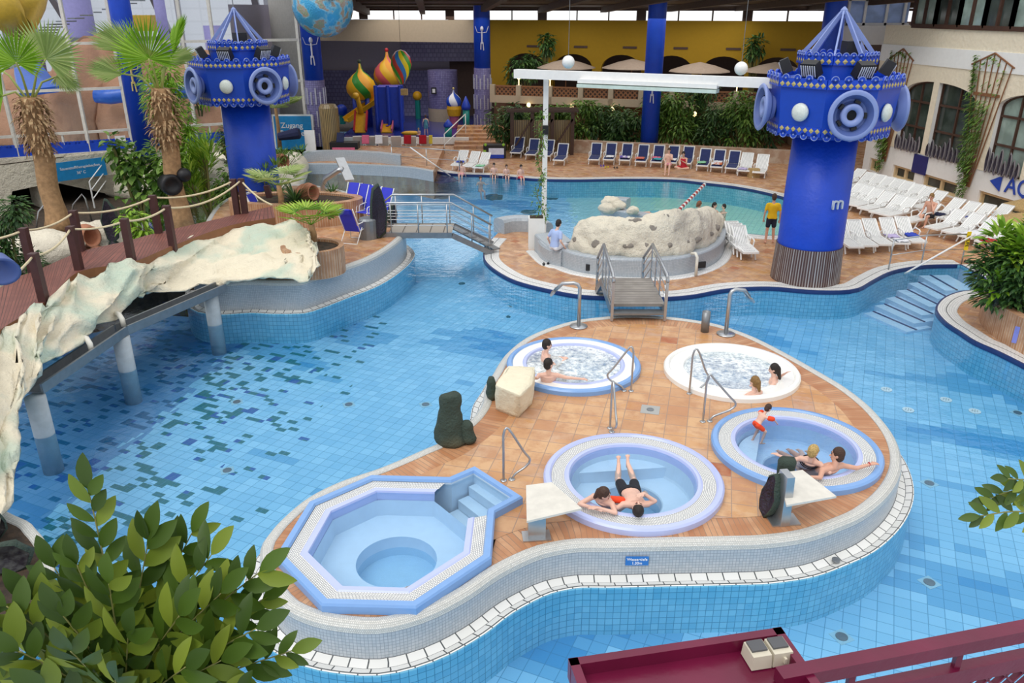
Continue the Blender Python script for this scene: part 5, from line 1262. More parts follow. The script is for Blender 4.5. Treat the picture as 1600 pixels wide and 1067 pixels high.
# blue folding chairs on the peninsula
def make_chair(label):
    t = thing('folding_chair', label, 'folding chair'); W = .56
    b = MB(); slab3(b, (0, -.02, .40), (0, .45, .36), W-.08, .02); b.build('seat', 'chairblue', t)
    b = MB(); slab3(b, (0, .45, .37), (0, .88, 1.16), W-.08, .02); b.build('backrest', 'chairblue', t)
    b = MB(); slab3(b, (0, .80, 1.0), (0, .89, 1.17), W-.2, .05); b.build('head_cushion', 'chairblue', t)
    for s in (-1, 1):
        x = s*W/2
        b = MB(); b.tube([(x, -.02, .40), (x, .45, .36), (x, .88, 1.18)], .016, 6); b.build('side_tube', 'white', t, True)
        b = MB(); b.tube([(x, .02, .0), (x, .04, .55), (x, .08, .6), (x, .56, .62)], .016, 6); b.build('arm_and_front_leg', 'white', t, True)
        b = MB(); b.tube([(x, .30, .45), (x, .75, .0)], .016, 6); b.build('leg', 'white', t, True)
    b = MB(); b.tube([(-W/2, .02, .01), (W/2, .02, .01)], .016, 6); b.build('crossbar', 'white', t, True); b = MB(); b.tube([(-W/2, .75, .01), (W/2, .75, .01)], .016, 6); b.build('crossbar', 'white', t, True)
    return t
ch = make_chair('bright blue folding chair farthest left, backrest toward the far pool')
ch.location = P(539, 344, ZP); ch.rotation_euler = (0, 0, R(-20)); gch = 'bright blue folding chairs on the peninsula'; ch['group'] = gch
dup(ch, P(552, 346, ZP), R(-28), 'bright blue folding chair tucked behind the farthest left one', gch)
dup(ch, P(568, 350, ZP), R(-25), 'bright blue folding chair in the middle of the peninsula group', gch)
dup(ch, P(584, 353, ZP), R(-30), 'bright blue folding chair beside the tall green geode', gch)
dup(ch, P(561, 372, ZP), R(165), 'bright blue folding chair nearest the camera, seen from behind', gch)
ch2 = make_lounger('blue cushioned lounger half hidden by the walkway end', back=.7, cushion='chairblue'); ch2.location = P(452, 352, ZP); ch2.rotation_euler = (0, 0, R(75))
# tall geodes by the bridge
for (px, py, h, wd, yaw, l) in ((594,372,1.75,.62,R(-60),'tall amethyst geode standing at the left end of the steel bridge'),(616,352,.75,.45,R(-20),'smaller dark geode behind the bridge railing')):
    big_geode(P(px, py, ZP), h, wd, yaw, l)
p = P(576, 372, ZP); b = MB(); b.lathe([(.3, 0), (.3, .62), (.24, .68)], n=16); o = b.build('grey_drum', 'steel_d'); o.location = p; tag(o, 'grey round stand between the blue chair and the tall geode', 'stand')
# brick planters
def planter(outline, z0, h, label, rim=.28, m='planter'):
    t = thing('brick_planter', label, 'planter', outline[0]); o_ = t.location; ol = [p-o_ for p in outline]
    ar = sum(ol[i].x*ol[(i+1) % len(ol)].y-ol[(i+1) % len(ol)].x*ol[i].y for i in range(len(ol)))
    if ar < 0: ol.reverse()
    b = MB(); b.strip(zs(ol, 0), zs(ol, h), True, vw=.49 if h > .3 else None); b.build('brick_wall', m, t)
    i_ = inset(ol, rim); b = MB(); b.strip(zs(ol, h), zs(i_, h), True, vw=.3); b.strip(zs(i_, h), zs(i_, h-.2), True); b.build('coping', m, t)
    b = MB(); b.prism(zs(i_, 0), h-.2, h-.08, side=False); b.build('earth', 'soil', t); return t
def ell(cx, cy, rx, ry, z, rot=0, n=40): return [Vector((cx+rx*cos(a)*cos(rot)-ry*sin(a)*sin(rot), cy+rx*cos(a)*sin(rot)+ry*sin(a)*cos(rot), z)) for a in [2*pi*i/n for i in range(n)]]
a = P(537, 330, ZP); b_ = P(478, 330, ZP); planter(ell(P(462, 309, 1.65).x, P(462, 309, 1.65).y, 2.35, 1.15, ZP), ZP, .8, 'long brick planter with dark earth beside the far left pool')
a = P(530, 405, ZP); planter(ell(P(488, 383, 1.63).x, P(488, 383, 1.63).y, .88, .8, ZP), ZP, .78, 'round brick planter with a small palm beside the end of the cream rock', .14)
# right planter (big, leafy)
pr = [(1543,470),(1530,492),(1534,508),(1556,530),(1600,557),(1680,600),(1800,640),(1750,480),(1640,430),(1570,440)]
planter(spline([P(x, y, ZD) for x, y in [(1537,478),(1529,492),(1534,510),(1556,530),(1600,556),(1680,596),(1780,560),(1700,470),(1620,440),(1560,452)]], True, .25), ZD, .85, 'curved brick planter full of greenery at the right edge', .25)
p = P(1596, 520, .45); b = MB(); b.box((0, 0, 0), (.34, .03, .42), R(-40)); o = b.build('depth_sign', M.setdefault('plaqueblue', mat('periwinkle_sign', '7f88d8', .4))); o.location = p+Vector((-.12, -.2, 0)); tag(o, 'small periwinkle blue sign on the brick planter at the right edge', 'sign')
# rails at the right entry steps
def railset(name, posts, label, z=ZD, h=1.0, mids=(.5,)):
    q = [P(x, y, z) for x, y in posts]; t = thing(name, label, 'railing', q[0]); o_ = q[0]
    for p in q: b = MB(); b.tube([p-o_, p-o_+Vector((0, 0, h))], .024, 6); b.build('post', 'silver', t, True)
    b = MB(); b.tube([p-o_+Vector((0, 0, h)) for p in q], .026, 6); b.build('handrail', 'silver', t, True)
    for m_ in mids: b = MB(); b.tube([p-o_+Vector((0, 0, h*m_)) for p in q], .014, 6); b.build('mid_bar', 'silver', t, True)
    return t
railset('railing', [(1388,422),(1439,414),(1502,412)], 'steel railing along the pool edge at the entry steps')
A = P(1414, 423, ZD); B = P(1513, 412, ZD)+Vector((0, 0, 1.0)); hb = thing('stair_handrail', 'white handrail slanting down into the entry steps', 'handrail', A); b = MB(); b.tube([Vector((0, 0, -.1)), B-A], .03, 8); b.build('bar', 'white', hb, True)
p = P(1503, 412, ZD); t = thing('warning_sign', 'yellow vertical warning sign on a thin post at the entry steps', 'sign', p); b = MB(); b.box((0, -.03, .78), (.13, .02, .62)); b.build('plate', M.setdefault('signyellow', mat('sign_yellow', 'f0d020', .5)), t)
text('STUFE', .14, (0, -.045, .78), (pi/2, R(90), 0), 'black', t, font_bold=True)
# far rails beside the far pool steps
railset('railing', [(613,258),(667,262),(718,266)], 'white railing along the far pool steps', h=.95, z=.4)
A = P(642, 262, .5)+Vector((0, 0, 1.0)); B = P(704, 275, 0); hb = thing('stair_handrail', 'white handrail slanting into the far pool steps', 'handrail', B); b = MB(); b.tube([Vector(), A-B], .03, 8); b.build('bar', 'white', hb, True)
q1, q2 = P(695, 240, ZD), P(728, 222, ZD); t = thing('stair_handrail', 'white double handrail on the stairs right of the play pool', 'handrail', q1); d = q2-q1
for zz in (.5, 1.1): b = MB(); b.tube([(0, 0, zz), (d.x, d.y, zz+.6)], .035, 6); b.build('bar', 'white', t, True)
for p_, z_ in ((Vector(), 1.1), (d, 1.7)): b = MB(); b.tube([p_, p_+Vector((0, 0, z_))], .03, 6); b.build('post', 'white', t, True)
# steps right of the play pool
for i in range(6):
    c_ = P(742, 236, ZD); b = MB(); b.box((c_.x+.6, c_.y+1.2+i*.75, .1+.13*i/2), (3.8, .8, .2+.13*i)); st = struct(b.build('trim_3', 'slab_far'))
# travel cot
p = P(773, 246, ZD); t = thing('travel_cot', 'black and green travel cot with pale mesh sides on the far deck', 'travel cot', p); b = MB(); b.box((0, 0, .38), (1.25, .7, .7)); b.build('frame', 'black', t); b = MB(); b.box((.1, -.36, .36), (.85, .03, .42)); b.build('mesh_side', 'toweltone', t); b = MB(); b.box((.1, -.37, .12), (.85, .03, .2)); b.build('blue_base', 't_blue', t); b = MB(); b.box((-.55, -.36, .3), (.16, .03, .34)); b.build('green_pocket', M.setdefault('lime', mat('lime_green', '90c038', .7)), t)
for x in (-.5, .5): b = MB(); b.sph((x, -.3, .74), .09, 8, 5); b.build('green_cap', 'lime', t)
# pushchair / black and pink travel cot left
p = P(540, 243, .5); t = thing('travel_cot', 'dark travel cot with pink front at the left end of the lounger row', 'travel cot', p); b = MB(); b.box((0, 0, .55), (1.5, .7, .35)); b.build('frame', 'black', t); b = MB(); b.box((0, -.37, .28), (1.2, .05, .4)); b.build('pink_front', 't_pink', t)
towel(p+Vector((-.2, 0, .95)), .4, .6, 't_navy', 'dark clothes hung over the dark travel cot', 0, 0, R(50))
# upright white board / water toy left of columns
p = P(487, 243, .5); b = MB(); b.box((0, 0, .75), (.55, .12, 1.3)); o = b.build('swim_board', 'white'); o.location = p-Vector((0, 0, .08)); tag(o, 'upright off-white board leaning by the mosaic foot of the left column', 'board')
b = MB(); b.rings([[Vector((.5*cos(a)*s_, .4*sin(a)*s_, z)) for a in [2*pi*j/10 for j in range(10)]] for z, s_ in ((0, 1), (2.4, 1.05), (2.6, .8))]); o = b.build('bamboo_screen', M.setdefault('bamboo', uvtile('bamboo_poles', '8a7450', 'a08a60', '3a3020', .12, 9, .02))); o.location = P(519, 240, .5); tag(o, 'upright brown bamboo screen right of the mosaic column', 'screen')
# bamboo hut behind the four navy loungers
p = P(800, 246, ZD); q = P(895, 246, ZD); t = thing('bamboo_hut', 'low bamboo clad hut with a leafy dark pergola roof', 'hut', p); d = q-p
b = MB(); k = b.vs([Vector((0, 1.2, 0)), Vector((d.x, d.y+1.2, 0)), Vector((d.x, d.y+1.2, 1.9)), Vector((0, 1.2, 1.9))]); b.face((k, k+1, k+2, k+3), ((0, 0), (4, 0), (4, 1), (0, 1))); b.build('bamboo_wall', 'bamboo', t)
for i in range(4): x = d.x*i/3; b = MB(); b.beam((x, .9+d.y*i/3, 0), (x, .9+d.y*i/3, 2.4), .2, .2, up=(0, 1, 0)); b.build('hut_post', 'brownwood', t)
for i in range(3):
    x0_, x1_ = d.x*i/3, d.x*(i+1)/3; b = MB(); b.beam((x0_, .85, .2), (x1_, .85, 2.0), .1, .1); b.build('brace', 'brownwood', t)
for k in range(3): b = MB(); b.beam((-.3, .7+.6*k, 2.45), (d.x+.3, .7+.6*k+d.y, 2.45), .12, .14); b.build('roof_beam', 'brownwood', t)
# low wall behind the navy row
A, B = P(895, 240, ZD)+Vector((0, .6, 0)), P(1250, 262, ZD)+Vector((0, 1.2, 0)); b = MB(); b.beam(A+Vector((0, 0, .35)), B+Vector((0, 0, .35)), .4, .7); o = b.build('low_brick_bed', 'planter'); tag(o, 'long low brick bed of bushes behind the navy loungers', 'planter')
b = MB(); A, B = P(1190, 225, ZD)+Vector((2, 2, 0)), P(1245, 262, ZD)+Vector((1.5, .5, 0)); b.beam(A+Vector((0, 0, .8)), B+Vector((0, 0, .8)), .3, 1.6); struct(b.build('wall_garden', 'fascia'))
# yellow signs/parasols right: thatched parasol by the wall
for (x, y, r_, h, l) in ((1590,368,.9,.85,'folded tan wicker parasol lying low at the right edge, front one'),(1596,350,.8,1.0,'folded tan wicker parasol at the right edge, rear one')):
    p = P(x, y, ZD); b = MB(); b.lathe([(.08, 0), (.1, h*.6)], n=8); t = thing('wicker_parasol', l, 'parasol', p); b.build('stand', 'steel_d', t); b = MB(); b.lathe([(r_, h*.62), (r_*.98, h*.7), (.1, h)], n=8); b.build('canopy', 'straw', t)
# hanging lamps, globe
def hang(c_, r_, m, label, name='hanging_lamp', cat='lamp', top=9.0, **k):
    t = thing(name, label, cat, c_); b = MB(); b.sph((0, 0, 0), r_, 24, 16); b.build('globe', m, t, True); b = MB(); b.tube([(0, 0, r_*.95), (0, 0, top-c_.z)], .012, 5); b.build('cable', 'steel_d', t); return t
M['lampwhite'] = mat('white_lamp_globe', 'f2f2f0', .3, var=.02)
hang(PY(888, 97, 36), .27, 'lampwhite', 'white globe lamp hanging above the white beam, left of the two'); hang(PY(1158, 107, 32), .25, 'lampwhite', 'white globe lamp hanging above the white beam, right of the two', top=9.5)
def earth():
    t = NT('mirror_globe'); b = t.bsdf(.25, .35); v = t.obj(); n = t.noise(v, 1.6, 3, .5); f = t.noise(v, 14, 3)
    br = t.add('ShaderNodeTexVoronoi'); br.inputs['Scale'].default_value = 14; t.ln(v, br.inputs[0])
    c = t.ramp(n, [(.44, lin('4aa8d8')), (.5, lin('8cc8e0')), (.54, lin('b09a8c')), (.6, lin('9aa890'))])
    sx = t.add('ShaderNodeSeparateXYZ'); t.ln(v, sx.inputs[0])
    m = t.math('GREATER_THAN', t.math('ADD', sx.outputs[2], t.math('MULTIPLY', f, .9)), .75)
    c = t.mix(m, c, t.mix(br.outputs['Distance'], lin('6a7470'), lin('d8dcd8'))); t.ln(c, b.inputs[0]); t.bump(b, br.outputs['Distance'], .4, .03); return t.m
M['earth'] = earth()
hang(PY(504, 8, 40), 1.40, 'earth', 'large mirrored earth globe hanging at the top left of centre', 'mirror_globe', 'globe', 12)
# small warm wall lamps under the balcony
for i, (x, y) in enumerate(((826,164),(893,167),(957,170),(1085,178))):
    p = BP(x, y, -.3); b = MB(); b.sph((0, 0, 0), .13, 8, 6, (1, 1, 1.2)); o = b.build('wall_lamp', 'lampglow'); o.location = p+Vector((0, -.05, 0)); tag(o, 'small warm wall lamp below the terrace railing', 'lamp', 'warm wall lamps below the terrace')
# ================================================================ PLAY AREA
PYZ = .25
def at(px, py, Y): return PY(px, py, Y)
b = MB(); q = [P(535, 222, PYZ), P(706, 222, PYZ)]; b.box((-6.85, 56.4, PYZ-.15), (8.2, 12.5, .3)); pp2 = b.build('play_pool', M.setdefault('deepblue', mat('deep_blue_floor', '2c3a90', .15, var=.1))); tag(pp2, 'deep blue shallow play pool behind the lounger row', 'pool')
b = MB(); b.box((-6.85, 49.9, .3), (8.4, .2, .4)); o = struct(b.build('trim_4', 'white'))
def swirl(cols):
    t = NT('swirl_'+cols[0]); b = t.bsdf(.4); v = t.obj(); s = t.add('ShaderNodeSeparateXYZ'); t.ln(v, s.inputs[0])
    an = t.math('ARCTAN2', s.outputs[1], s.outputs[0]); an = t.math('ADD', an, t.math('MULTIPLY', s.outputs[2], .9)); n = len(cols)
    fr = t.math('FRACT', t.math('MULTIPLY', t.math('ADD', an, 20), 3/(2*pi)))
    t.ln(t.ramp(fr, [(i/n, lin(c)) for i, c in enumerate(cols)], 'CONSTANT'), b.inputs[0]); return t.m
M['sw_yg'] = swirl(['e8a01c', 'e8b020', '2f8a2c']); M['sw_op'] = swirl(['e89a20', 'd8606a', 'e8b428']); M['sw_bw'] = swirl(['2450c0', 'eeeef4'])
M['playyellow'] = mat('play_yellow', 'e0a818', .4); M['playteal'] = mat('play_teal', '1f8f88', .4); M['playpink'] = mat('play_pink', 'd06a88', .4); M['playred'] = mat('play_red', 'b82030', .4); M['playblue'] = mat('play_blue', '1c40b8', .4)
ONI = [(.35, -1), (.75, -.85), (1.0, -.45), (1.03, -.1), (.9, .3), (.55, .68), (.25, .9), (.12, 1.15), (.07, 1.45), (.02, 1.5)]
def onion(c_, r_, m, legs_z, label, ball='playred'):
    t = thing('play_turret', label, 'play turret', c_); b = MB(); b.lathe([(a*r_, z*r_) for a, z in ONI], n=28); b.build('onion_dome', m, t, True)
    b = MB(); b.sph((0, 0, 1.55*r_), .11*r_+.03, 8, 6); b.build('finial_ball', ball, t, True)
    for i in range(4):
        a = pi/4+pi/2*i; b = MB(); b.tube([(.62*r_*cos(a), .62*r_*sin(a), -.8*r_), (.62*r_*cos(a), .62*r_*sin(a), legs_z-c_.z)], .16*r_, 8); b.build('leg', 'playblue', t, True)
    return t
c1 = at(655, 133, 57); t1 = onion(c1, .98, 'sw_yg', PYZ, 'yellow and green onion-domed play turret', 'green_rock')
c2_ = at(605, 113, 58); c2_ = at(603, 116, 58.5)
c1.x = at(564, 133, 57).x; t1.location = Vector((at(564, 133, 57).x, 57, c1.z))
onion(at(606, 114, 59), .98, 'sw_op', PYZ, 'orange and pink onion-domed play turret')
t3 = onion(at(709, 157, 56), .50, 'sw_bw', PYZ+1.5, 'small blue and white onion dome on a pink play column', 'gold'); b = MB(); b.lathe([(.42, -1.0), (.5, -.55), (.45, -.35)], n=16); b.build('yellow_collar', 'playyellow', t3); b = MB(); b.lathe([(.2, PYZ-t3.location.z), (.38, -.9)], n=12); b.build('pink_column', 'playpink', t3)
for x, y, tp, l in ((701,218,186,'teal and blue play post nearest the stairs'),(729,205,150,'taller teal and blue play post beside the small dome')):
    p = P(x, y, PYZ); h = ZT(p, tp)-PYZ; t = thing('play_post', l, 'post', p); b = MB(); b.tube([(0, 0, 0), (0, 0, h*.7)], .22, 10); b.build('shaft', 'playteal', t, True); b = MB(); b.lathe([(.28, h*.62), (.3, h*.72), (.18, h*.85), (.02, h)], n=12); b.build('cap', 'playblue', t, True)
def slide(A, B, w_, label, m='playyellow', rail='playred'):
    t = thing('slide', label, 'slide', B); A2 = A-B; b = MB(); b.beam(A2, Vector(), w_, .08); b.build('chute', m, t)
    d = A2.normalized(); s_ = Vector((-d.y, d.x, 0)).normalized()
    for k in (-1, 1): b = MB(); b.beam(A2+s_*k*w_/2+Vector((0, 0, .12)), s_*k*w_/2+Vector((0, 0, .12)), .08, .3); b.build('side_rail', rail, t)
    for k in range(3): q_ = A2*(.25+.25*k)+Vector((0, -.0, .06)); b = MB(); b.sph(q_, .14, 5, 4, (1, 1, .3)); b.build('star', 't_violet', t)
slide(at(598, 150, 57), at(541, 190, 55.5), .8, 'yellow slide leading down left from the orange turret', rail='playyellow'); slide(at(560, 160, 56.5), at(538, 188, 55), .7, 'short yellow slide under the green and yellow turret') if False else None
slide(at(610, 172, 56.5), at(604, 207, 53.5), .7, 'steep yellow slide with pink rails below the orange turret', rail='playpink')
t = thing('play_house', 'blue play platform under the orange turret', 'play platform', P(609, 205, PYZ)); b = MB(); b.box((0, 1.0, 1.6), (1.6, 1.6, 2.4)); b.build('panel', 'playblue', t)
for k in range(3): b = MB(); b.tube([(-.8+.8*k, .1, 0), (-.8+.8*k, .1, 2.9)], .12, 8); b.build('pillar', 'playblue', t)
gi = P(563, 210, PYZ); t = thing('play_giraffe', 'yellow play animal slide with red edges in the play pool', 'play figure', gi); b = MB(); b.beam((0, .9, 1.2), (0, 0, .1), .7, .1); b.build('chute', 'playyellow', t)
for s_ in (-1, 1): b = MB(); b.beam((s_*.38, .9, 1.35), (s_*.38, 0, .2), .1, .25); b.build('edge', 'playred', t)
b = MB(); b.tube([(0, .9, 1.2), (-.15, .9, 2.0), (-.2, .7, 2.3)], [.2, .14, .18], 10); b.sph((-.22, .5, 2.35), .24, 10, 7, (1, 1.4, .9)); b.build('head', 'playyellow', t, True)
# more play clutter
for (x, y, Yv, r_, m, l) in ((534,172,58,.4,'playblue','blue play dome at the left edge of the play pool'),(652,150,61,.35,'playyellow','yellow play cap at the back of the play area')):
    c_ = at(x, y, Yv); t = thing('play_post', l, 'post', Vector((c_.x, c_.y, PYZ))); b = MB(); b.tube([(0, 0, 0), (0, 0, c_.z-PYZ)], .2, 8); b.build('shaft', 'playteal', t); b = MB(); b.sph((0, 0, c_.z-PYZ), r_, 12, 8); b.build('cap', m, t, True)
p = P(654, 207, PYZ+.02); b = MB(); b.sph((0, 0, 0), .3, 10, 6, (2.2, .8, .5)); o = b.build('float_toy', 'playyellow', None, True); p = P(642, 208, PYZ+.1); o.location = p; tag(o, 'yellow floating toy in the play pool', 'toy')
# round mosaic column house
p = at(693, 200, 59.5); b = MB(); zc = p.z; t = thing('round_kiosk', 'round lilac mosaic drum with a small framed picture, back of the play area', 'kiosk', Vector((p.x, 60, PYZ)))
h = ZT(Vector((p.x, 58.9, 0)), 111)-PYZ; r_ = 47/2/1244*57; b.strip(ring(Vector(), r_, 0, 32), ring(Vector(), r_, h, 32), True); b.strip(ring(Vector(), r_, h, 32), ring(Vector(), .1, h+.05, 32), True); b.build('drum', 'lilac_mosaic', t, True)
b = MB(); b.box((-.55, -r_-.02, h*.62), (.36, .06, .45)); fo = b.build('picture_frame', 'black', t); b = MB(); b.box((-.55, -r_-.06, h*.62), (.2, .03, .26)); b.build('picture', 'white', fo)
b = MB(); b.strip(ring(Vector(), r_+.03, 0, 32), ring(Vector(), r_+.03, .9, 32), True); b.build('plinth', 'fascia', t, True)
# hot-air balloon ornament
c_ = at(627, 104, 50); t = thing('balloon_ornament', 'small striped hot-air balloon hanging before the orange turret', 'ornament', c_); M['sw_bal'] = swirl(['e8c818', 'b02028', '2878c0']) ; M['sw_bal2'] = swirl(['e8d020', '3a9a30', 'c83828', '2f80c8'])
b = MB(); b.lathe([(.12, -1.0), (.42, -.5), (.62, .1), (.55, .55), (.3, .85), (.02, .95)], n=24); b.build('envelope', 'sw_bal2', t, True); b = MB(); b.box((.1, 0, -1.45), (.4, .35, .35)); b.build('basket', 'straw', t)
for s_ in (-1, 1): b = MB(); b.tube([(s_*.1, 0, -1.0), (.1+s_*.18, 0, -1.28)], .015, 4); b.build('cord', 'black', t)
b = MB(); b.tube([(0, 0, .9), (-.02, .3, 5)], .012, 4); b.build('cable', 'black', t)
# ================================================================ LEFT GLASS WALL AND WHAT STANDS BEHIND IT
GN = Vector((4.44, -8.36, 0)).normalized(); G0 = Vector((-19.4, 42.9, 0))
def GP(px, py): return PL(px, py, G0, GN)
M['offwhiteframe'] = mat('off_white_frame', 'd8d4cc', .5)
def clearglass():
    t = NT('clear_glass'); tr = t.add('ShaderNodeBsdfTransparent'); tr.inputs[0].default_value = (.93, .95, .96, 1); gl = t.add('ShaderNodeBsdfGlossy'); gl.inputs['Roughness'].default_value = .02
    fr = t.add('ShaderNodeFresnel'); fr.inputs[0].default_value = 1.3; mx = t.add('ShaderNodeMixShader'); t.ln(fr.outputs[0], mx.inputs[0]); t.ln(tr.outputs[0], mx.inputs[1]); t.ln(gl.outputs[0], mx.inputs[2]); t.ln(mx.outputs[0], t.out.inputs[0]); return t.m
M['clearglass'] = clearglass()
zS = GP(200, 232).z; zA = GP(190, 203).z; zB_ = GP(190, 137).z; zC = GP(170, 67).z; GT = 16
gL, gR = GP(-60, 200), GP(484, 200)
b = MB(); n = b.vs([(gL.x, gL.y, zS), (gR.x, gR.y, zS), (gR.x, gR.y, GT), (gL.x, gL.y, GT)]); b.face([n, n+1, n+2, n+3]); gw = struct(b.build('window_30', 'clearglass'))
def gx(px, z, py): p = GP(px, py); return Vector((p.x, p.y, z))
b = MB()
for z in (zA, zB_, zC, zS): b.beam((gL.x, gL.y, z), (gR.x, gR.y, z), .13, .13)
for px, py in ((0,120),(140,232),(208,232),(236,232),(300,160),(345,150),(478,190)): p = GP(px, py); b.beam((p.x, p.y, zS), (p.x, p.y, GT), .15, .15, up=(0, 1, 0))
for px in (28, 100, 172, 331): p = GP(px, 225); b.beam((p.x, p.y, zS), (p.x, p.y, zA), .09, .09, up=(0, 1, 0))
b.build('window_frame', 'offwhiteframe', gw)
b = MB(); gd = (gR-gL); gd.z = 0; n_ = 110; gdn = gd.normalized()
for i in range(n_):
    p = gL+gd*((i+.5)/n_); b.lathe([(.14, 0), (.14, .05)], c=Vector((p.x, p.y, zS+.42))-GN*0, n=10, M4=Matrix.Rotation(math.atan2(GN.y, GN.x), 4, 'Z') @ Matrix.Rotation(pi/2, 4, 'Y'))
b.beam(Vector((gL.x, gL.y, zS+.2))+GN*.05, Vector((gR.x, gR.y, zS+.2))+GN*.05, .06, .42); b.build('scalloped_band', 'blue', gw)
# wall below the glass
b = MB(); b.beam(Vector((gL.x, gL.y, zS/2-.2))-GN*.2, Vector((gR.x, gR.y, zS/2-.2))-GN*.2, .8, zS+.4-.04); struct(b.build('wall_left', 'white_rock'))
# notice on the glass and the big blue sign
p = GP(188, 217); t = thing('notice', 'small white notice on the glass wall beside the blue column', 'sign', p+GN*.08); b = MB(); b.box((0, 0, 0), (.5, .02, .34), math.atan2(gdn.y, gdn.x)); b.build('sheet', 'white', t)
p = PY(459, 210, 45.4); t = thing('direction_sign', 'large blue direction sign behind the left tower, partly hidden by plants', 'sign', p); b = MB(); b.box((0, .05, 0), (2.25, .05, 2.15)); b.build('frame', 'white', t); b = MB(); b.box((0, .0, 0), (2.05, .05, 1.98)); b.build('plate', M.setdefault('cyan', mat('cyan_blue_sign', '1f8fd0', .4)), t)
text('Zugang', .42, (-.05, -.04, .48), (pi/2, 0, 0), 'letterwhite', t, font_bold=True); text('Rutschen', .42, (.05, -.04, .06), (pi/2, 0, 0), 'letterwhite', t, font_bold=True)
# cream rock pavilion with cave openings
FA_, FB_ = P(-60, 385, .3), PY(206, 300, 34.0); FA_ = Vector((-20.6, 28.6, 0)); FB_ = Vector((-15.9, 33.9, 0)); fd = (FB_-FA_).normalized(); fn = Vector((fd.y, -fd.x, 0))
def CP(px, py): return PL(px, py, FA_, fn)
def c2(px, py): p = CP(px, py); return ((p-FA_).dot(fd), p.z)
def c3(q, d=0): p = FA_+fd*q[0]-fn*d; return Vector((p.x, p.y, q[1]))
ztp = c2(150, 240)[1]; zo = c2(150, 278)[1]
ops = [[c2(16, 352), (c2(15, 282)[0], zo-.05), (c2(58, 276)[0], zo+.02), (c2(74, 350)[0], .35)], [(c2(93, 352)[0], .35), (c2(88, 300)[0], zo-.15), (c2(92, 286)[0], zo), (c2(204, 272)[0], zo+.05), (c2(206, 330)[0], .35)]]
ops[0][0] = (ops[0][0][0], .35)
uE = c2(209, 300)[0]
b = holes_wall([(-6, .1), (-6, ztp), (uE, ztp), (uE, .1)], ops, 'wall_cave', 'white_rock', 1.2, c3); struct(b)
b = MB(); A, B = c3((-6, ztp)), c3((uE, ztp)); k = b.vs([A, B, B-fn*7-Vector((0, 0, ztp-zS+.4)), A-fn*9-Vector((0, 0, ztp-zS+.4))]); b.face((k, k+1, k+2, k+3)); A.z = B.z = .1; k = b.vs([B, B-fn*7, B-fn*7+Vector((0, 0, zS-.5)), B+Vector((0, 0, ztp-.1))]); b.face((k, k+1, k+2, k+3)); struct(b.build('wall_cave_roof', 'white_rock'))
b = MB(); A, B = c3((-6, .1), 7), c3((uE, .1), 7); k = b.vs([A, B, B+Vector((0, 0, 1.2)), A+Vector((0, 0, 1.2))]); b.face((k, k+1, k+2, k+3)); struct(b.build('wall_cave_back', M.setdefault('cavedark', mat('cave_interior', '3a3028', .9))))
p = CP(124, 264)+fn*.10; t = thing('room_sign', 'bright blue sign above the cave openings on the left', 'sign', p); ya = math.atan2(fd.y, fd.x); b = MB(); b.box((0, 0, 0), (2.0, .04, .72), ya); b.build('plate', 'cyan', t)
text('Sauerstofftherapiebecken', .15, fn*.03+Vector((0, 0, .10)), (pi/2, 0, ya), 'letterwhite', t, font_bold=True); text('36° C', .15, fn*.03+Vector((0, 0, -.12)), (pi/2, 0, ya), 'letterwhite', t, font_bold=True)
# pond with pale rocks left of the walkway
pd = spline([P(x, y, .5) for x, y in [(-60,420),(-40,375),(40,370),(120,362),(180,352),(260,335),(330,322),(380,318),(400,330),(330,352),(240,368),(150,392),(60,410)]], True, .4)
b = MB(); b.prism(pd, .3, .53, side=False); tag(b.build('garden_pond', M.setdefault('pondwater', water('pond_water_mix', 'cfe2ee', .3, 3, .03))), 'pale blue shallow garden pond behind the walkway', 'pond')
b = MB(); b.prism(zs(inset(pd, .0), 0), .4, .512, side=False); tag(b.build('pond_bed', M.setdefault('pondbed', mat('pale_blue_pond_bed', 'a4c8e4', .4))), 'pale blue bed of the garden pond', 'pond bed')
for i, (px, py, r_, sx, l) in enumerate(((72,400,.9,1.3,'white rock at the foot of the nearer palm'),(150,372,.6,1.4,'low white rock beside the terracotta pot'),(235,300,1.2,1.5,'white rock mound left of the farther palm'),(305,292,1.5,1.5,'large white rock mound between the farther palm and the left tower'),(352,268,1.0,1.0,'white rock below the small dark shrub by the left tower'),(432,288,.9,1.2,'white rock right of the left tower'),(6,398,.7,1.4,'white rock at the left edge behind the shrub'))):
    p = P(px, py, .5); b = MB(); b.sph((0, 0, r_*.2), r_, 14, 9, (sx, 1, .62)); o = rockify(b, 'boulder', 'white_rock', None, .18, 1.6, 1, 20+i, 4, ridge=.4); o.location = p; tag(o, l, 'rock')
# rock rim from the left tower round to the far terrace
rp = spline([P(425, 322, .5), P(448, 300, .5), P(462, 272, .5), P(466, 256, .6), P(455, 246, .8)], False, .5); b = MB(); b.tube([p+Vector((-.1, 0, -.1)) for p in rp], [.4, .45]+[.5]*(len(rp)-3)+[.35], 10); o = rockify(b, 'rock_edging', 'white_rock', None, .16, 1.5, 1, 33, 4, ridge=.3); tag(o, 'cream rock rim curving round the left end of the far pool', 'rock')
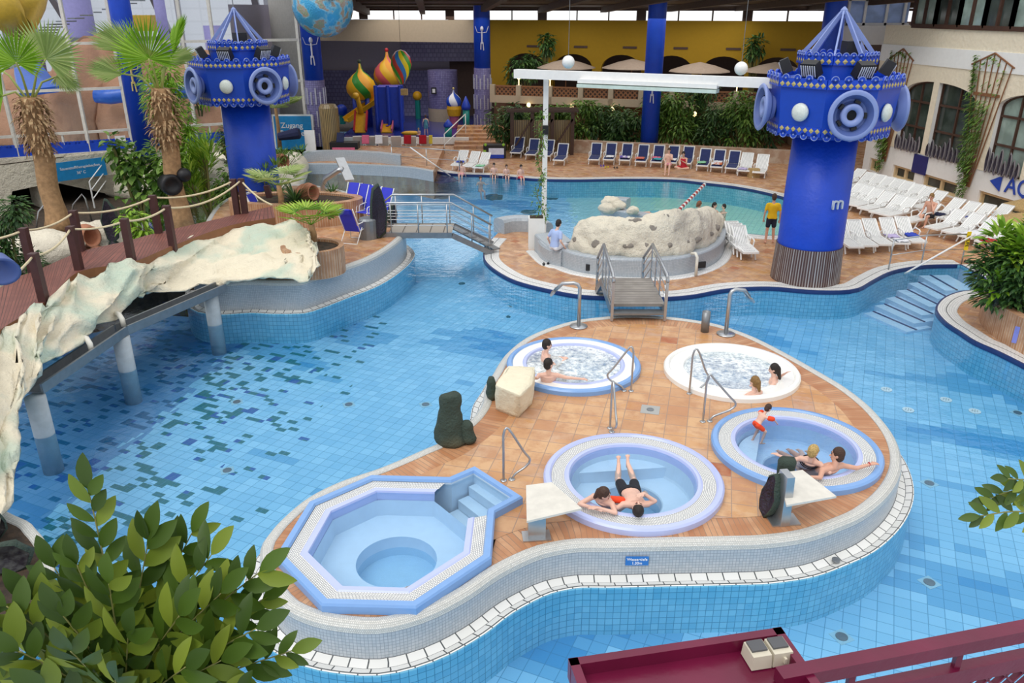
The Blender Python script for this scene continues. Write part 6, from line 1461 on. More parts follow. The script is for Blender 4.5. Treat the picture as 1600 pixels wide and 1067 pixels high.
# railings in the left garden
for (px, py, l) in ((110,350,'steel ladder rail before the right cave opening'),(56,362,'steel ladder rail at the nearer palm')):
    p = P(px, py, .5); b = MB(); b.tube([(0, 0, 0), (.2, .1, .7), (.55, .2, 1.05), (.62, .22, .9), (.68, .25, 0)], .03, 8); o = b.build('grab_rail', 'silver', None, True); o.location = p; tag(o, l, 'handrail')
q = [P(148, 325, .5), P(178, 305, .5)]; t = thing('stair_railing', 'white stair railing beside the right cave opening', 'railing', q[0]); d = q[1]-q[0]
for h in (.35, .7, 1.05): b = MB(); b.tube([(0, 0, h), d+Vector((0, 0, h+.5))], .025, 6); b.build('bar', 'white', t, True)
b = MB(); b.tube([(0, 0, 0), (0, 0, 1.05)], .03, 6); b.build('post', 'white', t)
p = P(178, 378, .5); big_geode(p, 1.5, .55, R(-80), 'dark amethyst geode standing behind the rope railing on the left')
la = P(92, 358, .5); lb = P(284, 352, .5)
# pots, megaphones
M['terracotta'] = mat('terracotta_pot', 'b87a5c', .7, var=.15)
def pot(loc, r_, L_, yaw, label, tilt=.15):
    M4 = Matrix.Rotation(yaw, 4, 'Z') @ Matrix.Rotation(pi/2-tilt, 4, 'Y'); b = MB(); b.lathe([(r_*.5, -L_), (r_*.95, -L_*.6), (r_*1.05, -L_*.25), (r_*.72, -.04), (r_*.85, 0), (r_*.7, .01), (r_*.6, -.1), (r_*.5, -L_*.5)], n=20, M4=M4); o = b.build('clay_pot', 'terracotta', None, True); o.location = loc; tag(o, label, 'pot')
pot(P(147, 386, .5)+Vector((0, 0, .35)), .42, 1.1, R(-25), 'terracotta jar lying on its side behind the walkway'); pot(P(491, 312, 1.6)+Vector((0, 0, .25)), .34, .8, R(-30), 'terracotta jar lying in the far brick planter'); pot(P(445, 262, .9)+Vector((0, 0, .3)), .36, .8, R(-40), 'terracotta jar right of the left tower')
b = MB(); b.lathe([(.35, -.6), (.38, -.1), (.3, 0), (.2, -.1), (.02, -.12)], n=18, M4=Matrix.Rotation(R(-50), 4, 'Z') @ Matrix.Rotation(pi/2, 4, 'Y')); b.sph((.3, .35, .3), .25, 12, 8); o = b.build('spotlight', 'black', None, True); o.location = Vector((lb.x+.1, lb.y-.42, PY(262, 268, 30.6).z)); tag(o, 'black spotlight clamped on the trunk of the farther palm', 'spotlight')
b = MB(); b.lathe([(.03, -.55), (.1, -.5), (.28, -.1), (.32, 0), (.26, -.02), (.05, -.3)], n=20, M4=Matrix.Rotation(R(-60), 4, 'Z') @ Matrix.Rotation(pi*.62, 4, 'Y')); o = b.build('loudspeaker_horn', 'peri_d', None, True); o.location = PY(3, 425, 14.5); tag(o, 'blue horn loudspeaker at the very left edge before the walkway', 'loudspeaker')
# outdoors: brown rocks, slides, lilac towers, glasshouse
b = MB(); rs = []
prof = [(0,150,61),(60,140,60),(95,128,60),(125,95,58),(160,82,57),(180,90,57),(215,118,56),(240,125,56),(300,108,58),(330,118,57),(360,150,56),(405,160,55)]
for px, py, Y in prof:
    tp = PY(px, py, Y); rs.append([Vector((tp.x*.97, Y-4, -1)), Vector((tp.x*.98, Y-3, tp.z*.55)), Vector((tp.x*.99, Y-1.5, tp.z*.85)), tp, tp+Vector((0, 3, .2)), tp+Vector((0, 6, -3))])
b.rings(rs, True); o = rockify(b, 'rock_hill', 'brown_rock', None, 1.1, .3, 3, 41, 6, ridge=.6); tag(o, 'brown artificial rock hill outside the left glass wall', 'rock')
b = MB(); b.tube([PY(150, 149, 51), PY(172, 151, 51), PY(195, 148, 51), PY(240, 141, 51.5), PY(300, 143, 52), PY(320, 139, 52)], .45, 10); o = b.build('water_slide', M.setdefault('slideblue', mat('slide_blue', '3a6cd0', .3)), None, True); tag(o, 'narrow blue water slide across the brown rock hill', 'slide')
b = MB(); A = PY(45, 98, 54); k = b.vs([PY(22, 106, 52), PY(62, 98, 55), PY(92, 134, 50), PY(30, 142, 49)]); k2 = b.vs([PY(22, 116, 52), PY(62, 108, 55), PY(92, 144, 50), PY(30, 152, 49)]); b.face((k, k+1, k+2, k+3)); [b.face((k+i, k+4+i, k+4+(i+1) % 4, k+(i+1) % 4)) for i in range(4)]; tag(b.build('slide_basin', 'slideblue'), 'broad sloping blue slide basin behind the nearer palm', 'slide')
M['lilac'] = mat('lilac_tower', '9490c8', .7, var=.08); M['roofwhite'] = uvtile('glasshouse_panels', 'd4d6e2', 'c6cadb', '9a9ca8', 2.6, 1.1, .08, 0, .4)
_n = M['roofwhite'].node_tree; _pb = [n for n in _n.nodes if n.type == 'BSDF_PRINCIPLED'][0]; _tl = _n.nodes.new('ShaderNodeBsdfTransparent'); _mx = _n.nodes.new('ShaderNodeMixShader'); _mx.inputs[0].default_value = .72; _n.links.new(_pb.outputs[0], _mx.inputs[1]); _n.links.new(_tl.outputs[0], _mx.inputs[2]); _n.links.new(_mx.outputs[0], [n for n in _n.nodes if n.type == 'OUTPUT_MATERIAL'][0].inputs[0])
for px, w_, top_, l in ((133,44,-30,'broad lilac round stair tower outside the glass wall'),(60,16,-30,'slim lilac column left of the stair tower outside'),(262,16,-20,'slim lilac column outside, right of the first blue column'),(338,26,40,'lilac column outside behind the left tower')):
    c_ = PY(px, 90, 62); r_ = w_/2/1244*60; b = MB(); b.lathe([(r_, 0), (r_, ZT(c_, top_))], n=24); o = b.build('round_tower', 'lilac', None, True); o.location = (c_.x, c_.y, 0); tag(o, l, 'tower')
c_ = PY(133, 62, 60); b = MB(); b.box((0, 0, 0), (7.5, 4, .25)); o = b.build('tower_platform', 'steel_d'); o.location = (c_.x, 61.5, c_.z); tag(o, 'grey platform round the broad lilac stair tower', 'platform')
b = MB()
for i in range(14): a = R(200+12*i); c3_ = PY(115, 55-i*4.5, 60); b.box((-29.3+3.4*cos(a), 60.5+3.0*sin(a), c3_.z+.0), (1.4, .5, .08), a)
tag(b.build('stair_treads', 'steel_d'), 'grey spiral stair steps round the broad lilac tower', 'stairs')
b = MB(); b.tube([PY(-15, -20, 50), PY(8, 25, 50), PY(22, 38, 50.5), PY(40, 0, 52), PY(46, -25, 53)], 1.1, 14); tag(b.build('water_slide', M.setdefault('slideyellow', mat('slide_yellow', 'd8b030', .4)), None, True), 'yellow tube slide at the top left corner', 'slide')
b = MB(); b.box(PY(222, 36, 64), (1.9, 1.2, 1.1)); tag(b.build('yellow_cabin', 'slideyellow'), 'small yellow railing box outside between column and palm fan', 'cabin')
# glasshouse back wall and roof
b = MB(); b.strip([(-62, 78, -1), (-12, 78, -1)], [(-62, 78, 14), (-12, 78, 14)]); b.strip([(-62, 78, 14), (-12, 78, 14)], [(-50, 50, 24), (-4, 50, 24)]); struct(b.build('wall_glasshouse', 'roofwhite'))
b = MB(); 
for i in range(5): x = -46+i*8; b.beam((x, 77.5, 2), (x+4, 55, 19), .5, .5); b.beam((x, 77.5, 0), (x, 77.5, 14), .4, .4)
for j in range(4): b.beam((-60, 74-5*j, 9+3*j), (-8, 74-5*j, 9+3*j), .22, .22)
b.beam((-44, 70, 8), (-20, 66, 16), .25, .25); b.beam((-40, 66, 14), (-16, 70, 8), .25, .25); tag(b.build('roof_truss', M.setdefault('trussgrey', mat('grey_truss', 'a9aab4', .5))), 'pale grey steel roof trusses of the glasshouse outside', 'truss')
b = MB(); b.box((-32, 62, -1.05), (44, 34, .1)); struct(b.build('floor_outside', 'soil'))
# side panel between the glass wall and the play area
A = PY(438, 150, 50); B = PY(486, 150, 47.4); b = MB(); b.beam((A.x-.6, 52, 4.5), (B.x-.2, 47.6, 4.5), .2, 11); struct(b.build('wall_side', M.setdefault('palegrey', mat('pale_grey_panel', 'b8b4ae', .7))))
# ================================================================ PLANTS
def leafmat(name, c1, c2, c3_=None, rough=.45, tr=.25):
    t = NT(name); b = t.bsdf(rough); g = t.add('ShaderNodeNewGeometry'); st = [(0, lin(c1)), (.6, lin(c2))]+([(1, lin(c3_))] if c3_ else [])
    t.ln(t.ramp(g.outputs['Random Per Island'], st), b.inputs[0])
    d = t.add('ShaderNodeBsdfTranslucent'); t.ln(b.inputs[0].links[0].from_socket, d.inputs[0]); m = t.add('ShaderNodeMixShader'); m.inputs[0].default_value = tr
    t.ln(b.outputs[0], m.inputs[1]); t.ln(d.outputs[0], m.inputs[2]); t.ln(m.outputs[0], t.out.inputs[0]); return t.m
M['lf_mid'] = leafmat('mid_green_leaves', '3a5c24', '648a34', '8cac50'); M['lf_dark'] = leafmat('dark_green_leaves', '284824', '446834', '688a46'); M['lf_bright'] = leafmat('bright_green_leaves', '5c8a20', '8ab030', 'b0cc50')
M['lf_zz'] = leafmat('glossy_foreground_leaves', '2c4410', '506c1a', '93a034', .5, .12); M['lf_fan'] = leafmat('palm_fan_green', '6c9a1c', '8fbc30', 'a8cc50', .5, .35); M['lf_pale'] = leafmat('pale_palm_green', '8fa860', 'b0c47c', 'c4d090', .5, .35)
M['bark'] = mat('palm_bark', 'b08a62', .9, var=.3, vscale=8, bump=.7, bscale=9); M['fibre'] = mat('dry_fibre', 'c0a47c', .9, var=.4, vscale=9, col2='7c5434'); M['stem'] = mat('green_brown_stem', '6e6a38', .7)
def leaf(b, p, d, up_, L_, w_, fold=.25, droop=.15):
    d = d.normalized(); s_ = d.cross(up_); s_ = s_.normalized() if s_.length > 1e-3 else d.orthogonal().normalized(); u = s_.cross(d)
    q = [p, p+d*L_*.35+s_*w_/2+u*fold*w_, p+d*L_*.72+s_*w_*.38+u*(fold*w_*.8-droop*L_*.4), p+d*L_-u*droop*L_, p+d*L_*.72-s_*w_*.38+u*(fold*w_*.8-droop*L_*.4), p+d*L_*.35-s_*w_/2+u*fold*w_, p+d*L_*.35, p+d*L_*.72-u*droop*L_*.4]
    k = b.vs(q); b.face((k, k+1, k+6)); b.face((k+1, k+2, k+7, k+6)); b.face((k+2, k+3, k+7)); b.face((k, k+6, k+5)); b.face((k+6, k+7, k+4, k+5)); b.face((k+7, k+3, k+4))
def rv(r): 
    while True:
        v = Vector((r.uniform(-1, 1), r.uniform(-1, 1), r.uniform(-1, 1)))
        if .05 < v.length < 1: return v
def bush(loc, rx, ry, h, n, L_, w_, m, label, cat='shrub', name='shrub', seed=1, drop=.3, stems=5, group=None, base=0, group_=None, clumps=9):
    r = random.Random(seed); t = thing(name, label, cat, loc, group=group); b = MB()
    cl = [Vector((r.uniform(-.7, .7)*rx, r.uniform(-.7, .7)*ry, h*(base+.15+(1-base-.15)*r.random()))) for _ in range(clumps)]
    for i in range(n):
        c_ = r.choice(cl); v = rv(r); k = .42; tz = 1-.35*abs(c_.z/h-.5)
        p = c_+Vector((v.x*rx*k*tz, v.y*ry*k*tz, v.z*h*.2)); p.z = max(.05, min(p.z, h*1.05)); d = (Vector((v.x, v.y, v.z*.6-drop)))
        leaf(b, p, d, Vector((0, 0, 1)), L_*r.uniform(.7, 1.2), w_*r.uniform(.8, 1.2))
    b.build('foliage', m, t); b = MB()
    for i in range(stems): c_ = cl[i % clumps]; b.tube([(c_.x*.2, c_.y*.2, 0), (c_.x*.5, c_.y*.5, c_.z*.5), tuple(c_)], .035*max(h, 1)/2, 5)
    b.build('stems', 'stem', t); return t
def leafL(b, p, d, up_, L_, w_, fold=.12, droop=.15):
    d = d.normalized(); s_ = d.cross(up_); s_ = s_.normalized() if s_.length > 1e-3 else d.orthogonal().normalized(); u = s_.cross(d); pr = ((0, .02), (.08, .32), (.22, .72), (.42, 1), (.62, .98), (.8, .7), (.93, .32), (1, .02)); k = len(b.v); rows = []
    for t, w in pr:
        c_ = p+d*L_*t-u*droop*L_*t*t; rows.append(b.vs([c_+s_*w_/2*w+u*fold*w_*w, c_, c_-s_*w_/2*w+u*fold*w_*w]))
    for a, c in zip(rows, rows[1:]): b.face((a, a+1, c+1, c)); b.face((a+1, a+2, c+2, c+1))
def fan(b, c_, nrm, up_, r_, seed, n=44, spread=300, cone=.25):
    rr = random.Random(seed); nrm = nrm.normalized(); s_ = up_.cross(nrm).normalized(); u = nrm.cross(s_)
    for i in range(n):
        a = R(-spread/2+spread*i/(n-1)); a2 = R(spread/n*.55); L_ = r_*(1-.12*abs(i/n-.5)*2+rr.uniform(-.04, .04))
        def dr(aa, k=1): return (u*cos(aa)+s_*sin(aa)+nrm*cone*k).normalized()
        e = (-1 if i % 2 else 1)*.02*r_
        q = [c_, c_+dr(a-a2)*L_*.6+nrm*e, c_+dr(a)*L_*.62-nrm*e, c_+dr(a+a2)*L_*.6+nrm*e, c_+dr(a)*L_-nrm*cone*r_*rr.uniform(.05, .3)]
        k = b.vs(q); b.face((k, k+1, k+4, k+2)); b.face((k, k+2, k+4, k+3))
def palm(loc, topz, r0, label, fans, seed):
    r = random.Random(seed); t = thing('fan_palm', label, 'palm', loc); H_ = topz-loc.z
    b = MB(); k = 14; b.tube([(.04*sin(i), 0, H_*i/k) for i in range(k+1)], [r0*1.5, r0*1.25, r0*1.1]+[r0]*(k-2), 16); b.build('trunk', 'bark', t, True)
    b = MB(); zlo = H_*.60
    for i in range(330):
        z = zlo+(H_-zlo)*r.random(); a = r.uniform(0, 2*pi); rr_ = r0*(1.15+.5*sin(pi*min(1, (z-zlo)/(H_-zlo))*1.0)); d = Vector((cos(a), sin(a), r.uniform(-1.0, .5)))
        leaf(b, Vector((rr_*.75*cos(a), rr_*.75*sin(a), z)), d, Vector((0, 0, 1)), r.uniform(.22, .42), .09, .1, .5)
    b.build('dead_frond_skirt', 'fibre', t)
    top = Vector((0, 0, H_))
    for i, (px, py, Yo, nx, ny, nz_, ux, uz, rad, m, spread) in enumerate(fans):
        c_ = PY(px, py, loc.y+Yo)-loc; b = MB(); fan(b, c_, Vector((nx, ny, nz_)), Vector((ux, 0, uz)), rad*1.15, seed*10+i, spread=spread); o = b.build('fan_leaf', m, t)
        b = MB(); mid = top.lerp(c_, .5)+Vector((0, 0, .15)); b.tube([top-Vector((0, 0, .25)), mid, c_+Vector((nx, ny, nz_))*.02], [.05, .035, .03], 6); b.build('petiole', M.setdefault('petiole', mat('petiole_green', 'a8b060', .5)), o, True)
    return t
la = P(92, 358, .5); lb = P(284, 352, .5)
palm(la, ZT(la, 152), .33, 'nearer left fan palm with a shaggy trunk, standing behind the walkway', [(26,98,-.6,.1,-1,.25,0,1,1.0,'lf_fan',250),(72,92,.3,.5,-1,.3,.45,1,1.15,'lf_pale',260),(5,150,-.5,-.6,-.8,.3,-1,.1,1.0,'lf_fan',200),(-12,100,.6,-.8,-.6,.5,-.8,.7,1.2,'lf_pale',240),(88,120,.8,.8,-.2,.6,1,.3,.8,'lf_pale',200)], 3)
palm(lb, ZT(lb, 138), .30, 'farther left fan palm with a shaggy trunk, beside the blue column', [(233,92,-.4,-.1,-1,.2,-.1,1,1.25,'lf_fan',230),(208,84,.1,.5,-.5,.9,-.8,.8,1.35,'lf_pale',120),(190,116,-.5,.2,-.5,1,-1,-.15,1.0,'lf_pale',150),(270,84,.2,-.7,-.5,.6,.9,.6,1.25,'lf_fan',150),(262,98,.5,.0,-.4,1,1,-.1,1.0,'lf_pale',160)], 4)
# garden shrubs on the left
bush(P(296, 305, .5), 1.5, 1.0, 5.2, 3200, .30, .07, 'lf_fan', 'tall feathery green shrub right of the farther palm', seed=11, base=.05, clumps=16)
bush(P(330, 340, .5), .8, .7, 3.0, 600, .5, .07, 'lf_bright', 'upright strap-leaved plant behind the rope railing', seed=12, drop=-.9, base=0)
bush(P(368, 290, .5), .55, .5, 2.5, 520, .2, .09, 'lf_dark', 'slim dark shrub touching the left tower', seed=13)
bush(P(222, 345, .5), .8, .7, 3.0, 420, .34, .22, 'lf_mid', 'tall broad-leaved plant between the two palms', seed=14, clumps=14)
bush(P(268, 345, .5), .7, .6, 2.3, 260, .38, .24, 'lf_mid', 'broad-leaved plant before the farther palm', seed=15)
bush(P(30, 440, 1.0), .9, .8, 2.2, 2000, .17, .06, 'lf_dark', 'dense small-leaved bush at the left edge behind the walkway', seed=16)
bush(P(215, 385, .5), .6, .5, 1.0, 260, .3, .1, 'lf_bright', 'low yellow-green plant behind the middle rope post', seed=17)
bush(P(352, 318, .5), .5, .5, 1.4, 220, .25, .12, 'lf_mid', 'small shrub before the white rock mound', seed=18)
bush(P(18, 180, .5)*0+Vector((-26, 39.5, 2.2)), 1.6, 1.4, 4.0, 1500, .3, .12, 'lf_dark', 'dark bush on the roof of the cave rocks at the left edge', seed=19)
bush(PY(306, 128, 50)-Vector((0, 0, 2)), .6, .6, 2.2, 200, .4, .2, 'lf_dark', 'dark plant on the brown rocks outside', seed=20)
def rosette(loc, r_, n, m, label, w_=.06, h=.0, trunk=0, seed=5, arch=.6, name='yucca', cat='plant'):
    r = random.Random(seed); t = thing(name, label, cat, loc); b = MB()
    for i in range(n):
        a = r.uniform(0, 2*pi); e = r.uniform(.1, 1.3); d = Vector((cos(a)*cos(e), sin(a)*cos(e), sin(e))); leaf(b, Vector((0, 0, trunk)), d, Vector((0, 0, 1)), r_*r.uniform(.7, 1.1), w_, .2, arch*r.uniform(.2, .8))
    b.build('leaves', m, t); b = MB(); b.tube([(0, 0, -.1), (.03, 0, trunk+.02)], .06 if trunk < .3 else .11, 8); b.build('trunk', 'bark', t); return t
def smallpalm(loc, trunk, nf, r_, label, m='lf_mid', seed=6):
    r = random.Random(seed); t = thing('small_palm', label, 'palm', loc); b = MB(); b.tube([(0, 0, -.1), (.03, .02, trunk*.5), (0, 0, trunk)], [.12, .1, .08], 10); b.build('trunk', 'bark', t, True)
    for i in range(nf):
        a = 2*pi*i/nf+r.uniform(-.2, .2); e = r.uniform(.1, .9); d = Vector((cos(a)*cos(e), sin(a)*cos(e), sin(e))); b = MB(); top = Vector((0, 0, trunk)); c_ = top+d*r_*.55; fan(b, c_, Vector((-d.x*.3, -d.y*.3, 1)), d-Vector((0, 0, .35)), r_*.62, seed*7+i, 20, 210, .1); b.tube([top, c_], .012, 4); b.build('fan_leaf', m, t)
    return t
smallpalm(P(489, 380, ZP+.68), .55, 9, 1.0, 'small fan palm in the round brick planter', 'lf_bright', 6)
rosette(P(462, 318, ZP+.68), .95, 90, 'lf_dark', 'spiky grass-leaved plant in the long brick planter', .05, seed=7)
rosette(P(519, 303, ZP+.68), .5, 34, 'lf_dark', 'small agave in the long brick planter beside the steel pipe', .05, seed=8, arch=.1)
smallpalm(P(440, 330, ZP+.5), .9, 8, 1.1, 'feathery small palm at the end of the walkway', 'lf_pale', 9)
smallpalm(P(437, 228, .8), 2.0, 8, 1.5, 'palm partly covering the large blue direction sign', 'lf_pale', 10)
bush(P(448, 262, .8), 1.0, .8, .8, 300, .3, .05, 'lf_mid', 'grassy planting right of the left tower', seed=21, drop=-.6)
bush(P(414, 315, .8), .8, .7, 1.3, 300, .4, .05, 'lf_mid', 'grassy planting before the left tower', seed=22, drop=-.4)
b = MB(); b.lathe([(.02, 0), (.2, .05), (.3, 1.1), (.24, 1.2)], n=10, M4=Matrix.Rotation(R(80), 4, 'Y')); o = b.build('closed_parasol', 't_navy'); o.location = PY(434, 214, 43); t_ = o; tag(o, 'folded navy and white parasol before the direction sign', 'parasol'); 
# trees behind the navy loungers
tr_ = [(912,238,3.6,'lf_mid','leftmost leafy tree behind the navy row'),(950,238,3.2,'lf_dark','dark slim tree second from the left behind the navy row'),(978,240,2.9,'lf_dark','low dark tree left of the blue column'),(1030,240,4.1,'lf_mid','bright leafy tree right of the blue column'),(1064,244,4.4,'lf_mid','tall leafy tree behind the women on the loungers'),(1092,240,5.2,'lf_dark','tallest tree of the row, reaching over the terrace rail'),(1128,248,3.4,'lf_dark','low tree left of the last big tree'),(1160,250,4.6,'lf_mid','big leafy tree behind the right end of the navy row'),(1196,246,4.4,'lf_dark','dark tree beside the right tower speaker'),(828,236,3.0,'lf_mid','leafy tree left of the white post'),(866,236,3.2,'lf_mid','tree growing over the bamboo hut'),(790,240,3.6,'lf_dark','dark leafy tree left of the bamboo hut')]
for i, (px, py, h, m, l) in enumerate(tr_): bush(P(px, py, ZD)+Vector((0, 1.2, 0)), 1.15, .9, h*.72, 1000, .34, .12, m, l, 'tree', 'tree', 30+i, drop=.35, base=.12, clumps=18, group=None)
for px, py, h, l in ((852,92,2.0,'dark potted tree on the terrace left of the first arch'),(1178,98,2.0,'dark potted tree on the terrace near the right tower')):
    p = BP(px, py, 2.5); bush(Vector((p.x, p.y, zs0)), .5, .5, p.z-zs0+1.2, 260, .4, .14, 'lf_dark', l, 'tree', 'tree', int(px), base=.72)
bush(BP(822, 110, 1.5)-Vector((0, 0, 1.0)), 1.4, 1.0, 2.0, 500, .35, .14, 'lf_dark', 'dark bush on the terrace above the bamboo hut', seed=55)
# right planter greenery
bush(P(1572, 478, .75), 1.0, 1.0, 1.7, 3000, .22, .08, 'lf_dark', 'dense dark foliage in the right brick planter', seed=61, drop=.1, clumps=22)
bush(P(1640, 470, .75), 1.5, 1.3, 2.3, 2200, .2, .07, 'lf_mid', 'dense mid green foliage at the right edge of the planter', seed=62, drop=.1)
bush(P(1578, 440, 1.5)+Vector((.2, .3, -.4)), .75, .7, 1.5, 420, .38, .14, 'lf_bright', 'bright yellow-green broad-leaved plant on top of the right planter', seed=63, drop=-.3)
big_geode(P(1549, 478, .85), 1.1, .4, R(-170), 'dark rock half hidden by foliage at the left end of the right planter', 'dark_rock')
# trellises on the facade
def trellis(top, w_top, w_bot, zlo, label, seed):
    y0, z0 = top; t = thing('trellis', label, 'trellis', F3((y0, z0), -.06)); o_ = t.location
    def q(y, z, d=-.08): return F3((y, z), d)-o_
    b = MB()
    for i in range(7): s_ = i/6-.5; b.beam(q(y0-s_*w_top, z0-.9*abs(s_)*.9-.05), q(y0-s_*w_bot, zlo), .035, .035)
    b.beam(q(y0+w_top*.55, z0-.5), q(y0, z0), .07, .05); b.beam(q(y0-w_top*.55, z0-.5), q(y0, z0), .07, .05); zc_ = z0-(z0-zlo)*.30; b.beam(q(y0+w_top*.33, zc_), q(y0-w_top*.33, zc_), .06, .12); b.build('slats', 'latticewood', t)
    r = random.Random(seed); b = MB()
    for i in range(900):
        k = r.random()**.8; z = z0-.1-(z0-zlo+.3)*k; wv = (w_top*(1-k)+w_bot*k)*.5
        y = y0+r.uniform(-1, 1)*wv*(.5+.5*k) if k > .3 else y0+wv*r.choice([r.uniform(.7, 1.05), r.uniform(-1, 1)*.9, .9])
        if k < .3 and abs(y-y0) < wv*.55 and r.random() < .75: z = z0-.12-abs(y-y0)*.6
        p = q(y, z, -.10-r.random()*.25*(k > .25)); leaf(b, p, Vector((-1, r.uniform(-.8, .8), r.uniform(-1.2, .3))), Vector((0, 0, 1)), r.uniform(.12, .22)+(.2 if .3 < k < .8 else 0), .05+.03*(k < .3))
    b.build('climbing_leaves', 'lf_mid', t)
trellis(FA(1558, 83), 2.2, .35, FA(1516, 292)[1], 'wooden fan trellis with trailing green plants between the arched windows', 71)
trellis(FA(1414, 76), 1.7, .3, FA(1384, 252)[1], 'narrower wooden trellis with plants beside the right tower drum', 72)
# climber on the white post
r = random.Random(5); t = thing('climbing_plant', 'thin climbing plant winding up the white post from the planter', 'plant', pl+Vector((0, .3, 1.05))); b = MB(); s_ = MB(); pts = []
for i in range(40): z = i*.09; pts.append(Vector((.12+.1*sin(i*.5), -.05+.1*cos(i*.5), z)))
s_.tube(pts, .012, 5); s_.build('stem', 'stem', t)
for i in range(330):
    p = r.choice(pts); k = .28 if p.z < 1 else .12; v = rv(r); leaf(b, p+v*k, v, Vector((0, 0, 1)), .12, .05)
b.build('leaves', 'lf_mid', t)
# ================================================================ PEOPLE
def skin(name, c): return mat(name, c, .5, var=.06, vscale=12)
M['skin'] = skin('light_skin', 'e4b8a4'); M['skin2'] = skin('ruddy_skin', 'd8a48c'); M['skin3'] = skin('tan_skin', 'b98566')
for n_, c_ in (('h_dark', '241a16'), ('h_brown', '4a3022'), ('h_blond', 'cfae6c'), ('h_red', '8a5638'), ('h_lightbrown', '94703e')): M[n_] = mat('hair_'+n_[2:], c_, .6, var=.4, vscale=40, bump=.5, bscale=60)
for n_, c_ in (('c_yellow', 'e8b812'), ('c_navy', '1c2238'), ('c_lblue', 'a9bce6'), ('c_white', 'dfe2ea'), ('c_black', '181a24'), ('c_red', 'c02030'), ('c_orange', 'f04a20'), ('c_pink', 'e0a0b0'), ('c_teal', '5a9aa8')): M[n_] = mat('cloth_'+n_[2:], c_, .8, var=.08)
def cap(b, p0, p1, r0, r1, n=10):
    p0, p1 = Vector(p0), Vector(p1); d = p1-p0; L = max(d.length, 1e-4); d.normalize(); a = d.orthogonal().normalized(); c = d.cross(a); rs = []
    for i in range(4): t = -pi/2+pi/2*i/4; rs.append((p0+d*sin(t)*r0, max(cos(t)*r0, r0*.05)))
    rs.append((p0, r0)); rs.append((p1, r1))
    for i in range(1, 5): t = pi/2*i/4; rs.append((p1+d*sin(t)*r1, max(cos(t)*r1, r1*.05)))
    b.rings([[p+a*(cos(2*pi*j/n)*r)+c*(sin(2*pi*j/n)*r) for j in range(n)] for p, r in rs])
def finish(b, name, m, parent, vox):
    o = b.build(name, m, parent, True); md = o.modifiers.new('remesh', 'REMESH'); md.mode = 'VOXEL'; md.voxel_size = vox; md.use_smooth_shade = True
    s_ = o.modifiers.new('smooth', 'SMOOTH'); s_.factor = .5; s_.iterations = 3; return o
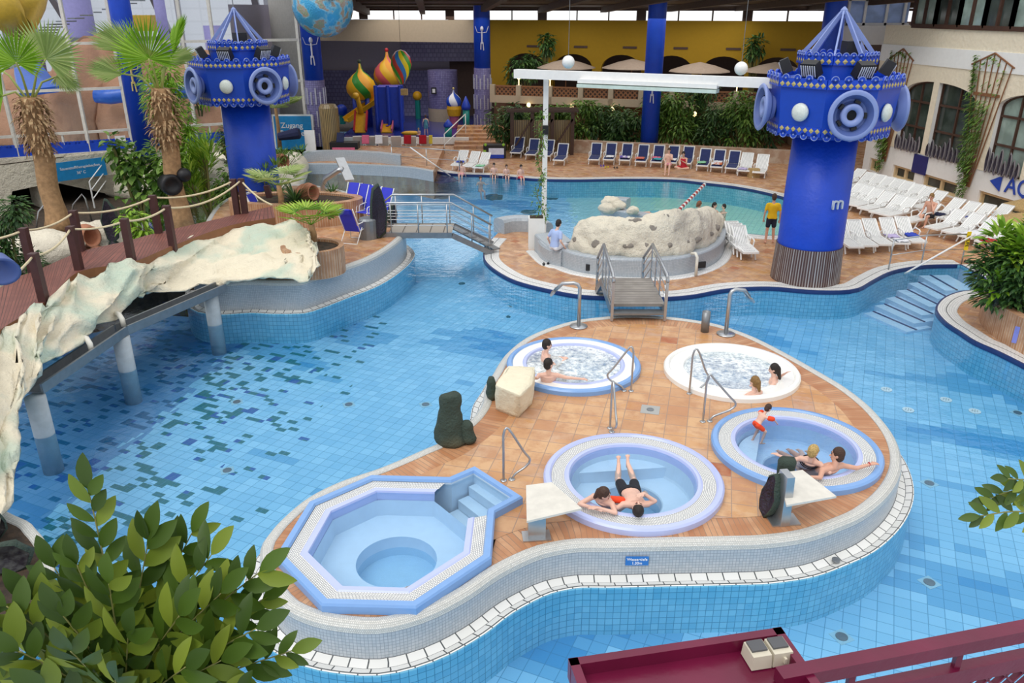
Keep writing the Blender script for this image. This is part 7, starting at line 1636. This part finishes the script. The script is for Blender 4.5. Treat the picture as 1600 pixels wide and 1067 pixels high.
def person(label, loc, yaw, J, S=1.0, sk='skin', hair='h_dark', hlen=0, vox=.012, top=None, bottom=None, sleeves=False, trousers=False, face=True, group=None, female=False, straps=None):
    """J: joints in local metres (x right, y forward, z up): pel, neck, head, look, armL/armR=(elbow, wrist), legL/legR=(knee, ankle)"""
    t = thing('person', label, 'person', loc, yaw, group); V = lambda p: Vector(p)*S
    pel, neck, head = V(J['pel']), V(J['neck']), V(J['head']); look = Vector(J.get('look', (0, 1, 0))).normalized()
    up_ = (neck-pel).normalized(); sd = Vector(J.get('side', (1, 0, 0))); sd = (sd-up_*sd.dot(up_)).normalized(); fw = up_.cross(sd)
    sw = (.165 if female else .19)*S; hw = (.095 if female else .09)*S
    b = MB(); tor = MB()
    def torso(b, inf, lo=0, hi=1):
        rs = []
        for k, (u, wx, wy) in enumerate(((-.10, .10, .08), (-.03, .165, .11), (.12, .16, .105), (.35, .135, .095), (.6, .16, .105), (.8, .175, .105), (.92, .15, .085), (1.02, .07, .055))):
            if u < lo-.01 or u > hi+.01: continue
            c = pel+(neck-pel)*u; wx *= S*(.92 if female else 1); wy *= S
            rs.append([c+sd*(cos(2*pi*j/16)*(wx+inf))+fw*(sin(2*pi*j/16)*(wy+inf)) for j in range(16)])
        b.rings(rs)
    torso(b, 0); shp = {}; hip = {}
    for s, k in ((-1, 'L'), (1, 'R')):
        sh = neck-up_*.07*S+sd*s*sw; shp[k] = sh; cap(b, neck-up_*.04*S, sh, .055*S, .055*S)
        el, wr = V(J['arm'+k][0]), V(J['arm'+k][1]); cap(b, sh, el, .048*S, .038*S); cap(b, el, wr, .037*S, .026*S)
        # hand
        hd = J.get('hand'+k); d = (wr-el).normalized() if hd is None else Vector(hd).normalized(); q = d.cross(Vector((0, 0, 1))); q = q.normalized() if q.length > .2 else sd.copy(); u2 = q.cross(d)
        pm = wr+d*.085*S; 
        for o_ in (-.024, 0, .024): cap(b, wr+q*o_*.6*S+d*.01*S, pm+q*o_*S, .018*S, .016*S, 8)
        for i, (o_, l_) in enumerate(((-.033, .062), (-.011, .075), (.011, .070), (.033, .054))):
            f0 = pm+q*o_*S; f1 = f0+(d*.6*l_+q*o_*.12-u2*.006)*S; f2 = f1+(d*.45*l_-u2*.018)*S; cap(b, f0, f1, .0095*S, .009*S, 6); cap(b, f1, f2, .009*S, .0078*S, 6)
        th_ = wr+d*.03*S-q*s*.025*S; cap(b, th_, th_+(d*.035-q*s*.028)*S, .012*S, .010*S, 6); cap(b, th_+(d*.035-q*s*.028)*S, th_+(d*.065-q*s*.034)*S, .010*S, .009*S, 6)
        hp_ = pel-up_*.02*S+sd*s*hw; hip[k] = hp_; kn, an = V(J['leg'+k][0]), V(J['leg'+k][1]); cap(b, hp_, kn, .085*S, .056*S, 12); cap(b, kn, kn.lerp(an, .35), .055*S, .056*S, 10); cap(b, kn.lerp(an, .35), an, .056*S, .037*S, 10)
        ft = Vector(J.get('foot', (0, 1, -.15))).normalized(); cap(b, an-ft*.03*S-Vector((0, 0, .02*S)), an+ft*.15*S-Vector((0, 0, .03*S)), .036*S, .026*S, 8)
        for i in range(5): o_ = (i-2)*.016; qf = ft.cross(Vector((0, 0, 1))).normalized() if abs(ft.z) < .95 else sd; cap(b, an+ft*.15*S-Vector((0, 0, .035*S))+qf*o_*S, an+ft*(.19-.006*abs(i-2))*S-Vector((0, 0, .038*S))+qf*o_*1.1*S, .010*S, .009*S, 6)
    # neck and head
    hu = (head-neck).normalized(); hu = (Vector((0, 0, 1))*.5+hu).normalized() if 'headup' not in J else Vector(J['headup']).normalized(); lk = (look-hu*look.dot(hu)).normalized(); hs = lk.cross(hu)
    cap(b, neck-up_*.02*S, head-hu*.05*S, .055*S, .052*S); HS = S*(1.0 if S > .8 else 1+.55*(.9-S))
    Rm = Matrix((hs, lk, hu)).transposed()
    b.sph(head+hu*.02*HS, .1*HS, 16, 12, (.76, .93, 1.08), Rm); b.sph(head-hu*.055*HS+lk*.025*HS, .062*HS, 12, 8, (.86, 1.0, .95), Rm)
    cap(b, head+lk*.088*HS+hu*.012*HS, head+lk*.106*HS-hu*.022*HS, .009*HS, .014*HS, 8)
    for s in (-1, 1): b.sph(head+hs*s*.078*HS-hu*.005*HS, .026*HS, 8, 6, (.4, .8, 1.2), Rm)
    body = finish(b, 'body', sk, t, vox)
    if face:
        for s in (-1, 1):
            e = MB(); e.sph(head+hs*s*.032*HS+lk*.086*HS+hu*.022*HS, .013*HS, 8, 6, (1.2, .6, .7), Rm); e.build('eye', M['h_dark'], t, True)
            e = MB(); cap(e, head+hs*s*.02*HS+lk*.092*HS+hu*.042*HS, head+hs*s*.05*HS+lk*.082*HS+hu*.042*HS, .005*HS, .004*HS, 5); e.build('eyebrow', hair, t, True)
        e = MB(); cap(e, head-hs*.02*HS+lk*.086*HS-hu*.052*HS, head+hs*.02*HS+lk*.086*HS-hu*.052*HS, .0075*HS, .0075*HS, 6); e.build('mouth', M.setdefault('lips', mat('lips', 'b06058', .5)), t, True)
    h = MB(); h.sph(head+hu*.04*HS-lk*.018*HS, .112*HS, 16, 12, (.80, .93, 1.0), Rm)
    if hlen: cap(h, head-lk*.08*HS+hu*.02*HS, head-lk*(.10+.03)*HS-hu*hlen*HS, .07*HS, .03*HS)
    h.sph(head-lk*.035*HS-hu*.01*HS, .098*HS, 14, 10, (.86, .85, 1.0), Rm)
    finish(h, 'hair', hair, t, vox*.9)
    if top:
        c = MB(); torso(c, .016*S, -.03, 1)
        if sleeves:
            for k in 'LR': e = V(J['arm'+k][0]); cap(c, shp[k], shp[k].lerp(e, .65), .066*S, .058*S)
        cap(c, neck-up_*.05*S-sd*sw*.8, neck-up_*.05*S+sd*sw*.8, .062*S, .062*S) if sleeves else None
        finish(c, 'top', top, t, vox)
    if bottom:
        c = MB(); torso(c, .014*S, -.1, .15)
        for k in 'LR':
            kn, an = V(J['leg'+k][0]), V(J['leg'+k][1]); cap(c, hip[k], hip[k].lerp(kn, 1.0 if trousers else .62), .098*S, .070*S if trousers else .085*S, 12)
            if trousers: cap(c, kn, an, .070*S, .052*S, 12)
        finish(c, 'trousers' if trousers else 'shorts', bottom, t, vox)
    if straps:
        for u in straps:
            c = MB(); cc_ = pel+(neck-pel)*u; wx, wy = .168*S*(.92 if female else 1), .108*S
            c.tube([cc_+sd*(cos(2*pi*j/20)*wx)+fw*(sin(2*pi*j/20)*wy) for j in range(21)], .010*S, 6); c.build('bikini_strap', 'c_black', t, True)
        for s in (-1, 1): c = MB(); c.tube([pel+(neck-pel)*straps[-1]-fw*.1*S+sd*s*.09*S, pel+(neck-pel)*.98-fw*.07*S+sd*s*.10*S], .009*S, 5); c.build('shoulder_strap', 'c_black', t, True)
    return t
STAND = dict(pel=(0, 0, .93), neck=(0, .02, 1.47), head=(0, .05, 1.66), armL=((-.26, -.02, 1.15), (-.27, .04, .88)), armR=((.26, -.02, 1.15), (.28, .05, .88)), legL=((-.11, .02, .50), (-.13, -.04, .09)), legR=((.11, .04, .50), (.15, .06, .09)), handL=(0, .1, -1), handR=(0, .1, -1))
person('person in a yellow shirt and navy shorts standing by the pool, seen from behind', P(1201, 381, ZD), R(-8), STAND, 1.0, 'skin2', 'h_brown', 0, .018, 'c_yellow', 'c_navy', True)
def sit(armL=((-.24, .1, .30), (-.20, .34, .14)), armR=((.24, .1, .30), (.20, .34, .14)), lean=.05, kn=.42, drop=-.42, look=(0, 1, -.1), spread=.1, hy=.08):
    return dict(pel=(0, 0, .10), neck=(0, lean, .64), head=(0, lean+hy, .83), look=look, armL=armL, armR=armR, legL=((-spread, kn, .12), (-spread, kn+.06, drop+.08)), legR=((spread, kn, .12), (spread, kn+.05, drop+.08)))
person('person in light blue shirt and white trousers sitting on the grey bench', P(866, 391, .62)+Vector((0, .05, 0)), R(-48), sit(armL=((-.28, -.02, .34), (-.30, .12, .10)), armR=((.28, .0, .34), (.26, .2, .12)), lean=.10, drop=-.42), 1.0, 'skin', 'h_dark', 0, .016, 'c_lblue', 'c_white', True, True)
# sunbathers on the navy loungers
person('person with dark hair in a pale bikini sitting on a navy lounger, one leg down', P(1044, 259, .46), R(165), sit(armL=((-.2, .2, .36), (-.05, .3, .5)), armR=((.22, .12, .32), (.12, .36, .22)), kn=.44, drop=-.4), .95, 'skin', 'h_brown', .15, .02, None, 'c_pink', female=True, hair='h_brown') if False else person('person with brown hair in a pale bikini sitting on a navy lounger, legs hanging down', P(1044, 259, .46), R(165), sit(armL=((-.2, .2, .36), (-.05, .3, .5)), armR=((.22, .12, .32), (.12, .36, .22)), kn=.44, drop=-.4), .95, 'skin', 'h_brown', .15, .02, None, 'c_pink', female=True)
person('person in a red swimsuit sitting cross-legged on a navy lounger', P(1068, 264, .46), R(150), dict(pel=(0, 0, .1), neck=(0, .12, .62), head=(0, .2, .80), look=(-.4, 1, -.3), armL=((-.2, .22, .34), (-.05, .40, .46)), armR=((.2, .22, .34), (.1, .42, .3)), legL=((-.36, .3, .12), (.0, .38, .08)), legR=((.36, .3, .12), (.02, .32, .08)), foot=(1, .2, 0)), .95, 'skin2', 'h_dark', .16, .02, 'c_red', 'c_red', female=True)
person('bare-chested person sitting on the wall-row lounger with hand at the mouth', P(1460, 342, .36)+Vector((-.1, .2, 0)), R(128), sit(armL=((-.22, .28, .34), (-.04, .16, .66)), armR=((.24, .1, .3), (.2, .34, .16)), lean=.08, kn=.42, drop=-.3), 1.0, 'skin2', 'h_lightbrown', 0, .018, None, 'c_black')
# children on the far pool edge
for i, (x, y, hr_, bt, l, s_) in enumerate(((722, 274, 'h_brown', 'c_pink', 'child at the left, kneeling in the shallow water by the white loungers', .75), (772, 276, 'h_dark', 'c_black', 'child in dark trunks sitting on the far pool edge, left of the trio', .72), (791, 277, 'h_brown', 'c_navy', 'child sitting on the far pool edge, middle of the trio', .66), (813, 279, 'h_dark', 'c_red', 'child in red trunks sitting on the far pool edge, right of the trio', .72))):
    person(l, P(x, y, ZD), R(180+10*i-10), sit(armL=((-.24, .06, .32), (-.26, .04, .06)), armR=((.24, .06, .32), (.26, .04, .06)), drop=-.38), s_, 'skin', hr_, 0, .02, None, bt)
def bob(label, px, py, zc, yaw, S=1.0, hair='h_dark', hlen=0, top=None, sk='skin', look=(0, 1, 0), arms=None, vox=.02, female=False, lean=(0, 0), **k):
    """person upright in water; zc = height of the head centre; px, py = head centre"""
    h_ = P(px, py, zc); J = dict(pel=(0, 0, 0), neck=(lean[0], lean[1], .54), head=(lean[0]*1.3, lean[1]*1.35+.03, .73), look=look, armL=((-.3, .12, .34), (-.34, .36, .42)), armR=((.3, .12, .34), (.34, .36, .42)), legL=((-.12, .4, .0), (-.12, .46, -.38)), legR=((.12, .4, .0), (.12, .46, -.38)))
    if arms: J.update(arms)
    hl = Vector(J['head'])*S; c, s = cos(yaw), sin(yaw); return person(label, h_-Vector((hl.x*c-hl.y*s, hl.x*s+hl.y*c, hl.z)), yaw, J, S, sk, hair, hlen, vox, top, female=female, **k)
bob('person with red hair and light blue top in the far pool behind the cream rock', 1093, 319, .62, R(-60), 1.0, 'h_red', .1, 'c_lblue')
bob('person with long dark hair in the far pool, right of the red-haired one', 1117, 321, .42, R(-140), .95, 'h_dark', .22, female=True)
bob('swimmer with only the head above water in the far pool near the tower', 1131, 323, .14, R(100), .9, 'h_dark'); bob('swimmer at the far pool edge between two children', 751, 279, .10, R(200), .8, 'h_brown')
lie = dict(pel=(0, 0, 0), neck=(0, .54, .04), head=(0, .72, .08), look=(0, .2, 1), headup=(0, 1, .2), armL=((-.3, .5, 0), (-.4, .75, 0)), armR=((.3, .5, 0), (.4, .75, 0)), legL=((-.12, -.44, 0), (-.14, -.86, -.02)), legR=((.12, -.44, 0), (.14, -.86, -.02)), foot=(0, -.4, .6))
person('person lying in the shallow water just behind the top of the cream rock', P(1028, 333, .05), R(-85), lie, .95, 'skin2', 'h_dark', 0, .02, None, 'c_teal')
# play pool
person('child in a teal swimsuit standing in the play pool, seen from behind', P(666, 212, PYZ), R(10), STAND, .72, 'skin', 'h_brown', .1, .022, 'c_teal', 'c_teal'); person('toddler sitting in the play pool beside the standing child', P(655, 212, PYZ+.02), R(160), sit(drop=.1, kn=.3), .5, 'skin', 'h_blond', 0, .02, None, 'c_pink')
# ---- hot tub people
VX = .0085
bob('dark-haired man sitting chest-deep in the foaming tub, head turned right', 855, 539, .98, R(-80), 1.0, 'h_dark', look=(.1, 1, -.25), vox=VX, arms=dict(armL=((-.27, .2, .30), (-.10, .38, .36)), armR=((.27, .2, .30), (.06, .40, .36))))
bob('dark-haired man with one arm stretched along the foaming tub rim, head turned away', 857, 579, .98, R(150), 1.0, 'h_dark', look=(.8, .5, .1), vox=VX, arms=dict(armL=((-.02, -.0, 0), (0, 0, 0)))) if False else None
J = dict(pel=(0, .25, -.38), neck=(0, 0, .13), head=(.0, .02, .32), look=(.8, .55, 0), armR=((.36, -.10, .08), (.64, -.16, .08)), armL=((-.24, -.12, .08), (-.36, -.1, .06)), legL=((-.12, .65, -.35), (-.12, .7, -.7)), legR=((.12, .65, -.35), (.12, .7, -.7)), handR=(1, -.05, -.05), handL=(-1, .1, 0))
person('dark-haired man leaning on the foaming tub rim with one arm stretched out', P(857, 592, .72), 0, J, 1.0, 'skin', 'h_dark', 0, VX)
bob('fair-haired woman with a braid in the white-rimmed tub, seen from behind', 1179, 597, .90, R(25), .95, 'h_lightbrown', .16, look=(-.2, 1, 0), vox=VX, female=True)
bob('dark-haired woman with a ponytail in the white-rimmed tub, facing left', 1209, 577, .92, R(75), .95, 'h_dark', .22, look=(0, 1, 0), vox=VX, female=True, arms=dict(armR=((.26, -.1, .42), (.16, -.22, .58))))
# toddler
tod = dict(pel=(0, -.06, .80), neck=(0, .20, 1.16), head=(0, .34, 1.34), look=(0, 1, -.5), armL=((-.3, .36, 1.05), (-.26, .52, .86)), armR=((.3, .38, 1.05), (.26, .56, .86)), legL=((-.14, .16, .50), (-.14, -.04, .09)), legR=((.14, .24, .50), (.16, .10, .09)))
tq = P(1150, 660, .62); tc = HT[2][0]; tq = Vector((tq.x, tq.y, 0)); tl = tc+(tq-tc).normalized()*(HT[2][1]-.70)+Vector((0, 0, .36)); td = person('toddler in orange trunks and orange armbands stepping into the blue tub', tl, R(-68), tod, .52, 'skin', 'h_brown', 0, VX, None, 'c_orange')
for k in 'LR': e = Vector(tod['arm'+k][0])*.52; s_ = Vector((-.19 if k == 'L' else .19, .14, 1.1))*.52; c = MB(); cap(c, s_.lerp(e, .45), s_.lerp(e, .85), .047, .047); c.build('armband', 'c_orange', td, True)
# blonde woman and man in tub 3
J = dict(pel=(.10, .42, -.22), neck=(0, 0, .12), head=(.02, -.0, .30), look=(.75, .35, .05), side=(.85, -.5, 0), armL=((-.30, .16, .02), (-.44, .34, .02)), armR=((.26, -.22, .02), (.34, -.08, -.04)), legL=((.2, .85, -.3), (.3, 1.2, -.4)), legR=((.35, .8, -.3), (.45, 1.15, -.4)))
person('blonde woman with hair up and thin black bikini straps, leaning on the blue tub rim', P(1265, 728, .72)+Vector((0, -.02, 0)), 0, J, .95, 'skin', 'h_blond', 0, VX, None, None, female=True, straps=(.62, .86))
J = dict(pel=(-.15, .5, -.34), neck=(0, 0, .10), head=(.03, .06, .28), look=(-.9, .35, .1), side=(.9, .35, 0), armR=((.40, .08, .03), (.66, .17, .05)), armL=((-.28, -.16, .0), (-.50, -.20, .04)), legL=((-.3, .95, -.35), (-.4, 1.3, -.4)), legR=((-.15, 1.0, -.35), (-.2, 1.35, -.4)), handR=(1, .3, 0), handL=(-1, 0, 0))
mn = person('man with receding brown hair spreading his arms along the blue tub rim', P(1303, 738, .72), 0, J, 1.02, 'skin2', 'h_brown', 0, VX)
c = MB(); c.tube([Vector((.66*1.02-.03, .17*1.02, .05))+Vector((.0, .033*cos(a), .033*sin(a))) for a in [2*pi*i/12 for i in range(13)]], .008, 6); c.build('red_wristband', 'c_red', mn, True)
# tub 4
J = dict(pel=(.25, .48, -.35), neck=(0, .02, .08), head=(.03, -.04, .22), look=(.8, -.3, .0), side=(.75, -.6, 0), armL=((-.36, -.02, .02), (-.10, -.16, .02)), armR=((.20, -.24, .0), (-.08, -.18, .06)), legL=((.5, .8, -.4), (.8, 1.0, -.4)), legR=((.6, .7, -.4), (.9, .9, -.4)), handL=(1, -.2, 0), handR=(-1, .1, 0))
person('brown-haired woman resting on folded arms at the lilac tub rim', P(940, 789, .70)+Vector((0, .02, 0)), 0, J, .95, 'skin', 'h_brown', .14, VX, None, None, female=True)
J = dict(pel=(-.02, .46, -.06), neck=(0, -.06, .02), head=(0, -.22, .08), look=(.1, .55, 1), headup=(0, -1, .45), side=(1, 0, 0), armL=((-.30, -.06, -.02), (-.42, .14, 0)), armR=((.30, .02, .06), (.12, .02, .20)), legL=((-.16, .90, -.10), (-.10, 1.28, -.06)), legR=((.10, .90, -.10), (.06, 1.30, -.05)), foot=(0, .3, .5), handL=(-.2, 1, 0), handR=(-.8, -.6, .1))
person('man in black shorts floating on his back in the lilac-rimmed tub, hand on face', P(993, 789, .66), 0, J, 1.0, 'skin', 'h_dark', 0, VX, None, 'c_black')
c = MB(); cap(c, (0, 0, 0), (.16, -.05, .02), .06, .055); o = c.build('armband', 'c_orange', None, True); o.location = P(955, 780, .68); tag(o, 'orange armband between the woman and the floating man', 'armband')
# ================================================================ FOREGROUND
M['magenta'] = mat('dark_magenta_paint', '6e1238', .3, var=.25, vscale=4, bump=.15, bscale=8)
ZQ = 5.9
def Q(x, y): return P(x, y, ZQ)
qa, qb, qc = Q(897, 1040), Q(1216, 992), Q(1275, 1070); e1 = qb-qa; e1.z = 0; e1.normalize(); e2 = Vector((e1.y, -e1.x, 0))
t = thing('ledge_board', 'dark magenta painted wooden shelf in the foreground with chipped paint', 'shelf', qa); W_ = (qb-qa).dot(e1); D_ = .7; ya = math.atan2(e1.y, e1.x)
def qq(u, v, z=0): return e1*u+e2*v+Vector((0, 0, z))
b = MB(); k = b.vs([qq(0, 0, -.03), qq(0, D_, -.03), qq(W_, D_, -.03), qq(W_, 0, -.03), qq(0, 0, -.06), qq(0, D_, -.06), qq(W_, D_, -.06), qq(W_, 0, -.06)]); b.face((k, k+1, k+2, k+3)); b.face((k+7, k+6, k+5, k+4)); [b.face((k+i, k+4+i, k+4+(i+1) % 4, k+(i+1) % 4)) for i in range(4)]; b.build('board', 'magenta', t)
for A, B in ((qq(0, 0), qq(W_, 0)), (qq(0, 0), qq(0, D_)), (qq(W_, 0), qq(W_, D_))): b = MB(); x_ = (B-A).normalized()*.016; b.beam(A-x_-Vector((0, 0, .02)), B+x_-Vector((0, 0, .02)), .03, .075); b.build('raised_edge', 'magenta', t)
# socket box
M['cream_plastic'] = mat('cream_plastic', 'd8d0bc', .5, var=.15); M['grey_lid'] = mat('grey_lid', '55565a', .4)
sb = thing('socket_box', 'cream double outdoor socket box with grey lids on the magenta shelf', 'socket box', Q(1199, 1020)+Vector((0, 0, -.02)), ya)
for s_ in (-1, 1):
    b = MB(); b.box((s_*.036, 0, .02), (.068, .075, .05), taper=.92); u = b.build('housing', 'cream_plastic', sb); b = MB(); b.box((s_*.036, .008, .048), (.052, .045, .008)); b.build('lid', 'grey_lid', u)
b = MB(); b.box((.04, -.04, .02), (.008, .012, .02)); b.build('cable_gland', 'cream_plastic', sb)
# railing beam running right
A = P(1262, 1052, ZQ+.0); B = P(1640, 978, ZQ+.0); t = thing('railing', 'dark magenta wooden railing with lattice at the bottom right', 'railing', A); d = B-A; dn_ = d.normalized()
b = MB(); b.beam(Vector()-dn_*.1, d, .05, .05); b.build('top_rail', 'magenta', t); dz = Vector((0, 0, -.13)); b = MB(); b.beam(dz-dn_*.3, d+dz, .04, .06); b.build('lower_rail', 'magenta', t)
for k_ in (.18, .62): b = MB(); b.beam(d*k_, d*k_+dz, .02, .02, up=(0, 1, 0)); b.build('spacer', 'magenta', t)
b = MB()
for i in range(16):
    u = .06*i; a_ = d.normalized()*u*1.2+dz; b.beam(a_, a_+dn_*.32-Vector((0, 0, .32)), .02, .008); b.beam(a_+dn_*.32, a_-Vector((0, 0, .32)), .02, .008)
b.build('lattice', M.setdefault('magenta_l', M['magenta']), t)
# foreground plant, bottom left
def zz(root_px, stems, label, depth=3.0, seed=1, LS=.165):
    r = random.Random(seed); base = PY(*root_px, depth); t = thing('leafy_plant', label, 'plant', base)
    for i, (pts, Lf, m) in enumerate(stems):
        q = [base]+[PY(x, y, depth+dy) for x, y, dy in pts]; q = spline(q, False, .025); q = [p-base for p in q]; n = len(q); b = MB()
        b.tube(q, [.007*(1-.6*j/n) for j in range(n)], 6); st = b.build('stem', M.setdefault('zzstem', mat('pale_green_stem', '8c8a50', .5)), t, True); b = MB(); side = 1; L_ = [0]
        for j in range(1, n): L_.append(L_[-1]+(q[j]-q[j-1]).length)
        s0 = L_[-1]*.30; s_ = s0
        while s_ < L_[-1]:
            j = min(range(n), key=lambda a: abs(L_[a]-s_)); d = (q[min(j+1, n-1)]-q[max(j-1, 0)]).normalized(); c_ = d.cross(Vector((0, -.75, .55))).normalized(); nn = c_.cross(d)
            tp = s_/L_[-1]; ll = Lf*LS*(.75+.45*sin(pi*min(1, tp*.85)))*r.uniform(.85, 1.15); dir_ = d*(.35+.5*tp)+c_*side*(1-.25*tp)+Vector((r.uniform(-.25, .25), r.uniform(-.25, .25), r.uniform(-.1, .3)))
            leafL(b, q[j], dir_, nn if nn.y < 0 else -nn, ll, ll*.41, .14, r.uniform(.05, .25)); side = -side; s_ += Lf*LS*.27
        leafL(b, q[-1], (q[-1]-q[-2]), Vector((0, -.7, .7)), Lf*LS*1.1, Lf*LS*.45, .12, .1); b.build('leaflets', m, st, True)
    return t
ZS = []
r = random.Random(3)
tips = [(138,765,.1,1.0),(120,850,0,.9),(85,855,.1,1.0),(232,812,.2,1.15),(330,835,.15,1.05),(405,862,.05,1.1),(300,800,.3,1.0),(410,905,.1,.95),(455,985,-.1,.9),(400,950,-.15,1.1),(440,1010,0,.8),(345,1000,-.2,1.1),(170,880,-.2,1.0),(95,925,-.3,1.05),(50,905,-.1,1.1),(10,915,-.2,1.1),(-30,960,-.3,1.1),(30,985,-.4,1.05),(110,985,-.45,1.05),(200,960,-.3,1.1),(280,930,-.2,1.15),(255,880,0,1.1),(205,850,.1,1.0),(345,895,0,1.1),(290,1010,-.35,1.1),(180,1030,-.45,1.1),(70,1040,-.45,1.1),(-20,1030,-.4,1.0),(380,1060,-.3,1.0),(240,1060,-.4,1.0),(150,930,.1,1.0),(60,960,.1,1.0),(310,960,.15,1.1),(225,1000,.1,1.1),(130,1060,0,1.1),(20,1060,.05,1.1)]
for i_, (x, y, dy, s_) in enumerate(tips):
    y += 0 if i_ == 0 else 32
    if i_ in (22, 21, 10, 32, 30): continue
    mx, my = 195+(x-195)*.45, 1180+(y-1180)*.62
    ZS.append(([(195+(x-195)*.2, 1180+(y-1180)*.3, dy*.3), (mx, my-10, dy*.7), (x, y, dy)], s_, 'lf_zz'))
zz((195, 1180), ZS, 'large glossy green leafy plant filling the bottom left foreground', 3.0, 4)
ZR = [([(1650,830,0),(1600,800,0),(1532,806,0)], .9, 'lf_zz'), ([(1655,800,0),(1605,765,.05),(1548,778,.05)], .9, 'lf_zz'), ([(1655,790,0),(1625,755,.05),(1575,748,0)], .9, 'lf_zz')]
zz((1700, 860), ZR, 'small spray of green leaves reaching in at the right edge', 3.4, 9, .11)
# dark crystals in the corner planter
big_geode(P(15, 895, ZI), .5, .7, R(-60), 'dark jagged rock in the tiled corner planter at the left edge', 'dark_rock'); big_geode(P(-12, 850, ZI), .6, .5, R(-40), 'dark jagged rock behind the other one in the corner planter', 'dark_rock')
